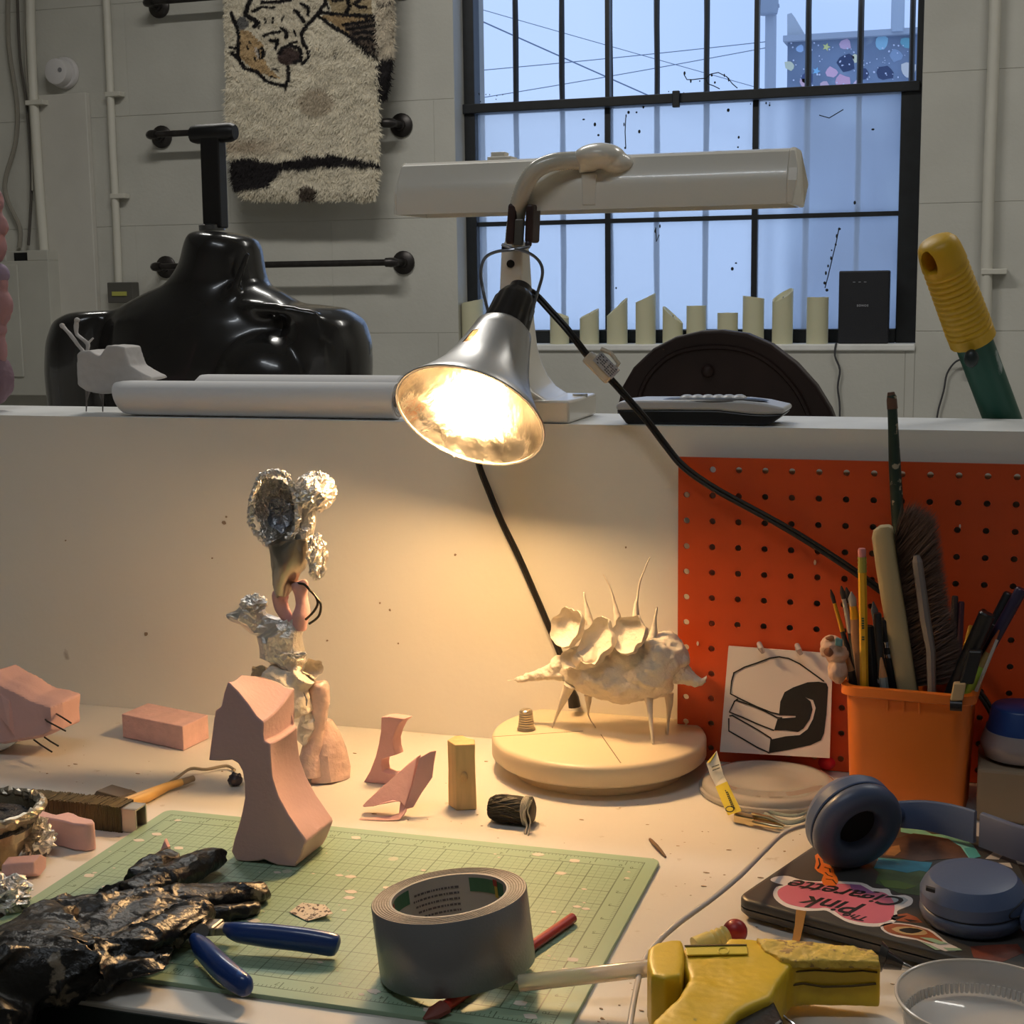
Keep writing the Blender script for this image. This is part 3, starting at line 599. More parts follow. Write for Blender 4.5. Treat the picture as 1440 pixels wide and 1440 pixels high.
MB().box((sx0-.03, KY-.0, -.31), (sx1+.03, KY+.42, -.26)).build('seat', ch_m, kc, smooth=False, bevel=.01)
for x in (sx0, sx1-.035):
    MB().box((x, KY-.001, -.27), (x+.035, KY+.03, P(1000, 675, KY).z)).build('back_post', ch_m, kc, smooth=False, bevel=.003)
    for y in (KY, KY+.37): MB().box((x, y, FLOOR), (x+.035, y+.035, -.31)).build('leg', ch_m, kc, smooth=False, bevel=.003)

# ================================================================ GREEN POLE with yellow grip
gp = thing('garden_pole', V(.09, 2.0, FLOOR), 'green pole with a ribbed yellow grip leaning behind the partition at the right', 'pole')
top = P(1321, 352, 1.515); low = P(1412, 596, 1.60); d = (low-top); pxa = lambda t: top+d*t
bott = top+d*((FLOOR+.02-top.z)/d.z)
bott = V(bott.x, min(bott.y, 2.1), FLOOR+.002)
gsp = pxa(.50); r_ = .0185
yl = M('yellow rubber', (.72, .42, .02), .45, bump=.1, bs=200); gn = M('green paint', (.006, .085, .055), .4, col2=(.35, .42, .40), thr=.66, s2=26)
dn = d.normalized(); n_ = 60; pts, rs = [], []
for k in range(n_+1):
    t = k/n_; pts.append(top.lerp(gsp, .14+.86*t)); rs.append(lerp(.0215, .0232, t)+(.0007*math.sin(k*1.55) if 3 < k < n_-6 else 0))
mb = MB().tube(pts, rs, 20); g1 = mb.build('grip', yl, gp)
# rounded end with an oblong hanging hole cut through it
gl_ = (gsp-top).length; tipp = top-dn*.0135
endp = MB().tube([tipp+dn*h for h in (.0135+.15*gl_, .026, .020, .013, .007, .003, .0005)], [.0222, .0220, .0216, .0208, .0192, .0160, .0090], 28)
side = (cx*-.85-fw*.62+cu*.1); side = (side-dn*side.dot(dn)).normalized(); oth = dn.cross(side); hc = tipp+dn*.0180
cut = MB().loft([[hc+side*s_+dn*(.0135*math.cos(a))+oth*(.0088*math.sin(a)) for a in [2*math.pi*k/24 for k in range(24)]] for s_ in (-.006, .05)])
ea = link('hanging_end', endp.mesh('hanging_end', ORG[gp.name]), yl, gp, ORG[gp.name]); eb = link('cutter', cut.mesh('cutter', ORG[gp.name]), yl, gp, ORG[gp.name])
bo_ = ea.modifiers.new('b', 'BOOLEAN'); bo_.object = eb; bo_.operation = 'DIFFERENCE'; bo_.solver = 'EXACT'
dg = bpy.context.evaluated_depsgraph_get(); dg.update(); me2 = bpy.data.meshes.new_from_object(ea.evaluated_get(dg)); ea.modifiers.clear(); ea.data = me2; bpy.data.objects.remove(eb); me2.set_sharp_from_angle(angle=math.radians(40))
MB().tube([gsp-dn*.004, low, bott], [r_, r_, r_], 20).build('shaft', gn, gp)
kn = M('pole fitting', (.02, .03, .03), .4)
MB().ell(P(1366, 504, 1.53), (.007, .006, .009)).build('release_button', kn, gp)

# ================================================================ THINGS ON THE PARTITION
# white boot-like foam figure
wf = M('white plaster', (.62, .58, .55), .8, bump=.15, bs=200)
fy = 1.50; bt = thing('foam_figure', P(135, 578, fy), 'small white boot-shaped foam figure with two horns on wire legs', 'sculpture')
cc = lambda a, b, Y=fy: P(a/4, b/4+320, Y)
mb = MB().prism([cc(*q, fy-.018) for q in [(428, 712), (450, 694), (500, 690), (530, 712), (560, 722), (578, 690), (598, 662), (698, 670), (710, 720), (730, 778), (780, 808), (846, 842), (850, 856), (760, 872), (690, 895), (655, 935), (560, 937), (480, 920), (432, 885)]], V(0, .036, 0))
fbuild(mb, 'body', wf, bt, voxel=.0016, sm=4, disp=[(.0006, 120)])
mb = MB().tube(smoothpts([cc(*q) for q in [(348, 552), (385, 590), (425, 640), (470, 700)]]), [.0022]*13, 8).ell(cc(350, 554), .003)
jit(mb, .001, 160); mb.build('horn', wf, bt)
mb = MB().tube(smoothpts([cc(*q, fy-.006) for q in [(432, 520), (430, 590), (455, 620), (492, 655), (490, 700)]]), [.0024]*17, 8).ell(cc(432, 520, fy-.006), .0033).tube([cc(492, 655), cc(525, 622)], [.002, .0012], 6)
jit(mb, .001, 160); mb.build('horn', wf, bt)
for (a, b, c, d_) in ((495, 915, 485, 1030), (570, 925, 577, 1024)):
    MB().tube([cc(a, b), cc((a+c)/2, b+30), cc(c+2, b+60), V(*(cc(c, d_)[:2]), LZ+.0005)], [.0035, .002, .001, .0007], 8).build('leg', M('figure wire', (.14, .12, .11), .5), bt)
# pink and purple lumpy sculpture at the very left
ls = thing('lumpy_sculpture', V(P(-8, 575, 1.5).x, 1.5, LZ), 'stack of pink and dull purple lumps on the partition at the left edge', 'sculpture')
pur = M('purple plaster', (.22, .13, .16), .7, bump=.3, bs=120); pk2 = M('dusty pink plaster', (.48, .25, .25), .7, bump=.3, bs=120)
def lump(items, nm, mat):
    mb = MB()
    for (a, b, r1, r2) in items: mb.ell(P(a, b, 1.5), (r1/F*1.65, r1/F*1.6, r2/F*1.65))
    fbuild(mb, nm, mat, ls, voxel=.0022, sm=3, disp=[(.002, 60), (.0008, 200)])
lump([(-12, 532, 34, 40)], 'base_lump', pur); lump([(0, 490, 10, 30), (-2, 462, 12, 12), (4, 430, 14, 28), (2, 400, 10, 22)], 'pink_stem', pk2)
lump([(0, 385, 14, 15), (-4, 400, 12, 12)], 'lilac_knob', M('lilac plaster', (.34, .25, .34), .7, bump=.2, bs=120)); lump([(-4, 345, 14, 25), (0, 316, 12, 18), (-6, 285, 12, 22)], 'top_lump', pk2)

# rolled paper and the flat white roll behind it
paper = M('white paper', (.86, .84, .83), .9, spec=.15)
ry = PY0+.0225; L0, L1 = P(165, 560, ry).x, P(560, 565, ry).x; rr_ = .0195
rl = thing('paper_roll', V((L0+L1)/2, ry, LZ), 'fat roll of white paper lying along the front edge of the partition', 'paper roll')
rings = []
for r, xo in ((.007, L1-.004), (.0165, L1-.0045), (rr_-.0008, L1), (rr_, L1-.001), (rr_, L0+.02), (rr_*.97, L0+.008), (rr_*.9, L0), (.006, L0-.001)):
    rings.append([V(xo+(.012*(.5-.5*math.sin(a)) if xo < L0+.03 else 0), ry+r*math.cos(a), LZ+rr_+.0003+r*math.sin(a)*(1 if 1 else 1)) for a in [2*math.pi*k/36 for k in range(36)]])
MB().loft(rings).build('sheet', paper, rl, ang=50)
sp = []
for k in range(70):
    a = k*.28; r = .0068+.00017*k*.9; sp.append(V(L1+.0004, ry+r*math.cos(a), LZ+rr_+r*math.sin(a)))
MB().strip(sp, .0005, (1, 0, 0), .0006).build('spiral_edge', M('paper edge', (.5, .42, .36), .7), rl)
MB().tube([V(L1-.003, ry, LZ+rr_), V(L1+.012, ry, LZ+rr_-.001)], .0065, 14).build('core', M('dark core', (.05, .035, .03), .6), rl)
L0, L1 = P(268, 530, 1.53).x, P(562, 530, 1.53).x
MB().loft([[V(x, 1.535+.021*math.cos(a)*k_, LZ+.0213+.021*math.sin(a)*k_) for a in [2*math.pi*k/24 for k in range(24)]] for x, k_ in ((L0, .5), (L0+.012, .97), (L0+.02, 1), (L1, 1), (L1+.001, .9))]).build('rear_paper_roll', paper, None, label='second white roll lying behind the fat paper roll on the partition', cat='paper roll')

# handset / remote dock
dv = thing('desk_device', P(985, 598, 1.47), 'low rounded device with a silvery top and black base, lying on the partition', 'device')
c6 = lambda a, b, Y: P(a/1440*260+860, b/554*100+540, Y)
dY = 1.452; dpth = .055
def dprof(pts, y0, y1, mat, nm):
    mb = MB().prism([c6(a, b, y0) for a, b in pts], [V(0, y1-y0, 0)]*len(pts)); mb.build(nm, mat, dv, smooth=True, ang=35, bevel=.003, seg=3)
low_ = c6(600, 322, dY).z-LZ
dprof([(35, 205), (110, 305), (130, 315), (700, 318), (1200, 322), (1250, 305), (1310, 262), (1340, 235), (1200, 240), (1080, 235), (820, 206), (400, 204)], dY, dY+dpth, M('device black', (.012, .012, .013), .35), 'base')
dprof([(28, 165), (35, 204), (400, 203), (820, 205), (1080, 234), (1200, 239), (1342, 232), (1350, 190), (1330, 184), (1180, 150), (1020, 132), (700, 128), (180, 128), (60, 140)], dY-.001, dY+dpth+.001, M('device silver', (.55, .55, .56), .35), 'top_shell')
for k in range(6):
    a = 570+k*82; c = c6(a, 128, dY+.006+.0*k); MB().ell(c+V(0, .012, .0), (.0082, .011, .0052), n=14, m_=8).build('key', M('device silver', (.55, .55, .56), .35), dv)
MB().ell(c6(780, 134, dY)+V(0, .018, 0), (.054, .020, .0030), n=24, m_=6).build('key_bed', M('device black', (.012, .012, .013), .35), dv)

# ---------------------------------------------------------------- fluorescent desk lamp
cream = M('lamp enamel', (.88, .82, .71), .28, coat=.3, bump=.04, bs=200)
X1b = -.404; fl = thing('desk_lamp', V(X1b-.05, 1.5, LZ), 'cream enamel desk lamp with a long fluorescent shade, standing on the partition', 'lamp')
bz = LZ+.0235
MB().box((X1b-.105, 1.4435, LZ+.0005), (X1b, 1.553, bz)).build('base', cream, fl, smooth=True, ang=30, bevel=.003, seg=3)
# flared column: rounded rectangle sections
def rrect(cx_, cy_, hx, hy, z, r=.35, n=6):
    pts = []
    for qx, qy, a0 in ((1, 1, 0), (-1, 1, 90), (-1, -1, 180), (1, -1, 270)):
        for k in range(n+1):
            a = math.radians(a0+90*k/n); pts.append(V(cx_+qx*hx*(1-r)+hx*r*math.cos(a), cy_+qy*hy*(1-r)+hy*r*math.sin(a), z))
    return pts
colx = P(722, 350, 1.49).x; rows = [(561, 0, .042, .050), (551, 0, .031, .048), (535, 0, .0225, .044), (515, 0, .0172, .038), (490, 0, .0145, .031), (455, 0, .0132, .025), (420, 0, .0125, .020), (385, 0, .0121, .017), (355, 0, .0117, .0135), (343, 0, .0105, .0125), (336, 0, .007, .008)]
cy0 = 1.497; sec = [rrect(colx, cy0, .046, .05, bz-.001)]
for (py, pxr, hx, hy) in rows:
    q = P(735, py, cy0-hy); sec.append(rrect(colx, cy0, hx, hy, q.z, .22))
MB().loft(sec).build('column', cream, fl, ang=60)
MB().tube([P(718, 371, cy0-.0175), P(718, 371, cy0-.0105)], .0042, 14).build('column_hole', M('hole dark', (.01, .008, .007), .8), fl)
MB().tube([V(X1b-.008, 1.515, bz-.002), V(X1b-.008, 1.515, bz+.002)], .008, 14).build('mount_screw', M('screw steel', (.5, .48, .45), .3, metal=.8), fl)
gn_pts = smoothpts([P(722, 345, 1.497), P(724, 322, 1.485), P(729, 290, 1.472), (P(738, 262, 1.465)), P(753, 240, 1.463), P(775, 229, 1.468), P(800, 226, 1.476), P(826, 226, 1.482)], 14)
MB().tube(gn_pts, [.0089+.0002*(-1)**i for i in range(len(gn_pts))], 14).build('gooseneck', M('gooseneck', (.66, .62, .52), .25, coat=.4), fl)
sy = 1.522; scX0, scX1 = P(560, 262, sy-.04).x, P(1107, 255, sy-.04).x; zb0 = P(840, 294, sy-.044).z; zt0 = P(840, 219, sy-.018).z; hh = zt0-zb0
prof = [(-.046, 0), (-.0445, hh*.40), (-.040, hh*.62), (-.028, hh*.93), (-.018, hh), (.018, hh), (.044, hh*.42), (.045, 0)]
prof2 = [(.0415, .0), (.0405, hh*.42), (.016, hh-.003), (-.016, hh-.003), (-.026, hh*.9), (-.038, hh*.6), (-.0425, hh*.4), (-.0435, 0)]
rg = [[V(x, sy+a, zb0+b) for a, b in prof+prof2] for x in (scX0, scX1)]
MB().loft(rg).build('shade', cream, fl, ang=24)
for x, nm in ((scX0, 'end_cap'), (scX1, 'end_cap')):
    s_ = 1 if x == scX1 else -1
    MB().prism([V(x+(0 if s_ > 0 else -.0), sy+a*1.015, zb0+b*1.01+(0)) for a, b in prof], [V(s_*((.011 if .004 < b < hh*.9 else .006) if s_ > 0 else (.001 if b > .5*hh else .003)), 0, 0) for a, b in prof]).build(nm, cream, fl, smooth=False, bevel=.0015)
for dy_ in (-.018, .018): MB().tube([V(scX0+.012, sy+dy_, zb0+.02), V(scX1-.012, sy+dy_, zb0+.02)], .008, 12).build('tube', M('tube white', (.75, .75, .72), .3), fl)
MB().box((P(690, 222, sy).x, sy-.012, zt0-.001), (P(723, 222, sy).x, sy+.012, zt0+.004)).box((P(693, 222, sy).x, sy-.007, zt0+.003), (P(713, 222, sy).x, sy+.007, zt0+.009)).build('switch', cream, fl, smooth=False, bevel=.001)
jc = P(840, 226, 1.492)
mb = MB().ell(jc+V(.004, -.006, .004), (.026, .026, .013), n=20, m_=12).ell(P(868, 230, 1.49), (.017, .018, .011)).tube([P(812, 228, 1.479), P(835, 224, 1.485)], [.0115, .013], 14)
fbuild(mb, 'swivel_joint', cream, fl, voxel=.0016, sm=5)
MB().prism([P(817, 244, sy-.0445), P(838, 244, sy-.0445), P(838, 289, sy-.0465), P(818, 289, sy-.0465)], [V(0, .024, 0)]*2+[V(0, .006, 0)]*2).build('bracket', cream, fl, smooth=False, bevel=.0015)

# ================================================================ CLAMP LAMP (the light of the picture)
def frame_at(px, py, Z, ang, sdx, sdy):
    """centre at depth Z; axis makes angle ang with the line to the eye and points (sdx right, sdy down) across it"""
    r = ray(px, py); c = EYE+r*Z; vd = r.normalized(); s = (cx*sdx-cu*sdy); s = (s-vd*s.dot(vd)).normalized()
    return c, (-vd*math.cos(ang)+s*math.sin(ang)).normalized(), vd, s
Rc, La, vd, sd = frame_at(660, 587, 1.39, math.radians(56), -.372, .928)
alu_o = M('spun aluminium', (.66, .65, .64), .34, metal=.75, bump=.06, bs=30)
alu_i = M('aluminium inside', (.62, .58, .52), .17, metal=1, bump=.5, bs=70, var=.5, vs=22)
cl = thing('clamp_lamp', Rc, 'lit clamp lamp with a bell-shaped aluminium reflector and black socket, hanging from the gooseneck', 'lamp')
prof = [(.0705, .0), (.0725, -.001), (.0715, -.004), (.0655, -.012), (.056, -.026), (.047, -.042), (.040, -.060), (.0345, -.080), (.0305, -.096), (.0285, -.106), (.0225, -.112)]
RN = 48
def lrings(prof, dr=0, n=RN):
    e = La.orthogonal().normalized(); g = La.cross(e)
    return [[Rc+La*h+(e*math.cos(a)+g*math.sin(a))*(r-dr) for a in [2*math.pi*j/n for j in range(n)]] for r, h in prof]
def shell(rings, skip=()):
    mb = MB(); n = RN; vs = [p for r in rings for p in r]; fs = []
    for i in range(len(rings)-1):
        for j in range(n):
            if (i, j) in skip: continue
            k = (j+1) % n; fs.append((i*n+j, i*n+k, (i+1)*n+k, (i+1)*n+j))
    return mb.add(vs, fs)
# the vent slot on the left flank: the ring face whose centre projects nearest to (662, 468)
R1 = lrings(prof); best = None
for i in range(6, 10):
    for j in range(RN):
        q = (R1[i][j]+R1[i+1][(j+1) % RN])/2; s = proj(q); dd = math.hypot(s[0]-664, s[1]-470)+(0 if (q-Rc).dot(vd) < 0.2 else 99)
        if best is None or dd < best[0]: best = (dd, i, j)
sk = {(best[1], best[2]), (best[1], (best[2]+1) % RN)}
shell(R1, sk).build('reflector', alu_o, cl, ang=80)
shell(lrings(prof[1:], .0009), {(a-1, b) for a, b in sk}).build('reflector_lining', alu_i, cl, ang=80)
MB().tube([Rc+(La.orthogonal().normalized()*math.cos(a)+La.cross(La.orthogonal().normalized())*math.sin(a))*.0722+La*-.001 for a in [2*math.pi*j/48 for j in range(48)]], .0013, 6, closed=True).build('rim', alu_o, cl)
sock = M('black bakelite', (.018, .014, .013), .3, coat=.3)
sp_ = [(.0225, -.106), (.0232, -.112), (.0225, -.118), (.0215, -.128), (.0205, -.145), (.0165, -.155), (.0115, -.158), (.0115, -.166), (.009, -.168)]
e0 = La.orthogonal().normalized(); g0 = La.cross(e0); rings = []
for r, h in sp_: rings.append([Rc+La*h+(e0*math.cos(a)+g0*math.sin(a))*(r*(1+(.03*math.cos(a*14) if -.15 < h < -.11 else 0))) for a in [2*math.pi*j/84 for j in range(84)]])
MB().loft(rings).build('socket', sock, cl, ang=70)
MB().lathe([(.0238, -.1015), (.0238, -.108), (.0225, -.109)], Rc, La, 32).build('neck_ring', alu_o, cl)
bulb_m = M('lit bulb', (1, .9, .8), .5, emit=(BULB_COL, 158*BULB_W/4.6))
bc = Rc-La*.017
MB().lathe([(.0, .029), (.012, .026), (.022, .018), (.0285, .004), (.0285, -.006), (.024, -.02), (.016, -.034), (.013, -.045), (.0, -.046)], bc, La, 28).build('bulb', bulb_m, cl)
for th in (.6, 2.6): MB().ell(Rc+La*-.009+(sd*math.cos(th)+vd*math.sin(th))*.0575, .0016, n=8, m_=6).build('rivet', alu_o, cl)
# clamp and wire guard
wood = M('clamp pad', (.05, .022, .018), .5, var=.3, vs=60, bump=.2, bs=200); wirem = M('steel wire', (.30, .31, .34), .3, metal=.9)
cY = 1.477
for (xa, xb, ya, yb) in ((709, 721, 286, 343), (736, 747, 287, 341)):
    o = P(xa+1, yb, cY-.014); MB().ob(o, P(xb+1, yb, cY-.014)-o, V(0, .028, 0), P(xa+(5 if xa < 720 else 3), ya, cY-.014)-o).build('clamp_pad', wood, cl, smooth=False, bevel=.0025)
MB().ob(P(722, 345, cY-.016), P(734, 345, cY-.016)-P(722, 345, cY-.016), V(0, .006, 0), P(724, 308, cY-.016)-P(722, 345, cY-.016)).build('clamp_spring_plate', M('gunmetal', (.2, .19, .17), .4, metal=.8, bump=.3, bs=300), cl, smooth=False, bevel=.001)
for a, b in ((710, 349), (743, 343)): MB().ell(P(a, b, cY-.012), .0038, n=10, m_=6).build('clamp_rivet', M('rivet dark', (.06, .05, .06), .4, metal=.5), cl)
neckL, neckR = Rc-La*.105+V(0, 0, 0), None
lp = [P(706, 344, cY-.018), P(722, 350, cY-.020), P(742, 355, cY-.028), P(758, 367, cY-.038), P(763, 384, cY-.046), P(757, 408, 1.425), P(747, 440, 1.40), P(737, 468, 1.385)]
rp = [P(745, 347, cY-.02), P(722, 351, cY-.021), P(698, 354, cY-.03), P(682, 363, cY-.04), P(676, 384, cY-.048), P(680, 412, 1.425), P(687, 440, 1.40), P(692, 458, 1.385)]
for q in (lp, rp): MB().tube(smoothpts(q, 5), .0016, 8).build('guard_wire', wirem, cl)
# lamp cord with inline switch
cordm = M('black cord', (.018, .015, .013), .35)
def cord(pts, r, name, par, mat=cordm):
    pts = smoothpts(pts, 6); mb = MB(); off = cu*r*.8+cx*r*.5
    mb.tube([p+off for p in pts], r, 8).tube([p-off for p in pts], r, 8)
    return mb.build(name, mat, par)
top_ = Rc-La*.166
cord([top_, P(752, 414, 1.43), P(775, 438, 1.425), P(800, 466, 1.42), P(826, 500, 1.42), P(842, 517, 1.42), P(862, 537, 1.42), P(885, 563, 1.42), P(910, 592, 1.42), P(935, 625, 1.421), P(960, 655, 1.417), P(1000, 684, 1.415), P(1050, 712, 1.415), P(1105, 742, 1.415), P(1160, 776, 1.415), P(1205, 806, 1.416), P(1245, 835, 1.417), P(1300, 875, 1.418), P(1345, 935, 1.418), P(1385, 985, 1.418), P(1402, 1020, 1.418)], .0019, 'cord', cl)
A, B = P(827, 500, 1.412), P(860, 533, 1.412); dr = (B-A).normalized(); sd2 = dr.cross(V(0, 1, 0)).normalized()
iv = M('ivory plastic', (.72, .62, .48), .4)
sw = MB().ob(A-sd2*.0065, B-A, sd2*.013, V(0, -.009, 0)).build('cord_switch', iv, cl, smooth=False, bevel=.002, label='ivory inline switch with a printed tag')
ORG[sw.name] = ORG[cl.name]
tg = MB().ob(A+dr*.008+sd2*.002-V(0, .0095, 0), dr*.026, sd2*.012, V(0, -.0008, 0)); tg.build('tag', M('grey printed film', (.5, .5, .52), .3), sw, smooth=False)
MB().tube([A+dr*.006+sd2*.015-V(0, .006, 0), A+dr*.016+sd2*.019-V(0, .007, 0), A+dr*.028+sd2*.017-V(0, .006, 0), B-dr*.004+sd2*.009-V(0, .006, 0)], .0022, 8).build('wheel_edge', iv, sw)
ds = MB()
for i in range(5):
    for k in range(9):
        if random.random() < .75: ds.ob(A+dr*(.010+k*.0025)+sd2*(.0035+i*.002)-V(0, .0104, 0), dr*.0017, sd2*.0009, V(0, -.0002, 0))
ds.build('tag_print', M('print dark', (.05, .05, .06), .6), sw, smooth=False, kind='stuff')
cord([P(668, 590, 1.50), P(667, 600, 1.432), P(672, 648, 1.434), P(688, 692, 1.435), P(706, 735, 1.435), P(728, 780, 1.435), P(750, 830, 1.435), P(768, 872, 1.434), P(786, 915, 1.432), P(800, 955, 1.43), P(806, 972, 1.43)], .0019, 'cord', fl)
MB().tube([P(804, 968, 1.43), P(806, 980, 1.428), P(808, 994, 1.428)], [.003, .0058, .0065], 10).build('plug', cordm, fl)

# ================================================================ DESK
desk_m = M('white desk laminate', (.72, .68, .62), .42, var=.06, vs=6, bump=.08, bs=150, col2=(.56, .50, .42), thr=.69, s2=40)
dk = thing('work_desk', V(-.4, 1.1, FLOOR), 'long white laminate work desk against the partition', 'desk')
fyl, fyr = T(96, 1404), T(309, 1431); sl = (fyr.y-fyl.y)/(fyr.x-fyl.x)
YF = lambda x: fyl.y+(x-fyl.x)*.012
x0d, x1d = -1.75, .75
poly = [V(x0d, YF(x0d), -.022), V(x1d, YF(x1d), -.022), V(x1d, PY0-.0005, -.022), V(x0d, PY0-.0005, -.022)]
MB().prism(poly, V(0, 0, .022)).build('desktop', desk_m, dk, smooth=False, bevel=.0015)
dkm = M('dark green laminate', (.012, .02, .017), .5)
MB().prism([p+V(0, -.0016 if i < 2 else -.62, -.001) for i, p in enumerate(poly)], V(0, 0, .0195)).build('edge_band', dkm, dk, smooth=False)
for xa, xb in ((-1.70, -1.02), (-.98, -.30)):
    fq = MB().box((xa, YF(xa)+.012, -.19), (xb, YF(xa)+.03, -.026)).build('drawer', dkm, dk, smooth=False, bevel=.002); ORG[fq.name] = ORG[dk.name]
    MB().tube([((xa+xb)/2-.06, YF(xa)+.013, -.10), ((xa+xb)/2-.05, YF(xa)-.01, -.10), ((xa+xb)/2+.05, YF(xa)-.01, -.10), ((xa+xb)/2+.06, YF(xa)+.013, -.10)], .004, 8).build('handle', M('handle steel', (.4, .4, .4), .3, metal=1), fq)
for x in (-1.71, .70):
    for y in (.85, 1.38): MB().box((x-.02, y-.02, FLOOR), (x+.02, y+.02, -.023)).build('leg', dkm, dk, smooth=False, bevel=.002)

# cutting mat, printed grid by nodes on a real slab
def mat_material():
    mt = bpy.data.materials.new('cutting mat'); mt.use_nodes = True; n = mt.node_tree.nodes; L = mt.node_tree.links; b = n['Principled BSDF']
    b.inputs['Roughness'].default_value = .45
    tc = n.new('ShaderNodeTexCoord'); sx = n.new('ShaderNodeSeparateXYZ'); L.new(tc.outputs['Object'], sx.inputs[0])
    def mth(op, a, b_=None, c=None):
        q = n.new('ShaderNodeMath'); q.operation = op
        for i, v in enumerate((a, b_, c)):
            if v is None: continue
            if isinstance(v, (int, float)): q.inputs[i].default_value = v
            else: L.new(v, q.inputs[i])
        return q.outputs[0]
    X, Y = sx.outputs[0], sx.outputs[1]
    def lines(c, s, w_): return mth('LESS_THAN', mth('MULTIPLY', mth('ABSOLUTE', mth('SUBTRACT', mth('FRACT', mth('ADD', mth('DIVIDE', c, s), .5)), .5)), s), w_/2)
    def inb(c, h): return mth('LESS_THAN', mth('ABSOLUTE', c), h)
    GX, GY = .0254*8, .0254*5
    ing = mth('MULTIPLY', inb(X, GX+.0004), inb(Y, GY+.0004))
    maj = mth('MULTIPLY', ing, mth('MAXIMUM', lines(X, .0254, .0009), lines(Y, .0254, .0009)))
    mnr = mth('MULTIPLY', ing, mth('MAXIMUM', lines(X, .00635, .0006), lines(Y, .00635, .0006)))
    OX, OY = .2175, .1415
    def rect(hx, hy, w_): return mth('MULTIPLY', mth('MULTIPLY', inb(X, hx+w_/2), inb(Y, hy+w_/2)), mth('SUBTRACT', 1, mth('MULTIPLY', inb(X, hx-w_/2), inb(Y, hy-w_/2))))
    outl = mth('MAXIMUM', rect(OX, OY, .0009), rect(GX, GY, .0011))
    band = mth('MULTIPLY', mth('MULTIPLY', inb(X, OX), inb(Y, OY)), mth('SUBTRACT', 1, ing))
    t1x = mth('MULTIPLY', lines(X, .0254, .0008), mth('GREATER_THAN', mth('ABSOLUTE', Y), OY-.009)); t2x = mth('MULTIPLY', lines(X, .003175, .0005), mth('GREATER_THAN', mth('ABSOLUTE', Y), OY-.0032))
    t1y = mth('MULTIPLY', lines(Y, .0254, .0008), mth('GREATER_THAN', mth('ABSOLUTE', X), OX-.009)); t2y = mth('MULTIPLY', lines(Y, .003175, .0005), mth('GREATER_THAN', mth('ABSOLUTE', X), OX-.0032))
    tick = mth('MULTIPLY', band, mth('MAXIMUM', mth('MAXIMUM', t1x, t1y), mth('MAXIMUM', t2x, t2y)))
    nz = n.new('ShaderNodeTexNoise'); nz.inputs['Scale'].default_value = 14; nz.inputs['Detail'].default_value = 6; L.new(tc.outputs['Object'], nz.inputs['Vector'])
    wear = n.new('ShaderNodeMapRange'); wear.inputs['From Min'].default_value = .35; wear.inputs['From Max'].default_value = .65; wear.inputs['To Min'].default_value = .72; L.new(nz.outputs['Fac'], wear.inputs['Value'])
    ink = mth('MULTIPLY', mth('MINIMUM', mth('ADD', mth('MAXIMUM', mth('MAXIMUM', maj, outl), tick), mth('MULTIPLY', mnr, .5)), 1), wear.outputs[0])
    def mix(f, a, b_):
        q = n.new('ShaderNodeMix'); q.data_type = 'RGBA'
        for i, v in ((0, f), (6, a), (7, b_)):
            if isinstance(v, tuple): q.inputs[i].default_value = (*v, 1)
            elif isinstance(v, float): q.inputs[i].default_value = v
            else: L.new(v, q.inputs[i])
        return q.outputs[2]
    base = mix(mth('MULTIPLY', wear.outputs[0], .5), (.27, .40, .27), (.33, .46, .32))
    c = mix(mth('MULTIPLY', ink, .95), base, (.045, .08, .04))
    v = n.new('ShaderNodeTexVoronoi'); v.inputs['Scale'].default_value = 24; L.new(tc.outputs['Object'], v.inputs['Vector'])
    n2 = n.new('ShaderNodeTexNoise'); n2.inputs['Scale'].default_value = 9; L.new(tc.outputs['Object'], n2.inputs['Vector'])
    spot = mth('MULTIPLY', mth('LESS_THAN', v.outputs['Distance'], .11), mth('GREATER_THAN', n2.outputs['Fac'], .53))
    c = mix(mth('MULTIPLY', spot, .55), c, (.62, .58, .50))
    L.new(c, b.inputs['Base Color']); return mt
ma = .0127; mc_ = V(-.7000, .8403, 0); ux, uy = V(math.cos(ma), math.sin(ma), 0), V(-math.sin(ma), math.cos(ma), 0)
MT = .0032; MW, MH = .457, .305
def rrp(hx, hy, r, z, n=5): return rrect(0, 0, hx, hy, z, r/hx, n)
mb = MB(); ring0 = []
for qx, qy, a0 in ((1, 1, 0), (-1, 1, 90), (-1, -1, 180), (1, -1, 270)):
    for k in range(6):
        a = math.radians(a0+18*k); ring0.append((qx*(MW/2-.008)+.008*math.cos(a), qy*(MH/2-.008)+.008*math.sin(a)))
mb.loft([[V(a, b, 0) for a, b in ring0], [V(a, b, MT-.0004) for a, b in ring0], [V(a*.9985, b*.9985, MT) for a, b in ring0]])
me = mb.mesh('cutting_mat'); mat_o = link('cutting_mat', me, mat_material(), None, V(0, 0, 0), smooth=False, label='pale green cutting mat with a printed inch grid at the front of the desk', cat='cutting mat')
mcen = mc_+ux*MW/2+uy*MH/2+V(0, 0, .0002); mat_o.location = mcen; mat_o.rotation_euler = (0, 0, ma)
def ML(x, y, z=0): return mcen+ux*x+uy*y+V(0, 0, MT+z)
num = MB(); inkm = M('mat print', (.07, .12, .06), .5)
for k in range(0, 17):
    x = -.2032+.0254*k
    for yy, s_ in ((.133, -1), (-.133, -1)):
        t = text_mb(str(k) if s_ > 0 else str(16-k), .0065, ML(x+.0035*s_, yy, .0001), ux*s_, uy*s_); num.add(t.v, t.f)
for k in range(0, 11):
    y = -.127+.0254*k
    for xx in (-.2095, .2095):
        t = text_mb(str(10-k), .006, ML(xx, y+.003, .0001), -ux, -uy); num.add(t.v, t.f)
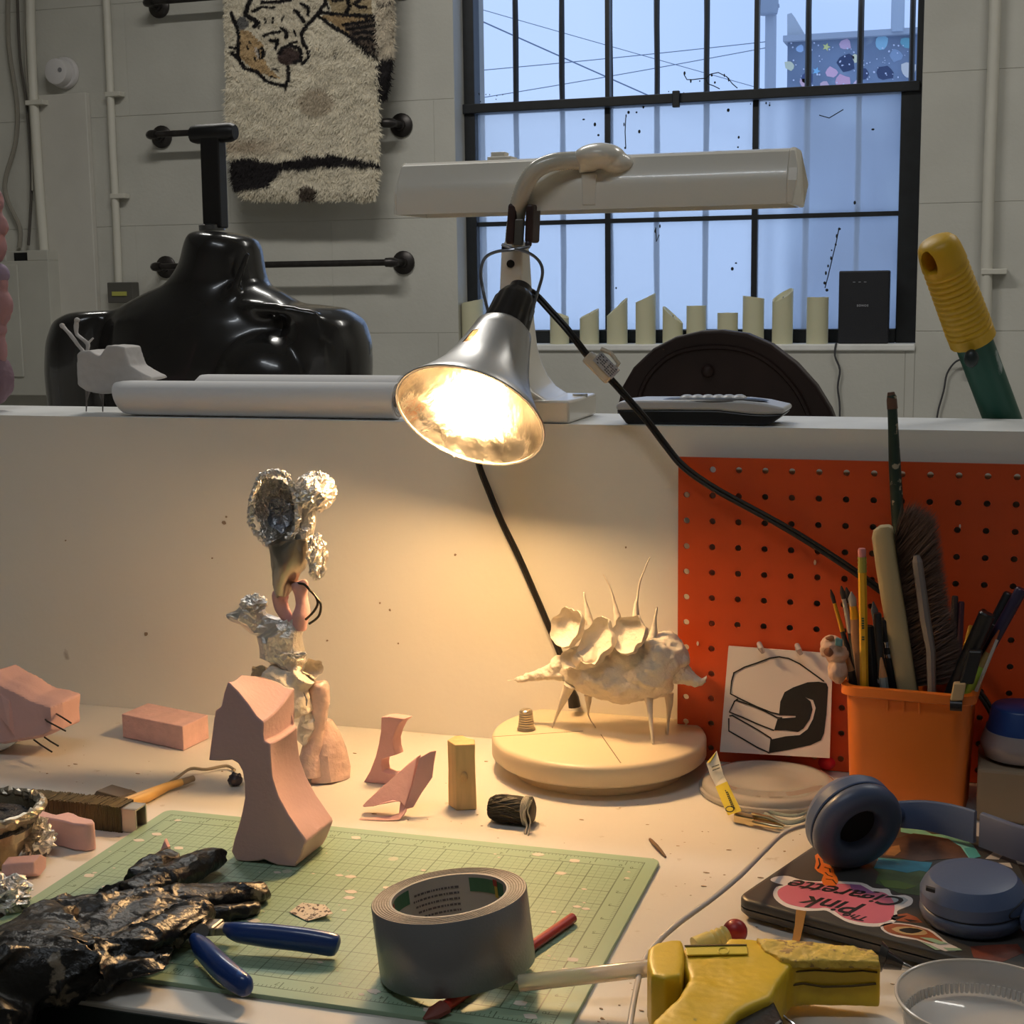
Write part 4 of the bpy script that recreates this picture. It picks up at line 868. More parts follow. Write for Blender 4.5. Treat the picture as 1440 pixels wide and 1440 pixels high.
num.v = [p-mcen for p in num.v]; num.v = [V(p.dot(ux), p.dot(uy), p.z) for p in num.v]
me = bpy.data.meshes.new('ruler_numerals'); me.from_pydata([tuple(p) for p in num.v], [], num.f); me.materials.append(inkm)
no_ = bpy.data.objects.new('ruler_numerals', me); S.collection.objects.link(no_); no_.parent = mat_o; no_['kind'] = 'stuff'

# ================================================================ ORANGE PEGBOARD
pegm = M('orange paint', (.62, .075, .012), .42, var=.08, vs=10, bump=.1, bs=80, col2=(.30, .03, .012), thr=.76, s2=16)
pbY = 1.4255; pbT = .004; pb = None
c0x = P(1002, 697, pbY).x; sp_in = .0254; h0z = P(1002, 697, pbY).z
xl_, zt_ = P(953.5, 800, pbY).x, P(1100, 646, pbY).z
mb = MB(); vs, fs = [], []; NX_, NZ_ = 24, 13; NS = 12; rh = .0031; vid = {}
def addv(p): vs.append(p); return len(vs)-1
colx_ = [c0x+sp_in*(i-1) for i in range(NX_)]; rowz_ = [h0z+sp_in*(1-j) for j in range(NZ_)]
xe = [xl_]+[(a+b)/2 for a, b in zip(colx_[:-1], colx_[1:])]+[colx_[-1]+sp_in/2]; ze = [zt_]+[(a+b)/2 for a, b in zip(rowz_[:-1], rowz_[1:])]+[max(rowz_[-1]-sp_in/2, .002)]
for i, hx_ in enumerate(colx_):
    for j, hz_ in enumerate(rowz_):
        if hz_ < .008: continue
        L_, R_, T_, B_ = xe[i], xe[i+1], ze[j], ze[j+1]
        out = [];
        for k in range(NS):
            a = 2*math.pi*k/NS+math.pi/NS; dx, dz = math.cos(a), math.sin(a)
            tt = min([(R_-hx_)/dx if dx > 1e-6 else 9, (L_-hx_)/dx if dx < -1e-6 else 9, (T_-hz_)/dz if dz > 1e-6 else 9, (B_-hz_)/dz if dz < -1e-6 else 9])
            out.append((hx_+dx*tt, hz_+dz*tt))
        corners = {0: (R_, T_), 1: (L_, T_), 2: (L_, B_), 3: (R_, B_)}
        fi = [addv(V(hx_+rh*math.cos(2*math.pi*k/NS+math.pi/NS), pbY, hz_+rh*math.sin(2*math.pi*k/NS+math.pi/NS))) for k in range(NS)]
        bi = [addv(vs[q]+V(0, pbT, 0)) for q in fi]; oi = [addv(V(a, pbY, b)) for a, b in out]; ci = {k: addv(V(a, pbY, b)) for k, (a, b) in corners.items()}
        for k in range(NS):
            k2 = (k+1) % NS; qd = {2: 0, 5: 1, 8: 2, 11: 3}
            (ax_, az_), (bx_, bz_) = out[k], out[k2]; cr = None
            if abs(ax_-bx_) > 1e-7 and abs(az_-bz_) > 1e-7:
                cr = min(ci, key=lambda c: abs(corners[c][0]-(ax_ if ax_ in (L_, R_) else bx_))+math.hypot(corners[c][0]-(ax_+bx_)/2, corners[c][1]-(az_+bz_)/2))
                fs.append((fi[k], oi[k], ci[cr], oi[k2], fi[k2]))
            else: fs.append((fi[k], oi[k], oi[k2], fi[k2]))
            fs.append((fi[k], fi[k2], bi[k2], bi[k]))
mb.add(vs, fs)
zbp = min(z for z in [p.z for p in vs])
mb.box((xl_, pbY+pbT, zbp), (xe[-1], pbY+pbT+.0005, zbp+.0001)).box((xl_-.0001, pbY, zbp), (xl_, pbY+pbT, zt_)).box((xl_, pbY, zt_), (xe[-1], pbY+pbT, zt_+.0001)).box((xe[-1], pbY, zbp), (xe[-1]+.0001, pbY+pbT, zt_))
pb = mb.build('pegboard', pegm, None, smooth=False, label='orange painted pegboard with rows of round holes, leaning on the partition at the right', cat='pegboard')
# thin wooden spacers that hold it off the wall
for z in (zt_-.02, zbp+.01):
    MB().box((xl_+.05, pbY+pbT+.0006, z-.008), (xe[-1]-.05, PY0-.0004, z+.008)).build('batten', M('raw wood', (.5, .36, .2), .7), pb, smooth=False)
fk = MB()
for a, b, r in ((1146, 791, 4), (981, 905, 3.4), (1350, 740, 3)): fk.prism([P(a+r*.5*math.cos(t), b+r*math.sin(t), pbY-.0006) for t in [k*math.pi/3 for k in range(6)]], V(0, .0005, 0))
fk.build('paint_chips', M('bare hardboard', (.75, .6, .5), .8), pb, smooth=False)

# square card with the ink drawing
cardm = M('card', (.74, .68, .64), .7)
def KY_(py): return 1.4195+(920-py)*.00003-.012*(py-910)/155
def K(a, b, dy=0): px, py = a/4.5+940, b/4.5+880; return P(px, py, KY_(py)+dy)
cd = thing('drawing_card', K(690, 820), 'square white card with a bold black line drawing, clipped to the orange pegboard', 'card')
MB().prism([K(380, 130), K(1040, 178), K(1020, 838), K(325, 798)], V(0, .0028, 0)).build('card', cardm, cd, smooth=False)
inkk = M('black ink', (.010, .011, .012), .6)
def kp(pts, nm='ink_shape', m_=inkk, d=-.0004): MB().prism([K(a, b, d) for a, b in pts], V(0, .0003, 0)).build(nm, m_, cd, smooth=False)
kp([(700, 560), (708, 480), (735, 420), (790, 390), (880, 358), (950, 354), (1000, 365), (1010, 390), (1000, 560), (985, 680), (965, 725), (900, 755), (760, 785), (640, 806), (650, 720), (740, 700), (830, 692), (880, 655), (915, 590), (932, 520), (915, 470), (865, 452), (900, 480), (912, 530), (895, 590), (855, 650), (820, 672), (740, 662), (668, 662), (690, 590), (805, 580), (805, 570), (700, 566)])
kl = [([(410, 300), (480, 262), (560, 235), (640, 205), (700, 196), (760, 206), (830, 240), (900, 290), (985, 352)], 1), ([(415, 298), (400, 350), (392, 430), (470, 470), (560, 512), (650, 548), (700, 560)], 1), ([(425, 470), (530, 505), (620, 545), (690, 582), (720, 582)], 1), ([(418, 478), (385, 545), (470, 580), (560, 620), (668, 662)], 1),
      ([(440, 462), (415, 480)], 1), ([(408, 570), (480, 610), (560, 655), (650, 712)], 1), ([(385, 570), (410, 568)], 1), ([(382, 585), (382, 665), (470, 715), (560, 768), (640, 805)], 1), ([(388, 582), (470, 560)], 0), ([(650, 712), (640, 800)], 1)]
lm = MB()
for pts, q in kl:
    if q: lm.strip([K(a, b, -.0004) for a, b in pts], .0013, (0, -1, 0), .0003)
lm.build('ink_lines', inkk, cd, smooth=False)
clr = M('clear plastic hook', (.85, .8, .78), .15, trans=.6, ior=1.4)
for a, b in ((575, 145), (815, 155)):
    MB().tube([K(a, b-25, .003), K(a, b-30, -.008), K(a+8, b-5, -.010), K(a+25, b+25, -.008)], [.0022, .0026, .003, .002], 10).build('clear_hook', clr, cd)

# ================================================================ TURNTABLE and what stands on it
TZ = .0358; TC = T(842, 1030, TZ); TR = .1052
ttm = M('turntable plastic', (.72, .60, .42), .38, var=.03, vs=3)
tt = thing('turntable', V(TC.x, TC.y, 0), 'round beige sculpting turntable in front of the pegboard edge', 'turntable')
C0 = V(TC.x, TC.y, 0)
MB().lathe([(.084, 0.0003), (.084, .010), (.080, .0145), (.05, .0145)], C0, n=64).build('base', ttm, tt, ang=50)
MB().lathe([(.06, .0135), (TR-.004, .0135), (TR, .017), (TR, TZ-.004), (TR-.0012, TZ-.0015), (TR-.004, TZ), (.0, TZ)], C0, n=96).build('disc', ttm, tt, ang=50)
scm = M('score line', (.16, .11, .06), .7)
for a, b in (((693, 1036), (820, 1028)), ((845, 1033), (873, 1073))):
    MB().strip([T(*a, TZ), T((a[0]+b[0])/2, (a[1]+b[1])/2, TZ), T(*b, TZ)], .0009, (0, 0, 1), .00012).build('score_line', scm, tt, smooth=False)
th = thing('thimble', T(740, 1029, TZ), 'dimpled metal thimble standing on the left side of the turntable', 'thimble')
thm = M('thimble metal', (.55, .48, .38), .3, metal=.9)
rings = []
tcn = T(740, 1026, TZ)
pf = [(.0088, .0003), (.0092, .001), (.0088, .0022), (.0083, .003)]+[(lerp(.0082, .0064, k/14)+(.00022 if k % 2 else -.00018), .003+.0165*k/14) for k in range(15)]+[(.005, .0205), (0, .0203)]
for r, h in pf: rings.append([tcn+V(r*math.cos(a), r*math.sin(a), h+.0001) for a in [2*math.pi*k/28 for k in range(28)]])
MB().loft(rings).build('cup', thm, th, ang=25)

pmm = M('papier mache', (.80, .72, .60), .75, bump=.5, bs=260, var=.05, vs=30)
CY = TC.y+.002; cs = 1.46/2100/4
def k8(a, b, dy=0): return P(a/4+670, b/4+760, CY+dy)
cr = thing('creature_sculpture', V(TC.x, TC.y, TZ), 'off-white papier mache creature with cupped frills, thin spikes and pin legs, on the turntable', 'sculpture')
mb = MB()
mb.tube([k8(*q) for q in [(490, 735), (540, 735), (620, 745), (700, 762), (800, 768), (900, 755), (990, 722), (1060, 690), (1120, 690), (1150, 720)]], [q*cs for q in (50, 80, 108, 128, 140, 150, 156, 146, 112, 62)], 20, sx=1.0)
mb.ell(k8(1065, 620, .004), (85*cs, .030, 85*cs)); mb.ell(k8(900, 640, .004), (130*cs, .03, 100*cs)); mb.ell(k8(650, 650), (110*cs, .024, 70*cs))
fbuild(mb, 'body', pmm, cr, voxel=.0021, sm=4, disp=[(.003, 45), (.0016, 130), (.0009, 330)], ridge=[(.0016, 75), (.0008, 200)])
tl = MB().tube([k8(*q) for q in [(560, 720), (470, 735), (400, 742), (320, 765), (260, 778), (215, 785), (172, 786)]], [q*cs for q in (70, 58, 46, 27, 16, 7, 3)], 14)
tl.ell(k8(480, 700), (60*cs, .012, 55*cs)); fbuild(tl, 'left_tail', pmm, cr, voxel=.0011, sm=2, disp=[(.0022, 110), (.001, 300)])
tl = MB().tube([k8(*q) for q in [(1080, 700), (1130, 735), (1180, 765), (1230, 790), (1262, 797), (1282, 788), (1292, 768), (1296, 752)]], [q*cs for q in (95, 78, 50, 32, 24, 17, 10, 4)], 14)
fbuild(tl, 'right_tail', pmm, cr, voxel=.0012, sm=2, disp=[(.0018, 110), (.0009, 300)])
def bowl(c, ax, rx, ry, up, dep, th=.0013, n=30, m_=7, jt=.08, seed=0, flare=.6):
    ax = ax.normalized(); up = (up-ax*up.dot(ax)).normalized(); rt = up.cross(ax); R = []
    for side in (0, 1):
        for i in (range(m_+1) if side == 0 else range(m_, -1, -1)):
            t = i/m_; rad = math.sin(t*math.pi/2)**flare if t > 0 else .02; ring = []
            for j in range(n):
                a = 2*math.pi*j/n; k = 1+jt*noise.noise(V(math.cos(a)*1.6, math.sin(a)*1.6, seed))*t*2+jt*.7*noise.noise(V(math.cos(a)*5, math.sin(a)*5, seed+t))
                ring.append(c+(rt*math.cos(a)*rx+up*math.sin(a)*ry)*rad*k*(1 if side == 0 else 1.03)+ax*(-dep*(1-t*t)-side*th+dep*.5*jt*noise.noise(V(math.cos(a)*2.5, math.sin(a)*2.5, seed+7))*t))
            R.append(ring)
    R = R[::1]; return MB().loft(R, cap=True)
vdc = ray(842, 950).normalized()
def cup(a, b, rx, ry, sx, sy_, dep, seed, rot=0, dy=0, nm='cup', tilt=.5):
    ax = (-vdc*1.0+cx*sx-cu*sy_).normalized(); up = cu*math.cos(rot)+cx*math.sin(rot)
    o = bowl(k8(a, b, dy), ax, rx*cs, ry*cs, up, dep, seed=seed, jt=.16); jit(o, .0009, 140); o.build(nm, pmm, cr, ang=70)
cup(500, 490, 108, 112, -.9, -.3, .013, 1, .35, -.014); cup(665, 570, 105, 130, -.9, -.35, .012, 2, .5, -.022); cup(850, 520, 114, 100, -.8, -.4, .011, 3, .3, -.026)
cup(525, 665, 60, 62, -.5, -.2, .010, 4, 0, -.022); cup(1090, 610, 88, 72, .9, .5, .015, 5, 0, .004)
for pts, rs in (([(640, 470), (628, 420), (612, 340), (606, 292)], (26, 20, 8, 5)), ([(800, 470), (790, 420), (776, 350), (762, 290), (738, 235), (714, 193)], (26, 20, 9, 5, 4, 3)), ([(900, 440), (898, 380), (905, 320), (918, 240), (945, 165), (974, 93)], (22, 16, 7, 5, 4, 4)), ([(990, 570), (998, 520), (1005, 450), (1015, 373)], (36, 24, 9, 4))):
    o = MB().tube(smoothpts([k8(a, b, -.002) for a, b in pts]), [0]*(4*(len(pts)-1)+1), 10); n_ = 4*(len(pts)-1)+1
    rad = [np.interp(k/(n_-1)*(len(pts)-1), range(len(pts)), rs)*cs for k in range(n_)]
    o = MB().tube(smoothpts([k8(a, b, -.002) for a, b in pts]), rad, 10); jit(o, .0006, 200); o.build('spike', pmm, cr)
def leg(pts, foot, rs, nm='leg', dy=0):
    f = T(foot[0]/4+670, foot[1]/4+760, TZ+.0004); m_ = len(pts); ps = []
    for k, (a, b) in enumerate(pts): ps.append(P(a/4+670, b/4+760, lerp(CY+dy, f.y, k/m_)))
    o = MB().tube(smoothpts(ps+[f], 3), [np.interp(k/3, range(m_+1), rs)*cs for k in range(3*m_+1)], 10); jit(o, .0003, 200); o.build(nm, pmm, cr)
leg([(525, 810), (500, 870), (470, 940), (450, 990)], (427, 1052), (36, 26, 14, 8, 4), dy=-.012)
leg([(628, 870), (630, 920), (629, 955), (632, 992)], (672, 1054), (24, 14, 7, 4, 3), dy=.01)
leg([(968, 880), (974, 930), (979, 990), (986, 1070)], (993, 1146), (30, 18, 13, 10, 6), dy=-.014)
leg([(1082, 860), (1086, 920), (1082, 970), (1078, 1030)], (1076, 1093), (28, 20, 12, 8, 5), dy=.012)

# ================================================================ FOAM, WOOD AND WIRE ON THE DESK
pink = M('pink foam', (.70, .45, .44), .75, var=.05, vs=20, bump=.15, bs=260)
pinkc = M('pink foam cut face', (.70, .45, .43), .85, var=.12, vs=60, bump=.6, bs=180)
# big carved block
a = T(325, 1212, MT+.0005); b = T(428, 1219, MT+.0005); BYp = T(372, 1216, MT).y; EX = T(468, 1186, MT)-T(430, 1217, MT); EX.z = 0
c2_ = lambda a, b: (a/4.235+240, b/4.235+900)
fo = [((340, 245), .42), ((400, 305), .85), ((470, 395), 1.0), ((510, 455), 1.05), ((552, 490), 1.1), ((548, 560), 1.1), ((556, 604), 1.05), ((590, 615), .95), ((595, 700), .95), ((605, 820), .98), ((640, 930), 1), ((700, 1040), 1), ((755, 1120), 1), ((800, 1185), 1), ((806, 1205), 1), ((770, 1300), 1), ((740, 1352), 1), ((640, 1345), 1), ((590, 1325), .9), ((555, 1308), .9), ((520, 1318), .9), ((450, 1335), .9), ((390, 1330), .9), ((360, 1260), .6),
      ((380, 1180), .5), ((400, 1120), .5), ((425, 1020), .45), ((440, 940), .45), ((438, 850), .4), ((425, 780), .4), ((400, 735), .4), ((365, 715), .4), ((290, 722), .45), ((225, 718), .5), ((240, 600), .5), ((255, 480), .55), ((265, 420), .55), ((300, 395), .55), ((318, 310), .5)]
base_o = V(P(370, 1216, BYp).x, BYp, MT+.0004)
cf = thing('carved_foam_block', base_o, 'large pink foam block carved like a leaning boot, standing on the cutting mat', 'foam carving')
f3 = [P(*c2_(*p), BYp+(0)) for p, k in fo]; f3 = [V(p.x, p.y, max(p.z, MT+.0006)) for p in f3]
LN = len(f3); NS_ = 8; rings = []
for s_ in range(NS_+1):
    t = s_/NS_; ring = []
    for (p, k), q in zip(fo, f3):
        off = EX*k*t
        up = V(0, 0, -.002*math.sin(math.pi*t) if p[1] < 620 else (-.0015 if 600 < p[1] < 1200 and p[0] > 560 else 0)*0)
        inn = V(-.0035*math.sin(math.pi*t), 0, 0) if (p[0] > 560 and 640 < p[1] < 1150) else V(0, 0, 0)
        if t > 0 and p[1] < 500 and p[0] > 390: up = V(0, 0, .014*t*(p[0]-390)/160-.003*math.sin(math.pi*t))
        ring.append(V(*(q+off+up+inn)))
    rings.append(ring)
MB().loft(rings).build('foam', pink, cf, smooth=True, ang=32, bevel=.0012, seg=2)
# wedge that closes the foot at the right
mbw = MB()
# left faceted foam piece with four wires
Yw = 1.245; wz = T(30, 1060, 0).z
pf_ = thing('wired_foam_piece', V(P(20, 1050, Yw).x, Yw, .006), 'faceted pink foam piece with four wire ends, at the left edge', 'foam carving')
c3 = lambda a, b, Y: P(a/4.5, b/4.5+920, Y)
fr_ = [c3(-160, 240, Yw), c3(-80, 110, Yw), c3(10, 175, Yw), c3(100, 215, Yw), c3(210, 275, Yw), c3(355, 322, Yw), c3(358, 430, Yw), c3(360, 500, Yw), c3(300, 525, Yw), c3(230, 545, Yw), c3(125, 562, Yw), c3(60, 575, Yw), c3(0, 588, Yw), c3(-160, 560, Yw)]
rings = [[V(p.x, p.y+dy, lerp(cz_, p.z, k)) if False else V(lerp(cxm, p.x, k), p.y+dy, lerp(czm, p.z, k)) for p in fr_] for (dy, k) in ((0, .86), (.012, 1), (.045, .95)) for cxm, czm in [(c3(100, 420, Yw).x, c3(100, 420, Yw).z)] for cz_ in [0]]
mb = MB().loft(rings); fbuild(mb, 'foam', pink, pf_, voxel=.0022, sm=1, disp=[(.002, 40)], smooth=False)
MB().prism([c3(0, 250, Yw-.002), c3(60, 300, Yw-.002), c3(115, 560, Yw+.002), c3(60, 470, Yw-.004), c3(0, 400, Yw-.002)], V(0, .012, 0)).build('facet', pink, pf_, smooth=False, bevel=.001)
wr = M('dark wire', (.05, .045, .035), .4, metal=.5)
for (p, q, r) in (((340, 368), (395, 400), (450, 436)), ((268, 392), (300, 425), (415, 486)), ((215, 542), (260, 575), (328, 618)), ((282, 525), (320, 552), (368, 580))):
    MB().tube([c3(*p, Yw+.01), c3(*q, Yw-.004), c3(*r, Yw-.012)], .0009, 6).build('wire_end', wr, pf_)
clearp = M('clear plastic dish', (.86, .84, .80), .18, trans=.75, ior=1.25, bump=.1, bs=60)
dish = MB(); dc = V(P(-75, 1060, 1.25).x, 1.262, 0)
dish.lathe([(.060, .0003), (.066, .0045), (.0675, .0048), (.062, .0012), (0, .0012)], dc, n=48); dish.build('clear_dish', clearp, None, label='shallow clear plastic dish under the wired foam piece at the left edge', cat='dish')
# flat pink block
hz = P(257, 1022, T(257, 1056, 0).y).z
A_, B_, D_ = T(171, 1004.4, hz), T(256.7, 1022.2, hz), T(208, 988.8, hz); C_ = B_+(D_-A_)*1.0
mb = MB().prism([V(p.x, p.y, .0004) for p in (A_, B_, C_, D_)], V(0, 0, hz)); mb.build('foam_block', pinkc, None, smooth=False, bevel=.001, label='square flat pink foam block at the back left of the desk', cat='foam block')

# wood block
def pillar(toppx, base, h=None, z0=0, shrink=1.0):
    Yb = T(*base[0], z0).y; h = h or P(base[1][0], base[1][1], Yb).z; return [T(a, b, h) for a, b in toppx], h
c7 = lambda a, b: (a/4.5+480, b/4.5+980)
tp, h = pillar([c7(*q) for q in [(670, 272), (720, 304), (846, 298), (842, 268), (790, 256), (768, 242), (715, 246)]], [(641, 1140.5), (640, 1047.6)])
wood_l = M('raw pale wood', (.66, .46, .22), .6, var=.22, vs=14, bump=.25, bs=50, stretch=(6, 6, .8))
ctr = sum(tp, V(0, 0, 0))/len(tp); wbk = thing('wood_block', V(ctr.x, ctr.y, 0), 'upright whittled wood block with a knot, between pink offcuts and turntable', 'wood block')
rings = []
for t in (0, .06, .3, .55, .8, 1):
    rings.append([V(lerp(ctr.x, p.x, 1.02-.04*t)+.001*noise.noise(V(p.x*40, t*3, 1)), lerp(ctr.y, p.y, 1.0), .0004+(h-.0004)*t) for p in tp])
MB().loft(rings).build('block', wood_l, wbk, smooth=False, bevel=.0008)
MB().ell(P(653, 1092, T(641, 1140, 0).y-.0005), (.0035, .0014, .0048), n=12, m_=8).build('knot', M('wood knot', (.50, .33, .15), .6, bump=.5, bs=200), wbk)

# curved offcut, standing
pp = M('thin pink foam', (.72, .42, .41), .7, var=.08, vs=30, bump=.3, bs=200)
oY = 1.335
o7 = lambda a, b, Y: P(a/4.5+480, b/4.5+980, Y)
def z0_(p): return V(p.x, p.y, max(p.z, .0006))
g1 = [(252, 128), (300, 124), (400, 140), (365, 170), (340, 220), (325, 270), (328, 320), (342, 368), (300, 380), (255, 395), (250, 430), (256, 470), (300, 488), (360, 488), (420, 470), (330, 545), (290, 570), (210, 574), (150, 570), (140, 550), (180, 470), (215, 380), (235, 300), (248, 220)]
yb = T(511, 1107, 0).y+.012
MB().prism([z0_(o7(a, b, yb)) for a, b in g1], V(.004, .012, 0)).build('curved_foam_offcut', pp, None, smooth=True, ang=30, bevel=.0008, label='thin curved pink foam offcut standing upright like a hook, left of the wood block', cat='foam offcut')
yb = T(560, 1150, 0).y
o2 = thing('folded_foam_offcut', V(P(545, 1150, yb).x, yb, 0), 'two-lobed pink foam offcut like a folded wing, leaning in front of the curved one', 'foam offcut')
def q7(a, b, dy=0): return z0_(o7(a, b, yb+dy))
MB().prism([q7(130, 690, .0), q7(160, 660, .004), q7(250, 575, .010), q7(330, 510, .014), q7(420, 425, .016), q7(482, 376, .018), q7(440, 560, .010), q7(402, 700, .0), q7(372, 665, .0), q7(300, 668, -.004), q7(200, 695, -.004), q7(140, 700, -.002)], V(.002, .006, .001)).build('front_lobe', pp, o2, smooth=True, ang=30, bevel=.001)
MB().prism([q7(405, 705, .002), q7(450, 540, .008), q7(490, 385, .014), q7(566, 342, .022), q7(548, 440, .018), q7(540, 520, .016), q7(510, 560, .012), q7(470, 620, .008), q7(415, 712, .0)], V(.004, .006, 0)).build('rear_lobe', pp, o2, smooth=True, ang=30, bevel=.001)
MB().prism([q7(372, 665, .002), q7(405, 700, .002), q7(398, 740, -.004), q7(370, 778, -.008), q7(280, 790, -.012), q7(105, 799, -.016), q7(180, 780, -.013), q7(300, 765, -.008), q7(360, 745, -.005)], V(.001, .004, .001)).build('foot', pp, o2, smooth=False, bevel=.0006)

# thread bundle
tbm = M('dark thread', (.035, .030, .018), .6, var=.4, vs=200)
yb = T(715, 1162, 0).y; cth = V(P(715, 1145, yb).x, yb+.009, .0125)
tb_ = thing('thread_bundle', V(cth.x, cth.y, 0), 'dark green thread wound into a small bundle tied with pale string', 'thread')
mb = MB(); half = .0205
rings = []
for t, r in ((-1, .006), (-.96, .0095), (-.6, .0118), (0, .0122), (.6, .0118), (.96, .0105), (1, .007)): rings.append([cth+V(half*t, r*.95*math.cos(a)*(1+.0), r*math.sin(a)) for a in [2*math.pi*k/20 for k in range(20)]])
mb.loft(rings); jit(mb, .0008, 90); mb.build('core', tbm, tb_)
mb = MB()
for k in range(46):
    a0 = random.uniform(0, 6.28); pts = []
    for i in range(9):
        t = -1+2*i/8; a = a0+.35*math.sin(t*2+k); r = (.0123-.004*abs(t)**5); pts.append(cth+V(half*t*.98, r*math.cos(a), r*math.sin(a)))
    mb.tube(pts, .00045, 4)
mb.build('thread_strands', tbm, tb_, kind='stuff')
st = M('pale string', (.45, .42, .35), .8); mb = MB()
for k in range(4): mb.tube([cth+V(.0125+.0014*k+.0008*math.sin(a*2), .0128*math.cos(a), .0130*math.sin(a)-.0002) for a in [2*math.pi*i/18 for i in range(18)]], .0006, 5, closed=True)
mb.tube(smoothpts([P(745, 1120, yb-.004), P(741, 1132, yb-.006), P(736, 1148, yb-.006), P(741, 1160, yb-.006), V(*T(738, 1172, .001))]), .0009, 5).tube(smoothpts([P(748, 1126, yb-.004), P(742, 1140, yb-.005), P(746, 1155, yb-.005), V(*T(742, 1174, .001))]), .0007, 5)
mb.build('tie_string', st, tb_)

# ---------------------------------------------------------------- foil sculpture
def foil(name, c, rgh): return M(name, c, rgh, metal=.92, bump=1.0, bs=240, detail=6)
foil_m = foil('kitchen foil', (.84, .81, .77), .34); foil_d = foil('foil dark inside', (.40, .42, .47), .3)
FY = T(440, 1100, 0).y; fs_ = FY/2100/.93
f1 = lambda a, b, dy=0: P(a/5.143+280, b/5.143+640, FY+dy); u1 = fs_/5.143
f2 = lambda a, b, dy=0: P(a/4.235+240, b/4.235+900, FY+dy); u2 = fs_/4.235
fsc = thing('foil_sculpture', V(T(440, 1100, 0).x, FY+.015, 0), 'tall crumpled foil and pink foam stalk sculpture with a foil cup on top', 'sculpture')
def crm(mb, amp, sc=110, fine=.0006):
    for i, p in enumerate(mb.v): mb.v[i] = p+V(nz3(p, sc, 1), nz3(p, sc, 5), nz3(p, sc, 9))*amp+V(random.uniform(-1, 1), random.uniform(-1, 1), random.uniform(-1, 1))*fine
    return mb
fax = (-ray(380, 720).normalized()*1.0-cx*.35-cu*.18)
mb = bowl(f1(545, 385), fax, 165*u1, 262*u1, cu*1.0-cx*.10, .017, th=.003, n=110, m_=34, jt=.10, seed=11, flare=.55); crm(mb, .0018, 190, .0010); mb.build('foil_cup', foil_m, fsc, smooth=False)
rim = [f1(545+172*math.cos(a)*(1+.06*math.sin(3*a)), 385+268*math.sin(a)*(1+.04*math.sin(5*a)), -.006+.004*math.sin(a)) for a in [2*math.pi*k/110 for k in range(110)]]
mb = MB().tube(rim, [.0030+.0009*random.uniform(-1, 1) for _ in rim], 10, closed=True); crm(mb, .0016, 180, .0008); mb.build('cup_rim', foil_m, fsc, smooth=False)
mb = bowl(f1(580, 440, -.001), fax, 100*u1, 118*u1, cu, .009, n=36, m_=8, jt=.2, seed=5); crm(mb, .002, 150, .0006); mb.build('cup_lining', foil_d, fsc, smooth=False)
mb = crumple(f1(840, 265, .012), (150*u1, .024, 145*u1), n=44, m_=26, a=.10, seed=2); crm(mb, .002, 160, .0009); mb.build('foil_ball', foil_m, fsc, smooth=False)
mb = MB().tube(smoothpts([f1(790, 360, .008), f1(780, 480, .006), f1(760, 620, .004)], 5), [.0085]*11, 12); crm(mb, .002, 120, .0004); mb.build('upper_stem', foil_m, fsc, smooth=False)
mb = MB(); R_ = []
for (b_, xa, xb, ry) in ((595, 600, 800, .012), (650, 490, 800, .016), (720, 505, 800, .017), (800, 520, 775, .017), (870, 532, 720, .015), (940, 545, 690, .013), (1005, 552, 662, .010)):
    cc_, rx = f1((xa+xb)/2, b_), (xb-xa)/2*u1; R_.append([cc_+V(rx*math.cos(a), ry*math.sin(a), .002*math.sin(3*a+b_)) for a in [2*math.pi*k/28 for k in range(28)]])
mb.loft(R_); crm(mb, .003, 90, .0003); mb.build('foil_sheath', M('smooth foil', (.42, .39, .33), .32, metal=1, bump=.3, bs=60), fsc, ang=40)
mb = crumple(f1(850, 740, -.004), (62*u1, .012, 165*u1), n=34, m_=22, a=.2, seed=6); crm(mb, .003, 150, .0009); mb.build('foil_wad', foil_m, fsc, smooth=False)
mb = MB().tube(smoothpts([f1(600, 990), f1(585, 1040), f1(600, 1110), f1(640, 1180), f1(650, 1215)], 4), [r*.72 for r in (.0105, .0105, .0112, .0115, .011, .0105, .0100, .0095, .009, .0085, .008, .0075, .007, .0065, .006, .006, .006)], 12); jit(mb, .0015, 80); mb.build('pink_stem', pp, fsc)
mb = MB().tube(smoothpts([f1(715, 915), f1(735, 980), f1(750, 1070), f1(735, 1160), f1(725, 1260)], 4), [r*.7 for r in (.0095, .011, .0115, .011, .010, .009, .0085, .0085, .0085, .009, .010, .0115, .0125, .012, .0115, .011, .010)], 12); jit(mb, .0018, 80); mb.build('pink_stem', pp, fsc)
for pts in ([(712, 928), (760, 935), (800, 975), (850, 1030), (880, 1080), (872, 1150), (840, 1190), (795, 1220)], [(800, 978), (835, 1010), (858, 1070), (830, 1130), (770, 1190)]):
    MB().tube(smoothpts([f1(*q, -.006) for q in pts]), .0012, 7).build('wire_loop', wr, fsc)
mb = MB(); R_ = []
for (a_, b_, ra, rb) in ((205, 1162, 6, 8), (260, 1165, 50, 40), (330, 1150, 90, 95), (400, 1170, 85, 130), (460, 1230, 60, 100), (540, 1240, 50, 70), (620, 1230, 50, 60)):
    R_.append([f1(a_, b_)+V(0.25*rb*u1*math.sin(a), .012*math.cos(a)*(ra/90+.2), rb*u1*math.sin(a)) for a in [2*math.pi*k/26 for k in range(26)]])
mb.loft(R_); crm(mb, .0045, 70, .0008); mb.build('foil_leaf', foil_m, fsc, smooth=False)
mb = crumple(f1(395, 1075), (100*u1, .014, 62*u1), n=34, m_=18, a=.22, seed=8); crm(mb, .002, 150, .001); mb.build('leaf_crumple', foil_m, fsc, smooth=False)
mb = MB(); R_ = []
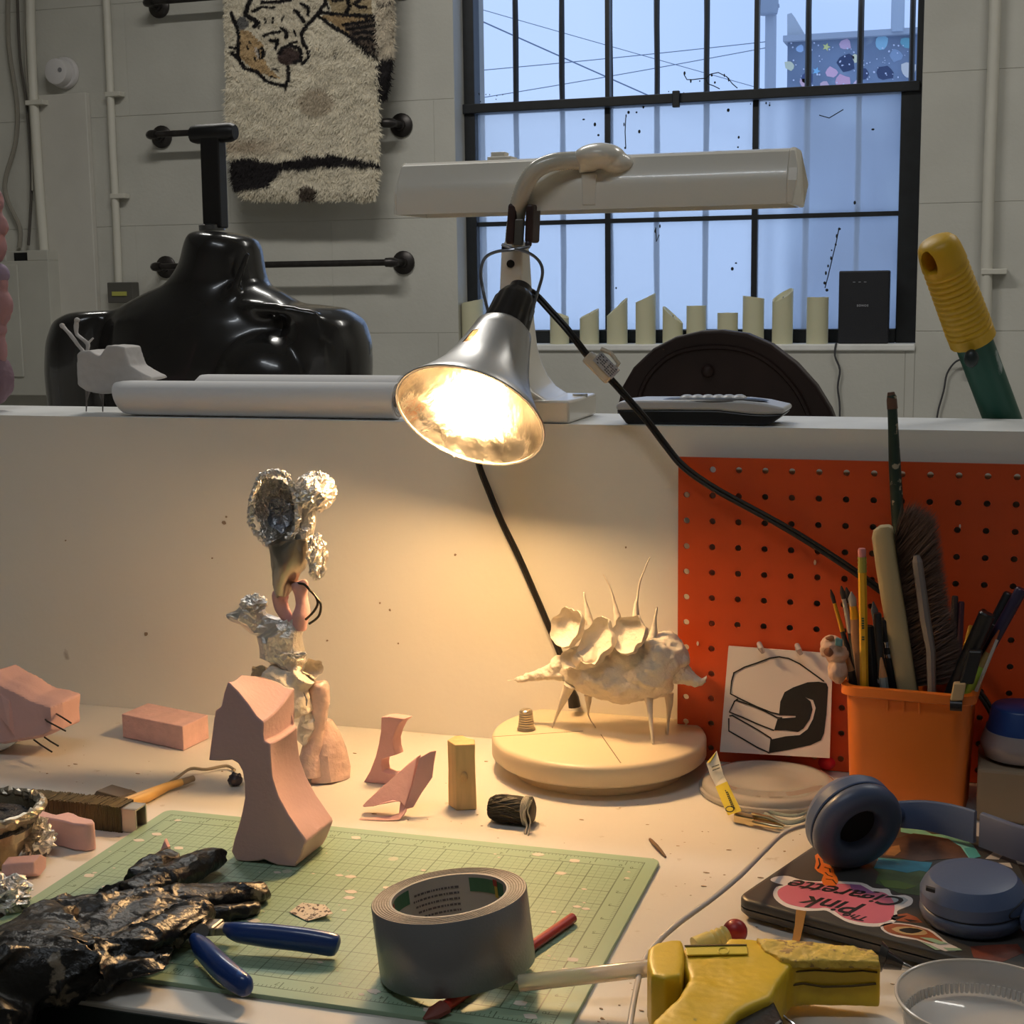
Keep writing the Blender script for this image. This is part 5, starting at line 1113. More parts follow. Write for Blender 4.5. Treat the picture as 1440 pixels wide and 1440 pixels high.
for (b_, xa, xb, ry) in ((1190, 640, 700, .008), (1230, 560, 750, .013), (1290, 420, 760, .016), (1360, 400, 770, .017), (1440, 420, 770, .017), (1500, 520, 770, .015), (1560, 600, 760, .012)):
    cc_, rx = f1((xa+xb)/2, b_), (xb-xa)/2*u1; R_.append([cc_+V(rx*math.cos(a), ry*math.sin(a), .003*math.sin(4*a+b_)) for a in [2*math.pi*k/32 for k in range(32)]])
mb.loft(R_); crm(mb, .006, 65, .0005); mb.build('foil_knot', foil_m, fsc, smooth=False)
mb = crumple(f1(640, 1440, -.010), (150*u1, .007, 26*u1), n=30, m_=12, a=.3, seed=3); crm(mb, .003, 120, .0008); mb.build('foil_ridge', foil_m, fsc, smooth=False)
# plaster covered part
mb = MB().tube(smoothpts([f2(600, 190), f2(680, 240), f2(760, 330), f2(800, 430)], 4), [.011, .012, .013, .014, .016, .018, .019, .019, .018, .017, .016, .015, .014], 14)
mb.tube([f2(780, 260), f2(830, 190)], [.010, .013], 12).ell(f2(700, 280), (.016, .012, .015))
mb.v = [p+V(0, -.012, 0) for p in mb.v]; fbuild(mb, 'plastered_neck', pmm, fsc, voxel=.0016, sm=2, disp=[(.002, 120), (.0008, 300)])
jit(bowl(f2(850, 165, -.006), (-vdc+cx*.5+cu*.15), 66*u2, 54*u2, cu, .012, seed=21, jt=.18), .0009, 150).build('plaster_cup', pmm, fsc)
jit(bowl(f2(520, 205, -.006), (-vdc-cx*.1), 58*u2, 52*u2, cu, .012, seed=22, jt=.18), .0009, 150).build('plaster_cup', pmm, fsc)
MB().prism([f2(692, 208, -.018), f2(640, 290, -.020), f2(680, 420, -.02), f2(800, 440, -.02), f2(812, 360, -.018), f2(775, 270, -.018)], V(0, .002, 0)).build('grey_card_scrap', M('grey card', (.22, .22, .24), .7), fsc, smooth=False)
mb = MB().tube(smoothpts([f2(875, 250), f2(885, 330), f2(880, 450), f2(862, 560), f2(842, 700), f2(835, 800)], 4), [.0075, .009, .010, .0105, .0105, .0105, .0100, .0095, .009, .0085, .0085, .0085, .009, .0095, .0105, .0115, .0125, .0135, .0140, .0145, .0145], 14)
fbuild(mb, 'foam_post', M('taped pink foam', (.76, .55, .49), .22, bump=1.0, bs=110, coat=.7, var=.25, vs=45), fsc, voxel=.0016, sm=2, disp=[(.0012, 90)])
mb = MB().tube(smoothpts([f2(800, 420, -.006), f2(815, 480, -.006), f2(800, 560, -.006), f2(790, 600, -.004)], 3), [.008, .009, .009, .009, .0085, .008, .008, .008, .007, .006], 14); crm(mb, .003, 120, .0008); mb.build('lower_foil', foil_m, fsc, smooth=False)
wrapm = M('taped pink foam', (.76, .55, .49), .22, bump=1.0, bs=110, coat=.7, var=.25, vs=45)
mb = MB(); R_ = []
for (z_, sc_) in ((.0006, 1), (.012, 1.02), (.028, .96), (.046, .62), (.060, .34)):
    q = [f2(808, 870), f2(850, 885), f2(970, 800), f2(985, 700), f2(940, 640), f2(850, 700)]
    cc_ = V(sum(p.x for p in q)/6, FY+.014, z_); R_.append([V(cc_.x+.0185*sc_*math.cos(a)*(1+.12*math.sin(3*a)), cc_.y+.020*sc_*math.sin(a), z_) for a in [2*math.pi*k/18 for k in range(18)]])
mb.loft(R_); jit(mb, .003, 60); mb.v = [V(p.x, p.y, max(p.z, .0005)) for p in mb.v]; mb.build('foam_base', wrapm, fsc, ang=30)

# ---------------------------------------------------------------- wire-wound channel bar, foam chunk, foil bits at the left
A0, A1 = T(192, 1173, 0), T(2, 1152, 0); dr = (A1-A0).normalized(); nn_ = V(dr.y, -dr.x, 0); nn_ = nn_ if nn_.y > 0 else -nn_
bar = thing('wire_wound_bar', (A0+A1)/2, 'square aluminium channel wound with fine dark wire, behind the pink foam chunk', 'metal bar')
BL, BWd, BH = (A1-A0).length, .0185, .0215; alb = M('brushed aluminium', (.50, .47, .42), .38, metal=.85, bump=.1, bs=80)
o = A0+V(0, 0, .0006)
MB().ob(o, dr*BL, nn_*.002, V(0, 0, BH)).ob(o+nn_*(BWd-.002), dr*BL, nn_*.002, V(0, 0, BH)).ob(o+nn_*.002, dr*BL, nn_*(BWd-.004), V(0, 0, .002)).ob(o+nn_*.002+V(0, 0, BH-.002), dr*BL, nn_*(BWd-.004), V(0, 0, .002)).build('channel', alb, bar, smooth=False, bevel=.0006)
mb = MB(); N_ = 105
pts = []
for k in range(N_*4):
    s_ = .014+.105*k/(N_*4); c = [(-.0012, -.0004), (BWd+.0012, -.0004), (BWd+.0012, BH+.0014), (-.0012, BH+.0014)][k % 4]; w_ = .0006*random.uniform(-1, 1)
    pts.append(o+dr*s_+nn_*(c[0]+w_)+V(0, 0, max(c[1], 0)+(w_ if c[1] > 0 else 0)))
mb.tube(pts, .00062, 4); mb.build('wire_winding', M('winding wire', (.11, .085, .045), .35, metal=.7), bar, smooth=False, kind='stuff')
p0 = T(122, 1131, 0)
MB().prism([V(T(118, 1133, 0).x, T(118, 1130, 0).y, .0004), V(T(174, 1136, 0).x, T(174, 1130, 0).y, .0004), V(T(172, 1127, 0).x, T(174, 1130, 0).y, .006), V(T(148, 1120, 0).x, T(148, 1128, 0).y, .0105)], V(.004, .02, 0)).build('dark_wood_wedge', M('dark wedge', (.10, .065, .03), .6, var=.2), None, smooth=False, bevel=.001, label='small dark wooden wedge just behind the wire-wound bar', cat='wood scrap')
c6b = lambda a, b: (a/6.857, b/6.857+1090)
Yb = T(115, 1198, 0).y; h = P(116.5, 1160, Yb).z
tp = [T(*c6b(*q), h) for q in [(290, 395), (290, 350), (340, 337), (420, 346), (500, 372), (545, 382), (600, 370), (660, 357), (715, 372), (760, 398), (830, 415), (892, 428), (915, 458), (880, 470), (820, 479), (700, 470), (600, 441), (450, 415)]]
MB().prism([V(p.x, p.y, .0004) for p in tp], V(0, 0, h)).build('foam_chunk', pink, None, smooth=True, ang=30, bevel=.0015, label='upright pink foam chunk with a wavy top outline, in front of the wire-wound bar', cat='foam offcut')
q = T(60, 1240, 0); zb1 = P(15, 1218, T(15, 1232, 0).y).z
MB().loft([[V(T(12, 1236, 0).x, T(12, 1236, 0).y+.010*math.cos(a), .0095+.009*math.sin(a)) for a in [k*math.pi/3+.4 for k in range(6)]], [V(T(58, 1232, 0).x, T(56, 1232, 0).y+.010*math.cos(a), .0095+.009*math.sin(a)) for a in [k*math.pi/3+.4 for k in range(6)]]]).build('foam_stub', pink, None, smooth=False, bevel=.001, label='short faceted pink foam stub lying between foil cup and cutting mat', cat='foam offcut')
mb = crumple(T(46, 1205, .0)+V(0, .004, .0165), (.0165, .013, .0145), n=40, m_=26, a=.28, seed=14); crm(mb, .004, 110, .001); mb.v = [V(p.x, p.y, max(p.z, .0005)) for p in mb.v]; mb.build('foil_wad', foil_m, None, smooth=False, label='crumpled ball of foil beside the foil cup, in front of the pink foam chunk', cat='foil')
mb = crumple(T(6, 1285, 0)+V(0, .004, .013), (.017, .016, .0125), n=40, m_=26, a=.35, seed=19); crm(mb, .005, 110, .001); mb.v = [V(p.x, p.y, max(p.z, .0005)) for p in mb.v]; mb.build('foil_scrap', foil_m, None, smooth=False, label='crumpled foil scrap at the left edge of the photo, beside the cutting mat corner', cat='foil')
# foil cup
fc = T(-30, 1225, 0); fc = V(fc.x, fc.y+.015, 0)
fcp = thing('foil_cup', fc, 'foil-rimmed cup full of black glitter, cut off by the left edge', 'cup')
zr = P(0, 1145, fc.y).z
def ringc(r, z, k=48): return [fc+V(r*math.cos(a), r*math.sin(a), z) for a in [2*math.pi*i/k for i in range(k)]]
mb = MB().loft([ringc(.020, .0005), ringc(.026, .01), ringc(.034, .035), ringc(.040, zr-.006), ringc(.045, zr+.004), ringc(.043, zr+.005), ringc(.038, zr-.006), ringc(.034, zr-.02)]); crm(mb, .003, 90, .0005); mb.v = [V(p.x, p.y, max(p.z, .0004)) for p in mb.v]
mb.build('cup_wall', M('crinkled foil', (.30, .26, .19), .3, metal=.9, bump=.4, bs=200), fcp, ang=30)
mb = MB().tube([fc+V(.0435*math.cos(a), .0435*math.sin(a), zr+.003) for a in [2*math.pi*i/60 for i in range(60)]], [.004+.0012*random.uniform(-1, 1) for _ in range(60)], 8, closed=True); crm(mb, .002, 150, .0006); mb.build('rolled_rim', M('tarnished foil', (.45, .40, .32), .35, metal=.9, bump=.5, bs=300), fcp, smooth=False)
mb = MB().ell(fc+V(0, 0, zr-.009), (.037, .037, .010), n=40, m_=20); crm(mb, .003, 160, .0012); mb.build('black_glitter', M('black glitter', (.03, .03, .035), .25, metal=.3, bump=1, bs=700), fcp, smooth=False, kind='stuff')

# bamboo tool
bam = M('bamboo', (.66, .40, .12), .45, var=.12, vs=20, stretch=(1, 1, 1))
bt_ = thing('bamboo_tool', T(215, 1122, 0), 'yellow bamboo stick tool tapering to a grey tip, right of the dark wedge', 'tool')
p_ = [T(166, 1134, .0045), T(180, 1130, .005), T(205, 1120, .006), T(235, 1106, .006), T(255, 1100, .006)]
MB().tube(p_, [.0062, .0065, .0062, .0042, .0036], 12, sx=1.0).build('handle', bam, bt_)
MB().tube([T(255, 1100, .006), T(272, 1094.5, .006)], [.0036, .0030], 10).build('tip', M('grey tip', (.28, .22, .14), .5), bt_)
MB().tube(smoothpts([T(236, 1102, .004), T(250, 1093, .006), T(268, 1081, .008), T(290, 1082, .004), T(318, 1077, .004), T(330, 1083, .002)]), [.0016]*21, 6).build('loose_wire', M('grey wire', (.35, .30, .22), .4, metal=.4), None, label='thin bent wire curling from the bamboo tool towards the carved foam block', cat='wire')
mb = crumple(T(331, 1096, .006), (.007, .007, .006), n=16, m_=10, a=.2, seed=4); mb.build('dark_bead', M('dark bead', (.05, .04, .05), .4), None, label='small dark wad behind the waist of the carved foam block', cat='scrap')
mb = MB().prism([T(210, 1206, MT+.001), T(226, 1196, MT+.012), T(231, 1180, MT+.020), T(236, 1192, MT+.014), T(238, 1206, MT+.001)], V(0, .004, 0)); mb.v = [V(p.x, p.y, max(p.z, MT+.0006)) for p in mb.v]; mb.build('foam_chip', pp, None, smooth=False, bevel=.0006, label='tiny curled pink foam chip on the mat behind the black glove', cat='foam chip')

# ---------------------------------------------------------------- black glove
glm = M('black nitrile', (.011, .010, .009), .34, bump=.8, bs=160, spec=.42, detail=8, col2=(.20, .165, .12), thr=.62, s2=55)
gl = thing('glove', T(150, 1330, MT), 'crumpled dusty black glove sprawled over the front left corner of the mat', 'glove')
hr0 = V(.93, .36, 0); hr1 = V(.5, .86, 0)
def gt(pts, rs, fl=1.0):
    rs = [r*.88 for r in rs]
    mb = MB(); ps = smoothpts([T(a, b, MT+z) for a, b, z in pts], 4); n_ = len(ps); mb.tube(ps, [np.interp(k/4, range(len(pts)), rs) for k in range(n_)], 16, sx=1.35, up=(0, 0, 1)); return mb
def gfin(pts, rs, nm='finger', vx=.0016):
    mb = gt(pts, rs); mb.v = [V(p.x, p.y, max(p.z, MT+.0006)) for p in mb.v]
    o = fbuild(mb, nm, glm, gl, voxel=vx, sm=1, disp=[(.0016, 45)], crease=[(.0022, 50, hr0, 4.0), (.0007, 120, hr0, 3.0)])
    for v in o.data.vertices: v.co.z = max(v.co.z, MT+.0005-ORG[gl.name].z)
    return o
palm = MB()
palm.ell(T(140, 1310, MT+.018), (.062, .052, .017), (V(.95, .3, 0), V(-.3, .95, 0), V(0, 0, 1)), n=28, m_=16)
palm.ell(T(60, 1350, MT+.020), (.050, .045, .019), n=28, m_=16).ell(T(185, 1270, MT+.012), (.042, .030, .012), n=20, m_=10).ell(T(215, 1305, MT+.014), (.040, .022, .014), (V(.93, .36, 0), V(-.36, .93, 0), V(0, 0, 1)), n=20, m_=10)
palm.ell(T(150, 1360, MT+.012), (.045, .022, .012), (V(.93, .36, 0), V(-.36, .93, 0), V(0, 0, 1)), n=20, m_=10)
o = fbuild(palm, 'palm', glm, gl, voxel=.0022, sm=2, disp=[(.006, 22)], crease=[(.0060, 26, hr0, 3.0), (.0032, 44, hr1, 3.0), (.0010, 100, hr0, 3.0)])
zoff = ORG[gl.name].z
for v in o.data.vertices: v.co.z = max(v.co.z, MT+.0005-zoff) if (v.co.y+ORG[gl.name].y) > .84 else max(v.co.z, .0006-zoff)
gfin([(180, 1262, .012), (225, 1240, .014), (262, 1222, .014), (296, 1209, .013), (314, 1205, .012)], [.013, .0125, .0125, .012, .0085])
gfin([(200, 1275, .012), (260, 1264, .014), (310, 1262, .012), (350, 1256, .010), (372, 1250, .009)], [.013, .0115, .0105, .0105, .0075])
gfin([(250, 1290, .006), (310, 1284, .006), (350, 1278, .005), (366, 1275, .005)], [.008, .008, .007, .004])
gfin([(150, 1345, .016), (200, 1322, .020), (245, 1298, .020), (280, 1280, .019), (294, 1276, .018)], [.013, .0125, .012, .012, .008])
gfin([(196, 1240, .010), (222, 1216, .010), (240, 1207, .009)], [.012, .010, .008])
gfin([(150, 1370, .006), (190, 1350, .007), (235, 1335, .006)], [.012, .011, .009])
cuff = MB().tube([T(70, 1350, .03), T(30, 1385, .026), V(T(-10, 1430, 0).x, YF(-.7)+.012, .030), V(T(-25, 1450, 0).x, YF(-.7)-.036, .005), V(T(-30, 1450, 0).x, YF(-.7)-.046, -.05)], [.024, .026, .027, .026, .028], 24, sx=2.0, up=(0, 0, 1))
fbuild(cuff, 'cuff', glm, gl, voxel=.0026, sm=2, disp=[(.006, 24)], crease=[(.005, 28, hr1, 3.0), (.002, 55, hr0, 3.0)])

# ---------------------------------------------------------------- pliers
blu = M('blue vinyl', (.012, .045, .20), .30, coat=.3, var=.12, vs=40, col2=(.03, .12, .42), thr=.66, s2=60); stl = M('tool steel', (.32, .30, .27), .35, metal=.9)
plr = thing('pliers', T(285, 1318, MT), 'pliers with two splayed blue vinyl grips, jaws hidden under the black glove', 'pliers')
def grip(pts, rs, nm):
    ps = smoothpts(pts, 4); n_ = len(ps); MB().tube(ps, [np.interp(k/4, range(len(pts)), rs) for k in range(n_)], 16, sx=.82, up=(0, 0, 1)).build(nm, blu, plr)
grip([T(319, 1306, .017), T(335, 1311, .018), T(380, 1316, .017), T(430, 1322, .016), T(465, 1328, .014), T(474, 1330, .013), T(477.5, 1331, .0125)], [.0045, .0075, .0088, .0088, .0085, .0072, .003], 'grip')
grip([T(273, 1320, .016), T(285, 1334, .016), T(305, 1355, .016), T(328, 1375, .014), T(345, 1387, .012), T(351, 1391, .0115)], [.0045, .0085, .0092, .0090, .0078, .003], 'grip')
MB().ob(T(296, 1317, .011), T(326, 1316, .012)-T(296, 1317, .011), V(0, .012, 0), V(0, 0, .006)).build('tang', stl, plr, smooth=False, bevel=.001)
MB().ob(T(262, 1318, .011), T(300, 1318, .012)-T(262, 1318, .011), V(0, .018, 0), V(0, 0, .007)).build('jaw', stl, plr, smooth=False, bevel=.002)
MB().tube([T(284, 1309, .0178), T(284, 1309, .0205)], .005, 16).build('pivot', stl, plr)

# paper scrap
pscr = M('speckled paper', (.72, .62, .48), .7, col2=(.13, .09, .07), thr=.54, s2=330)
q = [T(407, 1283, MT+.001), T(425, 1270, MT+.004), T(457, 1273, MT+.004), T(468.5, 1285, MT+.0045), T(432, 1296, MT+.0005)]
MB().prism(q, V(0, 0, .0005)).build('paper_scrap', pscr, None, smooth=False, label='small square of patterned paper on the mat beyond the pliers', cat='paper')

# ---------------------------------------------------------------- duct tape roll on a red pencil
hf = V(fw.x, fw.y, 0).normalized(); hr = V(hf.y, -hf.x, 0)
tn = (V(0, 0, 1)-hr*.105+hf*.055).normalized(); TW, TRo, TRi = .0505, .0535, .0395
tc0 = T(640, 1403, MT+.010)+hf*TRo*.985; tc0.z = 0
low_z = TRo*math.hypot(.105, .055)
tcen = V(tc0.x, tc0.y, MT+.0008+low_z*.995)
silver = M('duct tape silver', (.22, .22, .225), .38, metal=.3, coat=.15, bump=.1, bs=500, detail=1); edge = M('duct tape edge', (.42, .36, .29), .6, var=.15, vs=300, bump=.3, bs=600); corem = M('cardboard core', (.42, .40, .38), .6)
dt = thing('duct_tape_roll', tcen, 'roll of silver duct tape tilted on the red pencil on the mat', 'tape')
MB().loft([[tcen+tn*h_+(tn.orthogonal().normalized()*math.cos(a)+tn.cross(tn.orthogonal().normalized())*math.sin(a))*r for a in [2*math.pi*j/96 for j in range(96)]] for r, h_ in ((TRi+.0016, 0), (TRo-.0006, 0), (TRo, .0008), (TRo, TW-.0008), (TRo-.0006, TW), (TRi+.0016, TW))], closed=True, cap=False).build('tape', [silver, edge], dt, ang=40)
o = [x for x in S.objects if x.parent == dt][0]
tl_ = V(tn.x, tn.y, tn.z)
for p in o.data.polygons:
    if abs(p.normal.dot(tl_)) > .7: p.material_index = 1
mb = MB()
for k in range(6): mb.tube([tcen+tn*(TW+.0001)+(tn.orthogonal().normalized()*math.cos(a)+tn.cross(tn.orthogonal().normalized())*math.sin(a))*(TRi+.0032+.0018*k) for a in [2*math.pi*j/72 for j in range(72)]], .00022, 4, closed=True)
mb.build('layer_lines', M('layer shade', (.20, .16, .12), .7), dt, smooth=False)
MB().loft([[tcen+tn*h_+(tn.orthogonal().normalized()*math.cos(a)+tn.cross(tn.orthogonal().normalized())*math.sin(a))*r for a in [2*math.pi*j/96 for j in range(96)]] for r, h_ in ((TRi, .0), (TRi, TW), (TRi+.0014, TW), (TRi+.0014, 0))], closed=True, cap=False).build('core', corem, dt, ang=40)
tx, ty = (hr-tn*hr.dot(tn)).normalized(), None; ty = tn.cross(tx)
def arcp(a0, a1, h0, h1, r, m_, nm, n_=10):
    rg = []
    for k in range(n_+1):
        a = math.radians(lerp(a0, a1, k/n_)); d_ = tx*math.cos(a)+ty*math.sin(a); rg.append([tcen+tn*h0+d_*r, tcen+tn*h1+d_*r, tcen+tn*h1+d_*(r-.0002), tcen+tn*h0+d_*(r-.0002)])
    MB().loft(rg).build(nm, m_, dt, smooth=False)
grn = M('label green', (.05, .15, .08), .5); ylw = M('label yellow', (.55, .40, .06), .5); rdm = M('label red', (.35, .04, .03), .5)
arcp(22, 72, .038, .048, TRi-.0002, grn, 'label_band'); arcp(34, 39, .036, .0485, TRi-.0006, ylw, 'label_badge'); arcp(33.5, 40, .0445, .0492, TRi-.0009, rdm, 'label_badge'); arcp(140, 178, .038, .048, TRi-.0002, grn, 'label_band'); arcp(174, 178, .036, .047, TRi-.0006, rdm, 'label_badge')
pr = MB()
for row in range(5):
    a = 84.0
    while a < 134-row:
        wd = random.uniform(1.2, 4.2); h0 = .041-row*.0042
        aa, bb = math.radians(a), math.radians(a+wd); da, db = tx*math.cos(aa)+ty*math.sin(aa), tx*math.cos(bb)+ty*math.sin(bb); r = TRi-.0003
        pr.add([tcen+tn*h0+da*r, tcen+tn*h0+db*r, tcen+tn*(h0+.0015)+db*r, tcen+tn*(h0+.0015)+da*r], [(0, 1, 2, 3)]); a += wd+1.0
pr.build('fine_print', M('fine print', (.10, .09, .10), .6), dt, smooth=False, kind='stuff')
red = M('red pencil', (.42, .035, .025), .35, coat=.3); wrd = M('dark red wood', (.20, .045, .03), .6)
rp_ = thing('red_pencil', T(700, 1365, MT), 'flat red pencil lying under the duct tape roll', 'pencil')
A, B = T(805, 1291, MT+.0042), T(625, 1416, MT+.0042)
MB().tube([A, B], .0039, 12).build('shaft', red, rp_, ang=30); 
C = T(596, 1433, MT+.002); MB().tube([B, B.lerp(C, .5), C], [.0042, .0038, .0008], 10, sx=1.6, up=(0, 0, 1)).build('tip', wrd, rp_)

# ================================================================ ORANGE BIN AND ITS TOOLS
orm = M('orange plastic', (.80, .20, .025), .42, sub=.05, bump=.04, bs=60)
bY0 = 1.315; zr = P(1280, 972, bY0).z; bx0, bx1 = P(1190, 980, bY0).x, P(1372, 980, bY0).x; bcx, bcy = (bx0+bx1)/2, bY0+.042; HX, HY = (bx1-bx0)/2, .042
th_ = math.radians(-4)
def rot(p): return V(bcx+(p.x-bcx)*math.cos(th_)-(p.y-bcy)*math.sin(th_), bcy+(p.x-bcx)*math.sin(th_)+(p.y-bcy)*math.cos(th_), p.z)
bn = thing('orange_bin', V(bcx, bcy, 0), 'orange plastic bin crowded with brushes, pencils and markers, in front of the pegboard', 'bin')
R = []
for hx, hy, z in ((HX*.90, HY*.86, .0005), (HX*.975, HY*.96, zr-.012), (HX*.985, HY*.97, zr-.010), (HX*1.06, HY*1.08, zr-.008), (HX*1.06, HY*1.08, zr+.0), (HX*.97, HY*.95, zr+.0005), (HX*.955, HY*.93, zr-.012), (HX*.88, HY*.82, .004)):
    R.append([rot(p) for p in rrect(bcx, bcy, hx, hy, z, .26, 5)])
MB().loft(R).build('tub', orm, bn, ang=40)
mb = MB()
for k in range(3):
    p = P(1252+23*k, 984, bY0); q = rot(V(p.x, bY0+.0015, zr-.0175)); mb.box((q.x-.0008, q.y-.0025, q.z-.002), (q.x+.0008, q.y+.002, zr-.009))
mb.build('rim_ribs', orm, bn, smooth=False)
def tip(px, py, Y): return P(px, py, Y)
def inbin(fx, fy, z=.012): return rot(V(bcx+HX*fx, bcy+HY*fy, z))
def stick(px, py, fx, fy, Y=None, z=.012):   # top point seen at (px, py), foot inside the bin
    f = inbin(fx, fy, z); Y = Y if Y is not None else f.y; return P(px, py, Y), f
# yellow pencil
t0, f0 = stick(1212, 771, -.64, -.62, bcy-.034); pw = t0-f0
yp = thing('yellow_pencil', f0, 'yellow pencil with a pink eraser standing at the front left of the orange bin', 'pencil')
mb = MB().tube([f0, t0-pw.normalized()*.021], .0037, 6); mb.build('shaft', M('pencil yellow', (.78, .42, .02), .4, coat=.2), yp, smooth=False)
MB().lathe([(.0038, 0), (.0041, .001), (.0036, .003), (.0041, .005), (.0036, .0065), (.0041, .0085), (.0036, .0105), (.0040, .012), (.0038, .014)], t0-pw.normalized()*.0215, pw, 16).build('ferrule', M('green brass ferrule', (.45, .42, .10), .35, metal=.7), yp)
MB().lathe([(.0035, 0), (.0036, .006), (.003, .0078), (0, .008)], t0-pw.normalized()*.008, pw, 14).build('eraser', M('eraser pink', (.60, .22, .22), .7), yp)
pt = MB()
pu = pw.normalized(); pa = -V(0, 1, 0); pa = (pa-pu*pa.dot(pu)).normalized()
for (s0_, s1_) in ((.062, .074), (.079, .084)):
    for k in range(int((s1_-s0_)/.0022)): pt.ob(t0-pu*(s0_+k*.0022)+pa*.00375-pa.cross(pu)*.0012, -pu*.0013, pa.cross(pu)*.0022, pa*.0002)
pt.build('stamp', M('stamp green', (.02, .08, .04), .5), yp, smooth=False, kind='stuff')
# dust brush
dm = M('beige painted wood', (.50, .40, .22), .45, var=.05); db = thing('dust_brush', inbin(.1, -.2), 'dust brush with a beige wooden back and soft brown bristles in the orange bin', 'brush')
Yb = bcy-.012; rg = []
for (a0, b0, a1, b1) in ((1236, 740, 1252, 739), (1228, 746, 1256, 742), (1226, 756, 1257, 750), (1232, 800, 1263, 790), (1245, 880, 1277, 870), (1262, 970, 1291, 968), (1272, 1010, 1298, 1010)):
    p, q = P(a0, b0, Yb), P(a1, b1, Yb); c = (p+q)/2; hx = (q-p)/2; rg.append([c+hx*math.copysign(abs(math.cos(a))**.6, math.cos(a))+V(0, .0085*math.copysign(abs(math.sin(a))**.6, math.sin(a)), 0) for a in [2*math.pi*k/20 for k in range(20)]])
MB().loft(rg).build('handle', dm, db, ang=60)
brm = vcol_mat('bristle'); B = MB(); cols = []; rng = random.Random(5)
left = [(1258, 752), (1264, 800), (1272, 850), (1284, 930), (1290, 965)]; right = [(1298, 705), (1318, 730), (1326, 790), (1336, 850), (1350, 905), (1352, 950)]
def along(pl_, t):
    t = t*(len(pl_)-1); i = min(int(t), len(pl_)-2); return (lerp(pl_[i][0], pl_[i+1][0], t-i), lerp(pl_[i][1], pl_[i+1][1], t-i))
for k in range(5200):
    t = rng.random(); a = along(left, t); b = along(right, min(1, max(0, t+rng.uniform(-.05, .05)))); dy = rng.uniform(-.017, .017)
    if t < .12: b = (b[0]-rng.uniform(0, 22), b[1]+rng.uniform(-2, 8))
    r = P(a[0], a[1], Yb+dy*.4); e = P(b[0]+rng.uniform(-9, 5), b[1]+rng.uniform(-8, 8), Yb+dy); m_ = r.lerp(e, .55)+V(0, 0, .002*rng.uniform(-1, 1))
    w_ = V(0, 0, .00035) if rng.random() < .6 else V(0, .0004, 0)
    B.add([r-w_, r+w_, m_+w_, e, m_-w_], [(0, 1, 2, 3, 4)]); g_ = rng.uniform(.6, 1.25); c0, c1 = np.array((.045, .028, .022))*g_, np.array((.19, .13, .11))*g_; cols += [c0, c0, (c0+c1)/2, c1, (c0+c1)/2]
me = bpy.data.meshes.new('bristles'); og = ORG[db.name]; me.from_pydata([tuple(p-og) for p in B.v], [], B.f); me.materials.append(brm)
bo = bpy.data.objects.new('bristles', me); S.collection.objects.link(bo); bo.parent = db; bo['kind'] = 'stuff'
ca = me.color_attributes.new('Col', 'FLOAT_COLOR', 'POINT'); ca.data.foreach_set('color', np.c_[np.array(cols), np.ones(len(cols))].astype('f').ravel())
# tall green paintbrush handle
tg_ = thing('tall_paintbrush', inbin(.15, .6), 'tall chipped dark green paintbrush handle sticking up above the partition from the orange bin', 'brush')
tm = M('chipped green paint', (.018, .04, .028), .45, var=.3, vs=60, col2=(.40, .34, .24), thr=.60, s2=110); tY = bcy+.035
MB().tube([P(1253, 553, tY), P(1254, 557, tY), P(1256, 600, tY), P(1258, 650, tY), P(1262, 720, tY), P(1270, 850, tY), inbin(.15, .6)], [.0024, .0042, .0046, .0054, .0058, .0058, .0055], 14).build('handle', tm, tg_)
MB().tube([P(1253, 551.5, tY), P(1254, 562, tY), P(1255, 575, tY)], [.0030, .0046, .0048], 14).build('bare_end', M('worn brown wood', (.14, .07, .045), .6), tg_)
# grey stick
t0, f0 = stick(1289, 781, .45, -.6, bcy-.032)
gs = MB().tube([t0, P(1290, 790, bcy-.032), P(1301, 870, bcy-.032), P(1309, 915, bcy-.032), f0], [.0026, .0044, .0047, .0040, .003], 8); gs.build('grey_stick', M('grey wood', (.22, .19, .18), .5, var=.15), None, smooth=False, label='slim grey modelling stick leaning in front of the dust brush bristles', cat='stick')
# small brushes at the left
def brush(px, py, fx, fy, Y, hcol, fcol, bcol, bl_, fl_, rh_, lab, fsegs=None):
    t, f = stick(px, py, fx, fy, Y); u = (f-t); L_ = u.length; u.normalize(); o_ = thing('paintbrush', f, lab, 'brush')
    MB().tube([t, t+u*bl_*.5, t+u*bl_], [.0006, rh_*.9, rh_*.75], 10).build('bristle_tip', M('bristle %s' % (bcol,), bcol, .8), o_)
    MB().tube([t+u*bl_, t+u*(bl_+fl_)], [rh_*.75, rh_*1.0], 12).build('ferrule', M('ferrule %s' % (fcol,), fcol, .3, metal=.5), o_)
    MB().tube([t+u*(bl_+fl_), t+u*(bl_+fl_+.02), f], [rh_*1.0, rh_*1.35, rh_*.9], 12).build('handle', M('handle %s' % (hcol,), hcol, .35, coat=.3), o_)
brush(1168, 829, -.40, .1, bcy+.004, (.02, .018, .02), (.70, .36, .03), (.035, .02, .018), .013, .027, .0022, 'thin paintbrush with a brown tip and golden ferrule, leftmost in the orange bin')
brush(1183, 824, -.5, .1, bcy+.004, (.02, .02, .022), (.62, .55, .48), (.04, .032, .028), .012, .032, .0027, 'paintbrush with dark tip and pale ferrule, second from left in the orange bin')
brush(1190, 826, -.5, .2, bcy+.010, (.03, .10, .22), (.42, .18, .06), (.045, .035, .03), .014, .042, .0037, 'paintbrush with copper ferrule and blue handle, left of the yellow pencil')
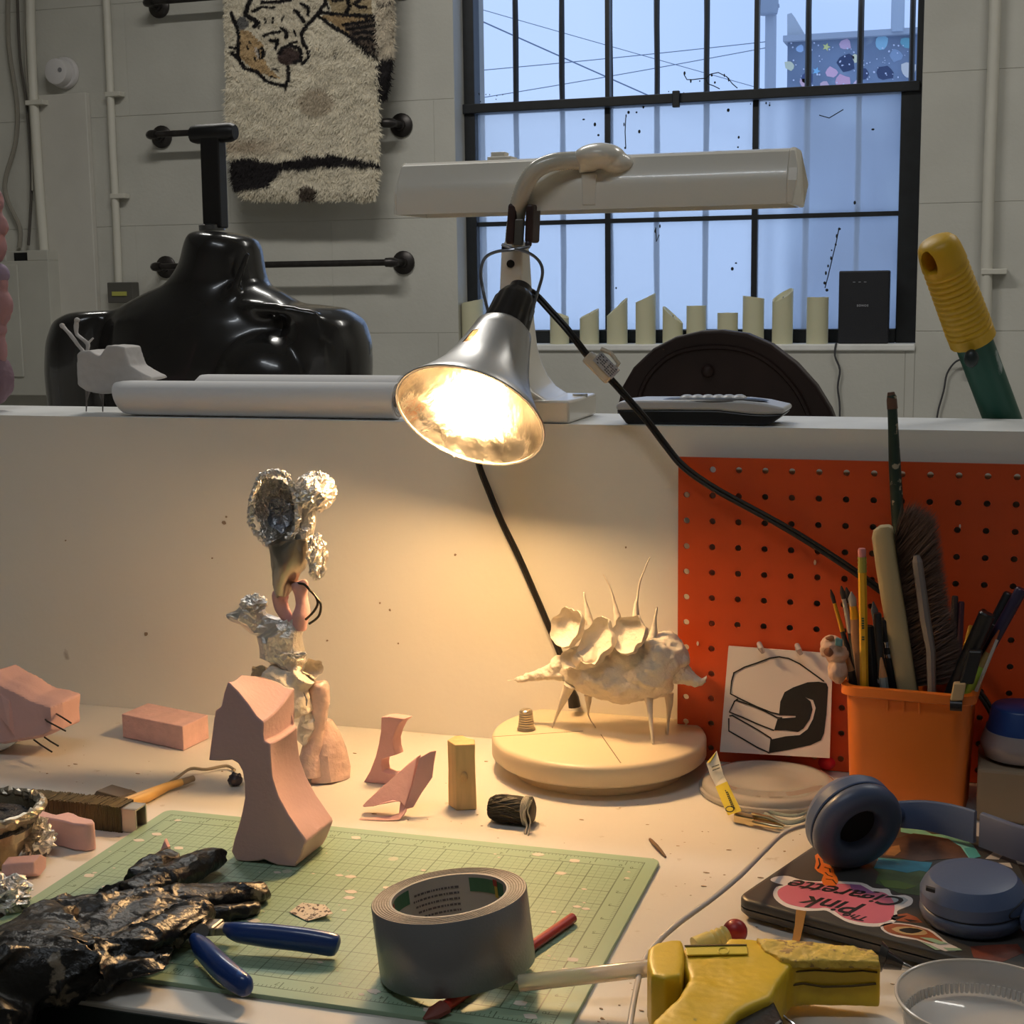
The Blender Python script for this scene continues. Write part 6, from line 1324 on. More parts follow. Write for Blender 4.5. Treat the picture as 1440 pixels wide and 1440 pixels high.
brush(1197, 832, -.50, -.3, bcy-.018, (.35, .18, .09), (.72, .38, .03), (.28, .27, .27), .013, .012, .0042, 'stubby paintbrush with grey hairs and yellow collar, just left of the yellow pencil')
brush(1228, 846, -.2, .1, bcy-.01, (.02, .02, .022), (.06, .07, .09), (.10, .11, .13), .016, .024, .0036, 'paintbrush with grey-blue hairs just right of the yellow pencil')
def rod(name, px, py, fx, fy, Y, r, mat, lab, cat, parts=()):
    t, f = stick(px, py, fx, fy, Y); u = (f-t).normalized(); o_ = thing(name, f, lab, cat)
    MB().lathe([(0, 0), (r*.8, 0), (r, .0015), (r, (f-t).length*.98), (r*.8, (f-t).length)], t, u, 14).build('barrel', mat, o_)
    for (s0_, s1_, rr2, mt, nm) in parts: MB().lathe([(rr2*.7, s0_), (rr2, s0_+.0008), (rr2, s1_), (rr2*.7, s1_+.0004)], t, u, 14).build(nm, mt, o_)
    return o_
blk = M('black plastic', (.014, .014, .016), .35); gry = M('grey plastic', (.25, .25, .27), .4)
rod('black_pen', 1234, 862, -.30, -.5, bcy-.03, .0034, blk, 'black pen leaning behind the yellow pencil in the orange bin', 'pen', [(.060, .064, .0037, gry, 'ring')])
rod('marker', 1243, 870, -.05, .2, bcy-.015, .0048, blk, 'thick black marker leaning against the beige brush back', 'marker', [(.02, .026, .0052, M('chrome', (.6, .6, .6), .15, metal=1), 'chrome_ring'), (.032, .036, .0052, M('chrome', (.6, .6, .6), .15, metal=1), 'chrome_ring')])
rod('black_pen', 1222, 880, -.45, -.1, bcy-.02, .0042, blk, 'black pen hidden low behind the yellow pencil', 'pen')
t0, f0 = stick(1238, 918, -.15, -.62, bcy-.030); u = (f0-t0).normalized(); sp3 = thing('sharpened_pencil', f0, 'pale blue pencil with its sharpened wooden cone up, in the orange bin', 'pencil')
MB().tube([t0, t0+u*.004], [.0004, .0011], 8).build('lead', blk, sp3); MB().tube([t0+u*.004, t0+u*.022], [.0011, .0038], 10).build('cone', M('pencil wood', (.50, .26, .12), .6), sp3, smooth=False); MB().tube([t0+u*.022, f0], .0038, 6).build('shaft', M('pale blue paint', (.25, .33, .35), .4), sp3, smooth=False)
t0, f0 = stick(1191, 922, -.52, -.5, bcy-.020); u = (f0-t0).normalized(); sp4 = thing('sharpened_pencil', f0, 'dark pencil with a blunt wooden cone, low at the left inside the orange bin', 'pencil')
MB().tube([t0, t0+u*.014], [.0012, .0042], 10).build('cone', M('pencil wood', (.50, .26, .12), .6), sp4, smooth=False); MB().tube([t0+u*.014, f0], .0042, 6).build('shaft', blk, sp4, smooth=False)
# right-hand cluster
nv = M('navy cap', (.03, .02, .055), .35)
rod('marker', 1437, 828, .02, -.1, bcy-.015, .0052, nv, 'dark purple capped marker leaning far out to the right from the orange bin', 'marker', [(.045, .07, .0040, M('mauve barrel', (.35, .12, .14), .4), 'barrel_grip')])
rod('marker', 1420, 834, .0, .25, bcy+.002, .0050, blk, 'black capped marker leaning right, behind the dark purple one', 'marker', [(.03, .0315, .0053, gry, 'ring')])
rod('marker', 1389, 862, .02, -.45, bcy-.028, .0072, blk, 'fat black marker leaning right from the orange bin', 'marker')
rod('thin_pencil', 1366, 880, .30, .55, bcy+.012, .0026, M('ochre', (.55, .30, .03), .4), 'thin ochre pencil behind the fat black marker', 'pencil')
rod('dark_stick', 1343, 838, .55, .6, bcy+.03, .0030, M('dark stick', (.06, .04, .04), .6), 'thin dark stick standing right of the dust brush', 'stick'); rod('dark_stick', 1352, 846, .66, .55, bcy+.03, .0028, M('maroon stick', (.09, .03, .05), .5), 'thin maroon stick beside the darker one, right of the dust brush', 'stick')
t0, f0 = stick(1405, 886, .12, -.45, bcy-.022); u = (f0-t0).normalized(); gk = thing('green_paintbrush', f0, 'lime green handled brush leaning out at the right of the orange bin', 'brush')
MB().tube([t0, t0+u*.010, t0+u*.022], [.0006, .002, .0025], 8).build('bristle_tip', M('orange tip', (.50, .12, .04), .6), gk); MB().tube([t0+u*.022, t0+u*.036], [.0025, .0045], 10).build('collar', M('tan collar', (.40, .28, .10), .5), gk)
MB().tube([t0+u*.036, t0+u*.048, t0+u*.07, f0], [.0045, .0062, .0058, .004], 12).build('handle', M('lime plastic', (.33, .52, .06), .35, coat=.2), gk)
t1, f1_ = stick(1402, 900, .40, -.5, bcy-.030); MB().tube([t1, t1.lerp(f1_, .3), f1_], [.0014, .0016, .0016], 7).build('white_stick', M('white stick', (.55, .52, .48), .5), None, label='thin white stick beside the lime green brush handle', cat='stick')
# folding knife-like black tool clipped over the rim
kt = thing('clipped_tool', P(1345, 975, bY0-.008), 'black tool with a beige band hooked over the orange bin rim', 'tool')
a_, b_ = P(1352, 925, bY0-.010), P(1344, 985, bY0-.012); u = (b_-a_); s_ = P(1372, 930, bY0-.010)-P(1350, 925, bY0-.010)
MB().ob(P(1349, 962, bY0-.014), P(1362, 915, bY0-.008)-P(1349, 962, bY0-.014), P(1363, 963, bY0-.014)-P(1343, 962, bY0-.014), V(0, .008, 0)).build('body', blk, kt, smooth=False, bevel=.0015)
MB().ob(P(1336, 986, bY0-.016), P(1341, 961, bY0-.015)-P(1336, 986, bY0-.016), P(1354, 986, bY0-.016)-P(1336, 986, bY0-.016), V(0, .008, 0)).build('beige_band', M('beige plastic', (.55, .40, .22), .5), kt, smooth=False, bevel=.0012)
MB().tube([P(1336, 991, bY0-.012), P(1353, 992, bY0-.012)], .0052, 12).build('hinge', blk, kt)
# small skull-like lump on the left rim
sk_m = M('bony pink clay', (.66, .44, .34), .7, bump=.5, bs=200)
sk = thing('clay_skull', P(1170, 935, bY0-.0), 'small pink-beige skull-shaped clay lump hanging at the left rim of the orange bin', 'figurine')
sY = bY0+.012; mb = MB().ell(P(1170, 908, sY), (.0105, .010, .0095)).ell(P(1178, 918, sY), (.010, .009, .009)).ell(P(1160, 912, sY), (.0045, .006, .0075)).ell(P(1178, 942, sY), (.0085, .008, .013)).ell(P(1174, 945, sY-.002), (.006, .007, .0075)).ell(P(1172, 926, sY), (.006, .006, .006))
fbuild(mb, 'lump', sk_m, sk, voxel=.0010, sm=2, disp=[(.0012, 140), (.0006, 330)])
mb = MB().ell(P(1165.5, 917, sY-.0092), (.0042, .003, .0042)).ell(P(1167, 897, sY-.008), (.004, .002, .002)); jit(mb, .001, 200); mb.build('hollow', M('brown hollow', (.26, .10, .05), .8), sk)
MB().ob(P(1174, 908, sY-.012), P(1184, 910, sY-.012)-P(1174, 908, sY-.012), V(0, .003, 0), P(1175, 897, sY-.012)-P(1174, 908, sY-.012)).build('blue_patch', M('teal patch', (.10, .25, .28), .5), sk, smooth=False, bevel=.001)

# ---------------------------------------------------------------- jar with blue lid on a beige block
jx = P(1436, 1040, 1.345).x
bb = MB().box((P(1374, 1100, 1.32).x, 1.32, .0005), (jx+.045, 1.40, P(1400, 1083, 1.32).z)); bb.build('beige_block', M('beige block', (.36, .27, .18), .6, var=.08), None, smooth=False, bevel=.003, label='low beige block under the blue-lidded jar at the right edge', cat='block')
zbk = P(1400, 1083, 1.32).z+.0006; jc = V(jx, 1.358, zbk)
jr = thing('jar', jc, 'squat translucent jar with a bright blue lid on the beige block', 'jar')
hj = P(1410, 1035, 1.33).z-zbk; hl = P(1410, 1000, 1.335).z-zbk
MB().lathe([(.024, 0), (.031, .003), (.0345, .012), (.0345, hj*.6), (.031, hj*.95), (.028, hj)], jc, n=40).build('jar_body', M('milky plastic', (.42, .38, .40), .25, trans=.25, coat=.4), jr)
MB().lathe([(.0268, hj-.006), (.030, hj-.005), (.030, hj+.002), (.0285, hj+.004), (.026, hl-.002), (.024, hl), (0, hl)], jc, n=40).build('lid', M('blue lid', (.01, .05, .22), .35), jr, ang=50)
rp2 = thing('black_gadget', P(1395, 1118, 1.29), 'small black gadget with a white edge in front of the beige block', 'gadget')
a, b = T(1382, 1122, 0), T(1407, 1122, 0); MB().box((a.x, a.y, .0005), (b.x+.06, a.y+.012, .012)).build('body', blk, rp2, smooth=False, bevel=.001)
MB().box((a.x, a.y+.001, .012), (a.x+.014, a.y+.011, .016)).build('white_edge', M('bright edge', (.7, .7, .7), .4), rp2, smooth=False, bevel=.0008)
q = T(1338, 1113, 0); MB().box((q.x-.009, q.y, .0005), (q.x+.010, q.y+.012, .012)).build('small_orange_block', M('tan orange block', (.60, .27, .10), .6), None, smooth=False, bevel=.001, label='small tan-orange block at the right foot of the orange bin', cat='block')

# ---------------------------------------------------------------- clear domed lid, red bead, tag with clip
lc = T(1081, 1098, .010); lc.z = 0
ld = thing('petri_dish', lc, 'round translucent plastic dish upside down right of the turntable, below the drawing card', 'dish')
MB().lathe([(.0640, .0004), (.0650, .001), (.0650, .0045), (.0622, .0052), (.0618, .0095), (.0595, .0112), (.050, .0122), (.049, .0110), (.030, .0125), (0, .0135), (0, .0125), (.049, .0100), (.0590, .0095), (.0605, .004), (.0625, .0006)], lc, n=72, cap=False).build('shell', M('cloudy plastic', (.80, .74, .66), .16, trans=.55, ior=1.3, coat=.5), ld, ang=60)
MB().ell(T(1163, 1072, .008), (.009, .007, .0075)).build('red_bead', M('shiny red', (.62, .015, .05), .25, coat=.5), None, label='glossy red bead peeping out behind the translucent dish', cat='bead')
tgx = thing('tag_and_clip', T(1065, 1160, 0), 'white and yellow paper tag on a brass clip, leaning on the translucent dish', 'tag')
tY_ = 1.285; ct = lambda a, b, Y: P(a/4.5+940, b/4.5+880, Y)
MB().prism([ct(240, 868, tY_), ct(305, 792, tY_+.006), ct(330, 880, tY_), ct(348, 945, tY_-.004), ct(368, 985, tY_-.008), ct(300, 1015, tY_-.008), ct(262, 940, tY_-.004)], V(0, .0006, 0)).build('white_tag', M('tag white', (.76, .72, .62), .5), tgx, smooth=False)
MB().prism([ct(298, 1018, tY_-.0085), ct(370, 985, tY_-.0085), ct(415, 1080, tY_-.018), ct(462, 1172, tY_-.028), ct(378, 1200, tY_-.028), ct(335, 1110, tY_-.018)], V(0, .0006, 0)).build('yellow_tag', M('tag yellow', (.66, .52, .03), .5), tgx, smooth=False)
MB().prism([ct(243, 866, tY_-.0006), ct(300, 800, tY_+.005), ct(302, 815, tY_+.005), ct(262, 866, tY_-.0006)], V(0, .0005, 0)).build('yellow_corner', M('tag yellow', (.66, .52, .03), .5), tgx, smooth=False)
mb = MB()
for r_i, (a0, b0, a1, b1, Y0, Y1) in enumerate(((275, 895, 322, 878, tY_-.001, tY_-.001), (280, 915, 326, 898, tY_-.003, tY_-.003), (372, 1050, 420, 1160, tY_-.014, tY_-.026), (360, 1040, 405, 1150, tY_-.014, tY_-.025))):
    for k in range(9):
        p = ct(lerp(a0, a1, k/9), lerp(b0, b1, k/9), lerp(Y0, Y1, k/9)-.0012); q = ct(lerp(a0, a1, (k+.6)/9), lerp(b0, b1, (k+.6)/9), lerp(Y0, Y1, (k+.6)/9)-.0012); mb.tube([p, q], .00055, 4)
mb.tube([ct(388+26*math.cos(a), 1160+18*math.sin(a), tY_-.0285) for a in [k*.7 for k in range(9)]], .0005, 4, closed=True)
mb.build('tag_print', M('tag ink', (.05, .05, .02), .6), tgx, kind='stuff')
brs = M('polished brass', (.70, .55, .30), .2, metal=1)
K0 = T(1032, 1148, .006); K1 = T(1102, 1163, .006); kd = (K1-K0)
MB().ob(K0+V(0, -.003, -.005), kd*.42, V(0, .009, 0), V(0, 0, .009)).build('clip_body', brs, tgx, smooth=False, bevel=.002)
MB().tube([K0+kd*.35+V(0, .006, .002), K0+kd*.7+V(0, .006, .002), K1+V(0, .004, 0)], [.003, .003, .001], 10).build('clip_prong', brs, tgx)
MB().tube([K0+kd*.4+V(0, -.001, -.001), K0+kd*.8+V(0, -.001, -.001), K1+V(0, .001, -.001)], [.0026, .0026, .001], 10).build('clip_prong', brs, tgx)
MB().tube(smoothpts([T(1076, 1145, .005), T(1090, 1152, .005), T(1108, 1157, .005), T(1128, 1153, .005), T(1136, 1146, .006)]), .0022, 8).tube(smoothpts([T(1082, 1141, .004), T(1100, 1146, .004), T(1120, 1147, .005), T(1136, 1142, .005)]), .0016, 8).build('clear_loop', M('clear vinyl loop', (.5, .56, .52), .1, trans=.6, ior=1.4), None, label='clear vinyl loop between the translucent dish and the upright headphone cup', cat='loop')

# ================================================================ LAPTOP with stickers
LH = .0175; lu = V(math.cos(math.radians(-19.5)), math.sin(math.radians(-19.5)), 0); lv = V(-lu.y, lu.x, 0)
LA = T(1046, 1260, LH); LA.z = 0; LA = LA-lu*.004-lv*.006
LW_, LD_ = .308, .228
lap = thing('laptop', LA+lu*LW_/2+lv*LD_/2, 'closed dark grey laptop covered in stickers under the headphones, at the right', 'laptop')
lm_ = M('laptop grey', (.060, .058, .055), .38, var=.05); lm2 = M('laptop dark', (.02, .02, .022), .45)
def rring(o, hx, hy, r, z, n=6):
    pts = []
    for qx, qy, a0 in ((1, 1, 0), (-1, 1, 90), (-1, -1, 180), (1, -1, 270)):
        for k in range(n+1):
            a = math.radians(a0+90*k/n); x = qx*(hx-r)+r*math.cos(a); y = qy*(hy-r)+r*math.sin(a); pts.append(o+lu*x+lv*y+V(0, 0, z))
    return pts
lo = LA+lu*LW_/2+lv*LD_/2; hx, hy = LW_/2, LD_/2
MB().loft([rring(lo, hx-.012, hy-.012, .008, .0012), rring(lo, hx-.003, hy-.003, .011, .003), rring(lo, hx, hy, .012, .0065), rring(lo, hx, hy, .012, .0098)]).build('base_half', lm_, lap, ang=50)
MB().loft([rring(lo, hx-.003, hy-.003, .011, .0096), rring(lo, hx-.003, hy-.003, .011, .0112)]).build('hinge_gap', lm2, lap, smooth=False)
MB().loft([rring(lo, hx, hy, .012, .0110), rring(lo, hx, hy, .012, .0155), rring(lo, hx-.0012, hy-.0012, .011, LH-.0004), rring(lo, hx-.004, hy-.004, .010, LH)]).build('lid', lm_, lap, ang=50)
for s_ in (-1, 1):
    for t_ in (-1, 1): MB().lathe([(.008, .0002), (.008, .0016)], lo+lu*s_*(hx-.03)+lv*t_*(hy-.03), n=14).build('foot', lm2, lap)
def LT(px, py, dz=0): return T(px, py, LH+dz)
def e2(a, b, dz=0): return LT(a/4.8+1000, b/4.8+1060, dz)
def e1(a, b, dz=0): return LT(a/4.5+1120, b/4.5+1020, dz)
def sticker(nm, pts, mat, lvl=1, sm_=0):
    pts = smoothpts(pts, sm_, True) if sm_ else pts
    MB().prism([V(p.x, p.y, LH+.00005+.00012*(lvl-1)) for p in pts], V(0, 0, .0001)).build(nm, mat, lap, smooth=False)
wh = M('sticker white', (.78, .72, .70), .45)
outer = [(400, 850), (440, 830), (520, 826), (600, 850), (700, 862), (860, 862), (1020, 872), (1090, 905), (1150, 912), (1200, 915), (1225, 955), (1310, 955), (1360, 980), (1350, 1020), (1290, 1045), (1255, 1065), (1260, 1100), (1235, 1140), (1160, 1165), (1050, 1165), (930, 1140), (850, 1100), (780, 1060), (720, 1060), (620, 1060), (510, 1035), (440, 990), (418, 945), (440, 900), (490, 888), (430, 870)]
inner_ = [(520, 885), (600, 862), (760, 875), (900, 880), (1010, 890), (1080, 930), (1150, 935), (1200, 960), (1235, 1010), (1235, 1070), (1210, 1120), (1130, 1145), (1020, 1140), (900, 1110), (830, 1060), (770, 1040), (700, 1045), (600, 1035), (510, 1010), (455, 965), (455, 920)]
sticker('sticker_border', [e2(*q) for q in outer], wh, 1, 3)
sticker('pink_sticker', [e2(*q) for q in inner_], M('sticker pink', (.62, .16, .24), .45), 2, 3)
sticker('sticker_tint', [e2(*q) for q in [(935, 882), (1010, 888), (1080, 928), (1110, 945), (1010, 945), (950, 930)]], M('sticker mauve', (.32, .12, .30), .45), 3)
sticker('sticker_gap', [e2(*q) for q in [(1215, 965), (1300, 970), (1330, 990), (1300, 1015), (1240, 1020)]], M('sticker grey', (.42, .45, .47), .45), 3)
tk = M('script ink', (.012, .010, .012), .5)
def wordat(txt, p0, p1, size, sh=.45):
    # reads right to left for us: baseline starts at p0 (right) and runs to p1 (left), upside down
    a, b = e2(*p0, .00045), e2(*p1, .00045); ex = (b-a); ln = ex.length; ex.normalize(); ey = V(-ex.y, ex.x, 0)
    if (ey.x*0+ey.y) > 0: pass
    t = text_mb(txt, size, V(0, 0, 0), (1, 0, 0), (0, 1, 0), shear=sh, align='LEFT', bold=size*.018, depth=0); w_ = max(p.x for p in t.v)-min(p.x for p in t.v); k = ln/w_
    t.v = [a+ex*p.x*k+V(ex.y, -ex.x, 0)*p.y*-1 for p in t.v]; return t
t = wordat('The', (1080, 1105), (920, 1075), .0125); t.build('lettering', tk, lap, smooth=False)
t = wordat('Pink', (1060, 1020), (625, 955), .030); t.build('lettering', tk, lap, smooth=False)
t = wordat('Cigarette', (1340, 980), (570, 850), .027); t.build('lettering', tk, lap, smooth=False)
om = M('sticker orange', (.72, .17, .02), .45)
sticker('orange_sticker', [e2(*q) for q in [(700, 690), (720, 678), (745, 700), (760, 740), (800, 755), (825, 780), (830, 810), (850, 835), (858, 870), (840, 895), (760, 890), (745, 860), (760, 820), (720, 800), (698, 775), (708, 730)]], om, 4)
for pts in ([(725, 705), (735, 745), (720, 775)], [(765, 765), (800, 775), (805, 800)], [(775, 845), (820, 850), (845, 880)], [(770, 800), (790, 820), (820, 830)]):
    MB().strip([e2(*q, .0007) for q in pts], .0011, (0, 0, 1), .0001).build('sticker_line', tk, lap, smooth=False)
tl_m = M('sticker teal', (.08, .36, .36), .45); tq = M('sticker aqua', (.22, .55, .50), .45); br = M('sticker brown', (.11, .05, .03), .5, var=.4, vs=90); gr = M('sticker olive', (.07, .12, .05), .5, var=.4, vs=60); bl2 = M('sticker blue', (.03, .22, .32), .5, var=.3, vs=60)
sticker('scene_sticker', [e1(*q) for q in [(545, 840), (700, 845), (850, 870), (830, 930), (790, 1000), (800, 1080), (640, 1060), (560, 1020), (500, 1000), (520, 930), (480, 900)]], gr, 1)
sticker('scene_sticker_water', [e1(*q) for q in [(520, 840), (640, 850), (860, 870), (830, 930), (780, 920), (700, 935), (600, 915), (490, 905)]], bl2, 2)
sticker('scene_sticker_grass', [e1(*q) for q in [(520, 980), (640, 985), (760, 1020), (690, 1040), (560, 1025)]], M('sticker grass', (.10, .17, .04), .5), 2)
sticker('scene_sticker_sky', [e1(*q) for q in [(660, 650), (780, 650), (860, 690), (970, 690), (1060, 720), (1120, 760), (1165, 830), (1100, 850), (1050, 790), (980, 745), (860, 710), (740, 690), (660, 675)]], tq, 1)
sticker('scene_sticker_animal', [e1(*q) for q in [(620, 720), (740, 685), (860, 700), (960, 720), (1040, 770), (1090, 840), (900, 850), (780, 865), (640, 840), (545, 830), (580, 770)]], br, 2)
sticker('scene_sticker_face', [e1(*q) for q in [(560, 820), (600, 770), (650, 760), (660, 800), (620, 830)]], M('sticker tan', (.38, .18, .06), .5, var=.3, vs=90), 3)
sticker('scene_sticker_rim', [e1(*q) for q in [(1060, 780), (1120, 770), (1168, 832), (1100, 848)]], tl_m, 3)
ew = M('sticker eye brown', (.33, .09, .035), .45, var=.2, vs=80)
sticker('eye_sticker', [e1(*q) for q in [(530, 1270), (600, 1250), (720, 1260), (840, 1290), (900, 1330), (960, 1380), (1040, 1420), (940, 1430), (850, 1390), (760, 1360), (640, 1340), (560, 1310)]], wh, 1, 2)
sticker('eye_sticker_field', [e1(*q) for q in [(548, 1275), (610, 1258), (720, 1268), (830, 1298), (890, 1340), (930, 1375), (860, 1380), (760, 1350), (650, 1330), (580, 1310)]], ew, 2, 2)
sticker('eye_sticker_iris', [e1(*q) for q in [(600, 1290), (690, 1275), (790, 1290), (830, 1320), (780, 1330), (680, 1325)]], M('sticker sand', (.50, .36, .18), .5), 3, 2)
sticker('eye_sticker_pupil', [e1(*q) for q in [(650, 1295), (720, 1285), (800, 1302), (730, 1320), (670, 1310)]], tk, 4, 2)
for q in ([(780, 1345), (860, 1350), (960, 1385), (900, 1390)], [(780, 1370), (850, 1395), (910, 1425), (880, 1425)], [(930, 1410), (1030, 1415), (1050, 1428), (960, 1430)]): sticker('mint_flash', [e1(*k) for k in q], M('sticker mint', (.35, .52, .36), .5), 4)
sticker('flame_sticker', [e1(*q) for q in [(550, 1225), (620, 1200), (700, 1190), (760, 1215), (800, 1250), (700, 1245)]], ew, 1)
for q in ([(590, 1215), (700, 1205), (640, 1230)], [(680, 1225), (780, 1240), (720, 1245)]): sticker('flame_line', [e1(*k) for k in q], tk, 2)
sticker('white_sticker', [e1(*q) for q in [(1195, 845), (1250, 800), (1310, 760), (1400, 770), (1500, 830), (1560, 900), (1400, 880), (1370, 820), (1330, 800), (1280, 850)]], M('sticker cream', (.62, .55, .48), .45), 1)
sticker('white_sticker', [e1(*q) for q in [(1280, 872), (1350, 870), (1368, 905), (1340, 895)]], M('sticker cream', (.62, .55, .48), .45), 1)
sticker('dark_sticker', [e1(*q) for q in [(1400, 880), (1600, 930), (1700, 1100), (1500, 1100)]], M('sticker dark', (.03, .025, .02), .5), 1)
sticker('red_sticker', [e1(*q) for q in [(1100, 1400), (1240, 1390), (1400, 1385), (1440, 1440), (1300, 1500), (1120, 1470)]], M('sticker maroon', (.20, .05, .03), .5, var=.4, vs=70), 1)
os_ = thing('orange_strip', T(1119, 1322, .001), 'thin orange wooden strip leaning on the front edge of the laptop', 'strip')
q0, q1 = T(1119, 1326, .0010), LT(1127, 1281, .0018); q0 = V(q0.x, q0.y, .001)
MB().strip([q0, q0.lerp(q1, .5)+V(.0004, 0, .0), q1], [.0052, .0060, .0072], (q1-q0).cross(V(1, 0, .1)).normalized()*-1, .0016).build('strip', M('orange wood', (.72, .32, .04), .5, var=.1, vs=60), os_, smooth=False)

# ================================================================ HEADPHONES
hm = M('slate blue plastic', (.085, .125, .24), .42, bump=.05, bs=300); hp_pad = M('slate blue leatherette', (.075, .105, .19), .38, bump=.12, bs=90); hin = M('ear mesh', (.006, .006, .008), .9); hseam = M('seam dark', (.01, .012, .02), .6)
hd = thing('headphones', T(1300, 1250, LH), 'slate blue on-ear headphones, one cup upright and one lying flat on the laptop', 'headphones')
def cup_(c, ax, R=.0370, label=None):
    ax = ax.normalized()
    MB().lathe([(0, -.0165), (R*.66, -.0165), (R*.82, -.0150), (R*.93, -.0100), (R, -.0050), (R, .0030), (R*.985, .0040)], c, ax, 56).build('ear_cup', hm, hd, ang=22)
    MB().lathe([(R*.985, .0034), (R*.965, .0046), (R*.965, .0052)], c, ax, 56).build('cup_seam', hseam, hd)
    MB().lathe([(R*.95, .0046), (R*1.0, .0062), (R*1.01, .0100), (R*.98, .0140), (R*.90, .0172), (R*.72, .0184), (R*.52, .0168), (R*.44, .0125), (R*.43, .0070)], c, ax, 56).build('ear_pad', hp_pad, hd, ang=80)
    MB().lathe([(R*.45, .0075), (0, .0072)], c, ax, 40, cap=False).build('ear_mesh', hin, hd)
b1 = T(1206, 1221, LH+.001)
c1, a1, vd1, s1 = frame_at(1197, 1152, (P(1200, 1150, b1.y+.006)-EYE).dot(fw), math.radians(47), .62, .72)
cup_(c1, a1)
c2c = T(1368, 1262, LH+.0185)
up2 = (V(0, 0, 1)-hr*.05-hf*.05).normalized()
cup_(c2c+V(0, 0, .0015), -up2, R=.0365)
MB().lathe([(.0233, .0004), (.0236, .0012), (.0232, .0012)], c2c+up2*.0168, up2, 48, cap=False).build('outer_disc_edge', hm, hd)
MB().ob(P(1304, 1250, c2c.y-.026)-V(.001, .004, 0), V(.0065, -.003, 0), V(0, .004, 0), V(0, 0, .0028)).build('port', hseam, hd, smooth=False, bevel=.0005)
R2 = .0365; f2v = (-hf+hr*.15).normalized()
def onrim(deg, h, r=R2*1.003): a = math.radians(deg); d_ = hr*math.cos(a)+hf*math.sin(a); return c2c+V(0, 0, .0015)+d_*r+up2*h
MB().tube(smoothpts([onrim(-20, .006, R2*.985), onrim(-35, .006, R2*.985), onrim(-50, .005), onrim(-62, .002), onrim(-66, -.001), onrim(-62, -.0035), onrim(-45, -.004), onrim(-20, -.004)], 4), .0006, 6).build('swivel_line', hseam, hd)
# headband: a tall ribbon curving from the upright cup round to the flat one
path = [T(1262, 1152, LH+.012), T(1300, 1160, LH+.010), T(1340, 1168, LH+.010), T(1380, 1180, LH+.010), T(1440, 1200, LH+.010), T(1520, 1232, .02), T(1580, 1275, .02), T(1580, 1320, .02), T(1520, 1340, .022), T(1450, 1310, .026)]
zc_ = [.034, .036, .036, .036, .035, .034, .032, .030, .030, .030]; hh_ = [.011, .0125, .0135, .0135, .0135, .0135, .0135, .012, .010, .007]
path = smoothpts([V(p.x, p.y, z) for p, z in zip(path, zc_)], 5); nP = len(path)
def ribbon(i0, i1, t0, grow=0):
    rg = []
    for i in range(i0, i1+1):
        p = path[i]; tg_ = (path[min(i+1, nP-1)]-path[max(i-1, 0)]).normalized(); nr = V(tg_.y, -tg_.x, 0).normalized(); h_ = np.interp(i/5, range(10), hh_)+grow
        rg.append([p+nr*t0*.5+V(0, 0, -h_), p+nr*t0*.5+V(0, 0, h_*.9), p+nr*t0*.2+V(0, 0, h_), p-nr*t0*.2+V(0, 0, h_), p-nr*t0*.5+V(0, 0, h_*.9), p-nr*t0*.5+V(0, 0, -h_)])
    return MB().loft(rg)
ribbon(0, 14, .004).build('slider', hm, hd, ang=60); ribbon(15, nP-1, .0068, .0004).build('headband', M('slate blue band', (.09, .11, .19), .5), hd, ang=60)
MB().tube([c1-a1*.010, c1-a1*.010+(path[0]-c1)*.5+V(0, 0, .008), path[0]], [.010, .009, .007], 12).build('yoke', hm, hd)
MB().tube([onrim(-5, -.002), path[-1]], [.009, .007], 12).build('yoke', hm, hd)

# white cable
wc = M('grey white cable', (.50, .47, .44), .4)
cp_ = [T(1150, 1156, .014), T(1128, 1162, .020), T(1102, 1172, .027), T(1075, 1197, .033), T(1040, 1232, .036), T(1000, 1265, .035), T(955, 1298, .030), T(925, 1325, .025), T(905, 1352, .022), T(895, 1390, .024), T(886, 1440, .024), T(878, 1500, .015)]
MB().tube(smoothpts(cp_, 5), .0020, 10).build('charging_cable', wc, None, label='thin off-white cable sweeping from behind the headphones past the glue gun to the front', cat='cable')

# ================================================================ GLUE GUN
gy = M('worn yellow plastic', (.72, .48, .02), .42, var=.12, vs=16, bump=.25, bs=90, col2=(.40, .28, .05), thr=.68, s2=70); gyw = M('melted yellow plastic', (.70, .48, .07), .6, bump=1.0, bs=170, var=.3, vs=60, col2=(.34, .20, .05), thr=.58, s2=130)
g5 = lambda a, b, z=.042: T(a/3.6+880, b/3.6+1240, z)
gg = thing('glue_gun', g5(600, 560, 0), 'worn yellow hot glue gun lying on its side at the front of the desk', 'glue gun')
top_poly = [(290, 322), (500, 312), (520, 280), (620, 282), (860, 294), (1100, 318), (1250, 338), (1285, 372), (1290, 404), (1150, 402), (1000, 400), (850, 404), (815, 450), (760, 530), (742, 575), (640, 620), (560, 665), (500, 725), (420, 820), (330, 900), (60, 900), (85, 780), (130, 700), (200, 632), (262, 590), (318, 480), (300, 440), (285, 400)]
mb = MB().prism([g5(*q, .040) for q in top_poly], V(0, 0, -.032)); fbuild(mb, 'body', gy, gg, voxel=.0017, sm=22, disp=[(.0008, 60), (.0003, 220)])
mb = MB().prism([g5(*q, .0425) for q in [(660, 283), (860, 293), (1100, 317), (1250, 338), (1284, 372), (1288, 402), (1150, 398), (1000, 396), (850, 400), (780, 380), (700, 340)]], V(0, 0, -.006)); fbuild(mb, 'melted_flank', gyw, gg, voxel=.0012, sm=2, disp=[(.0014, 90), (.0008, 260)])
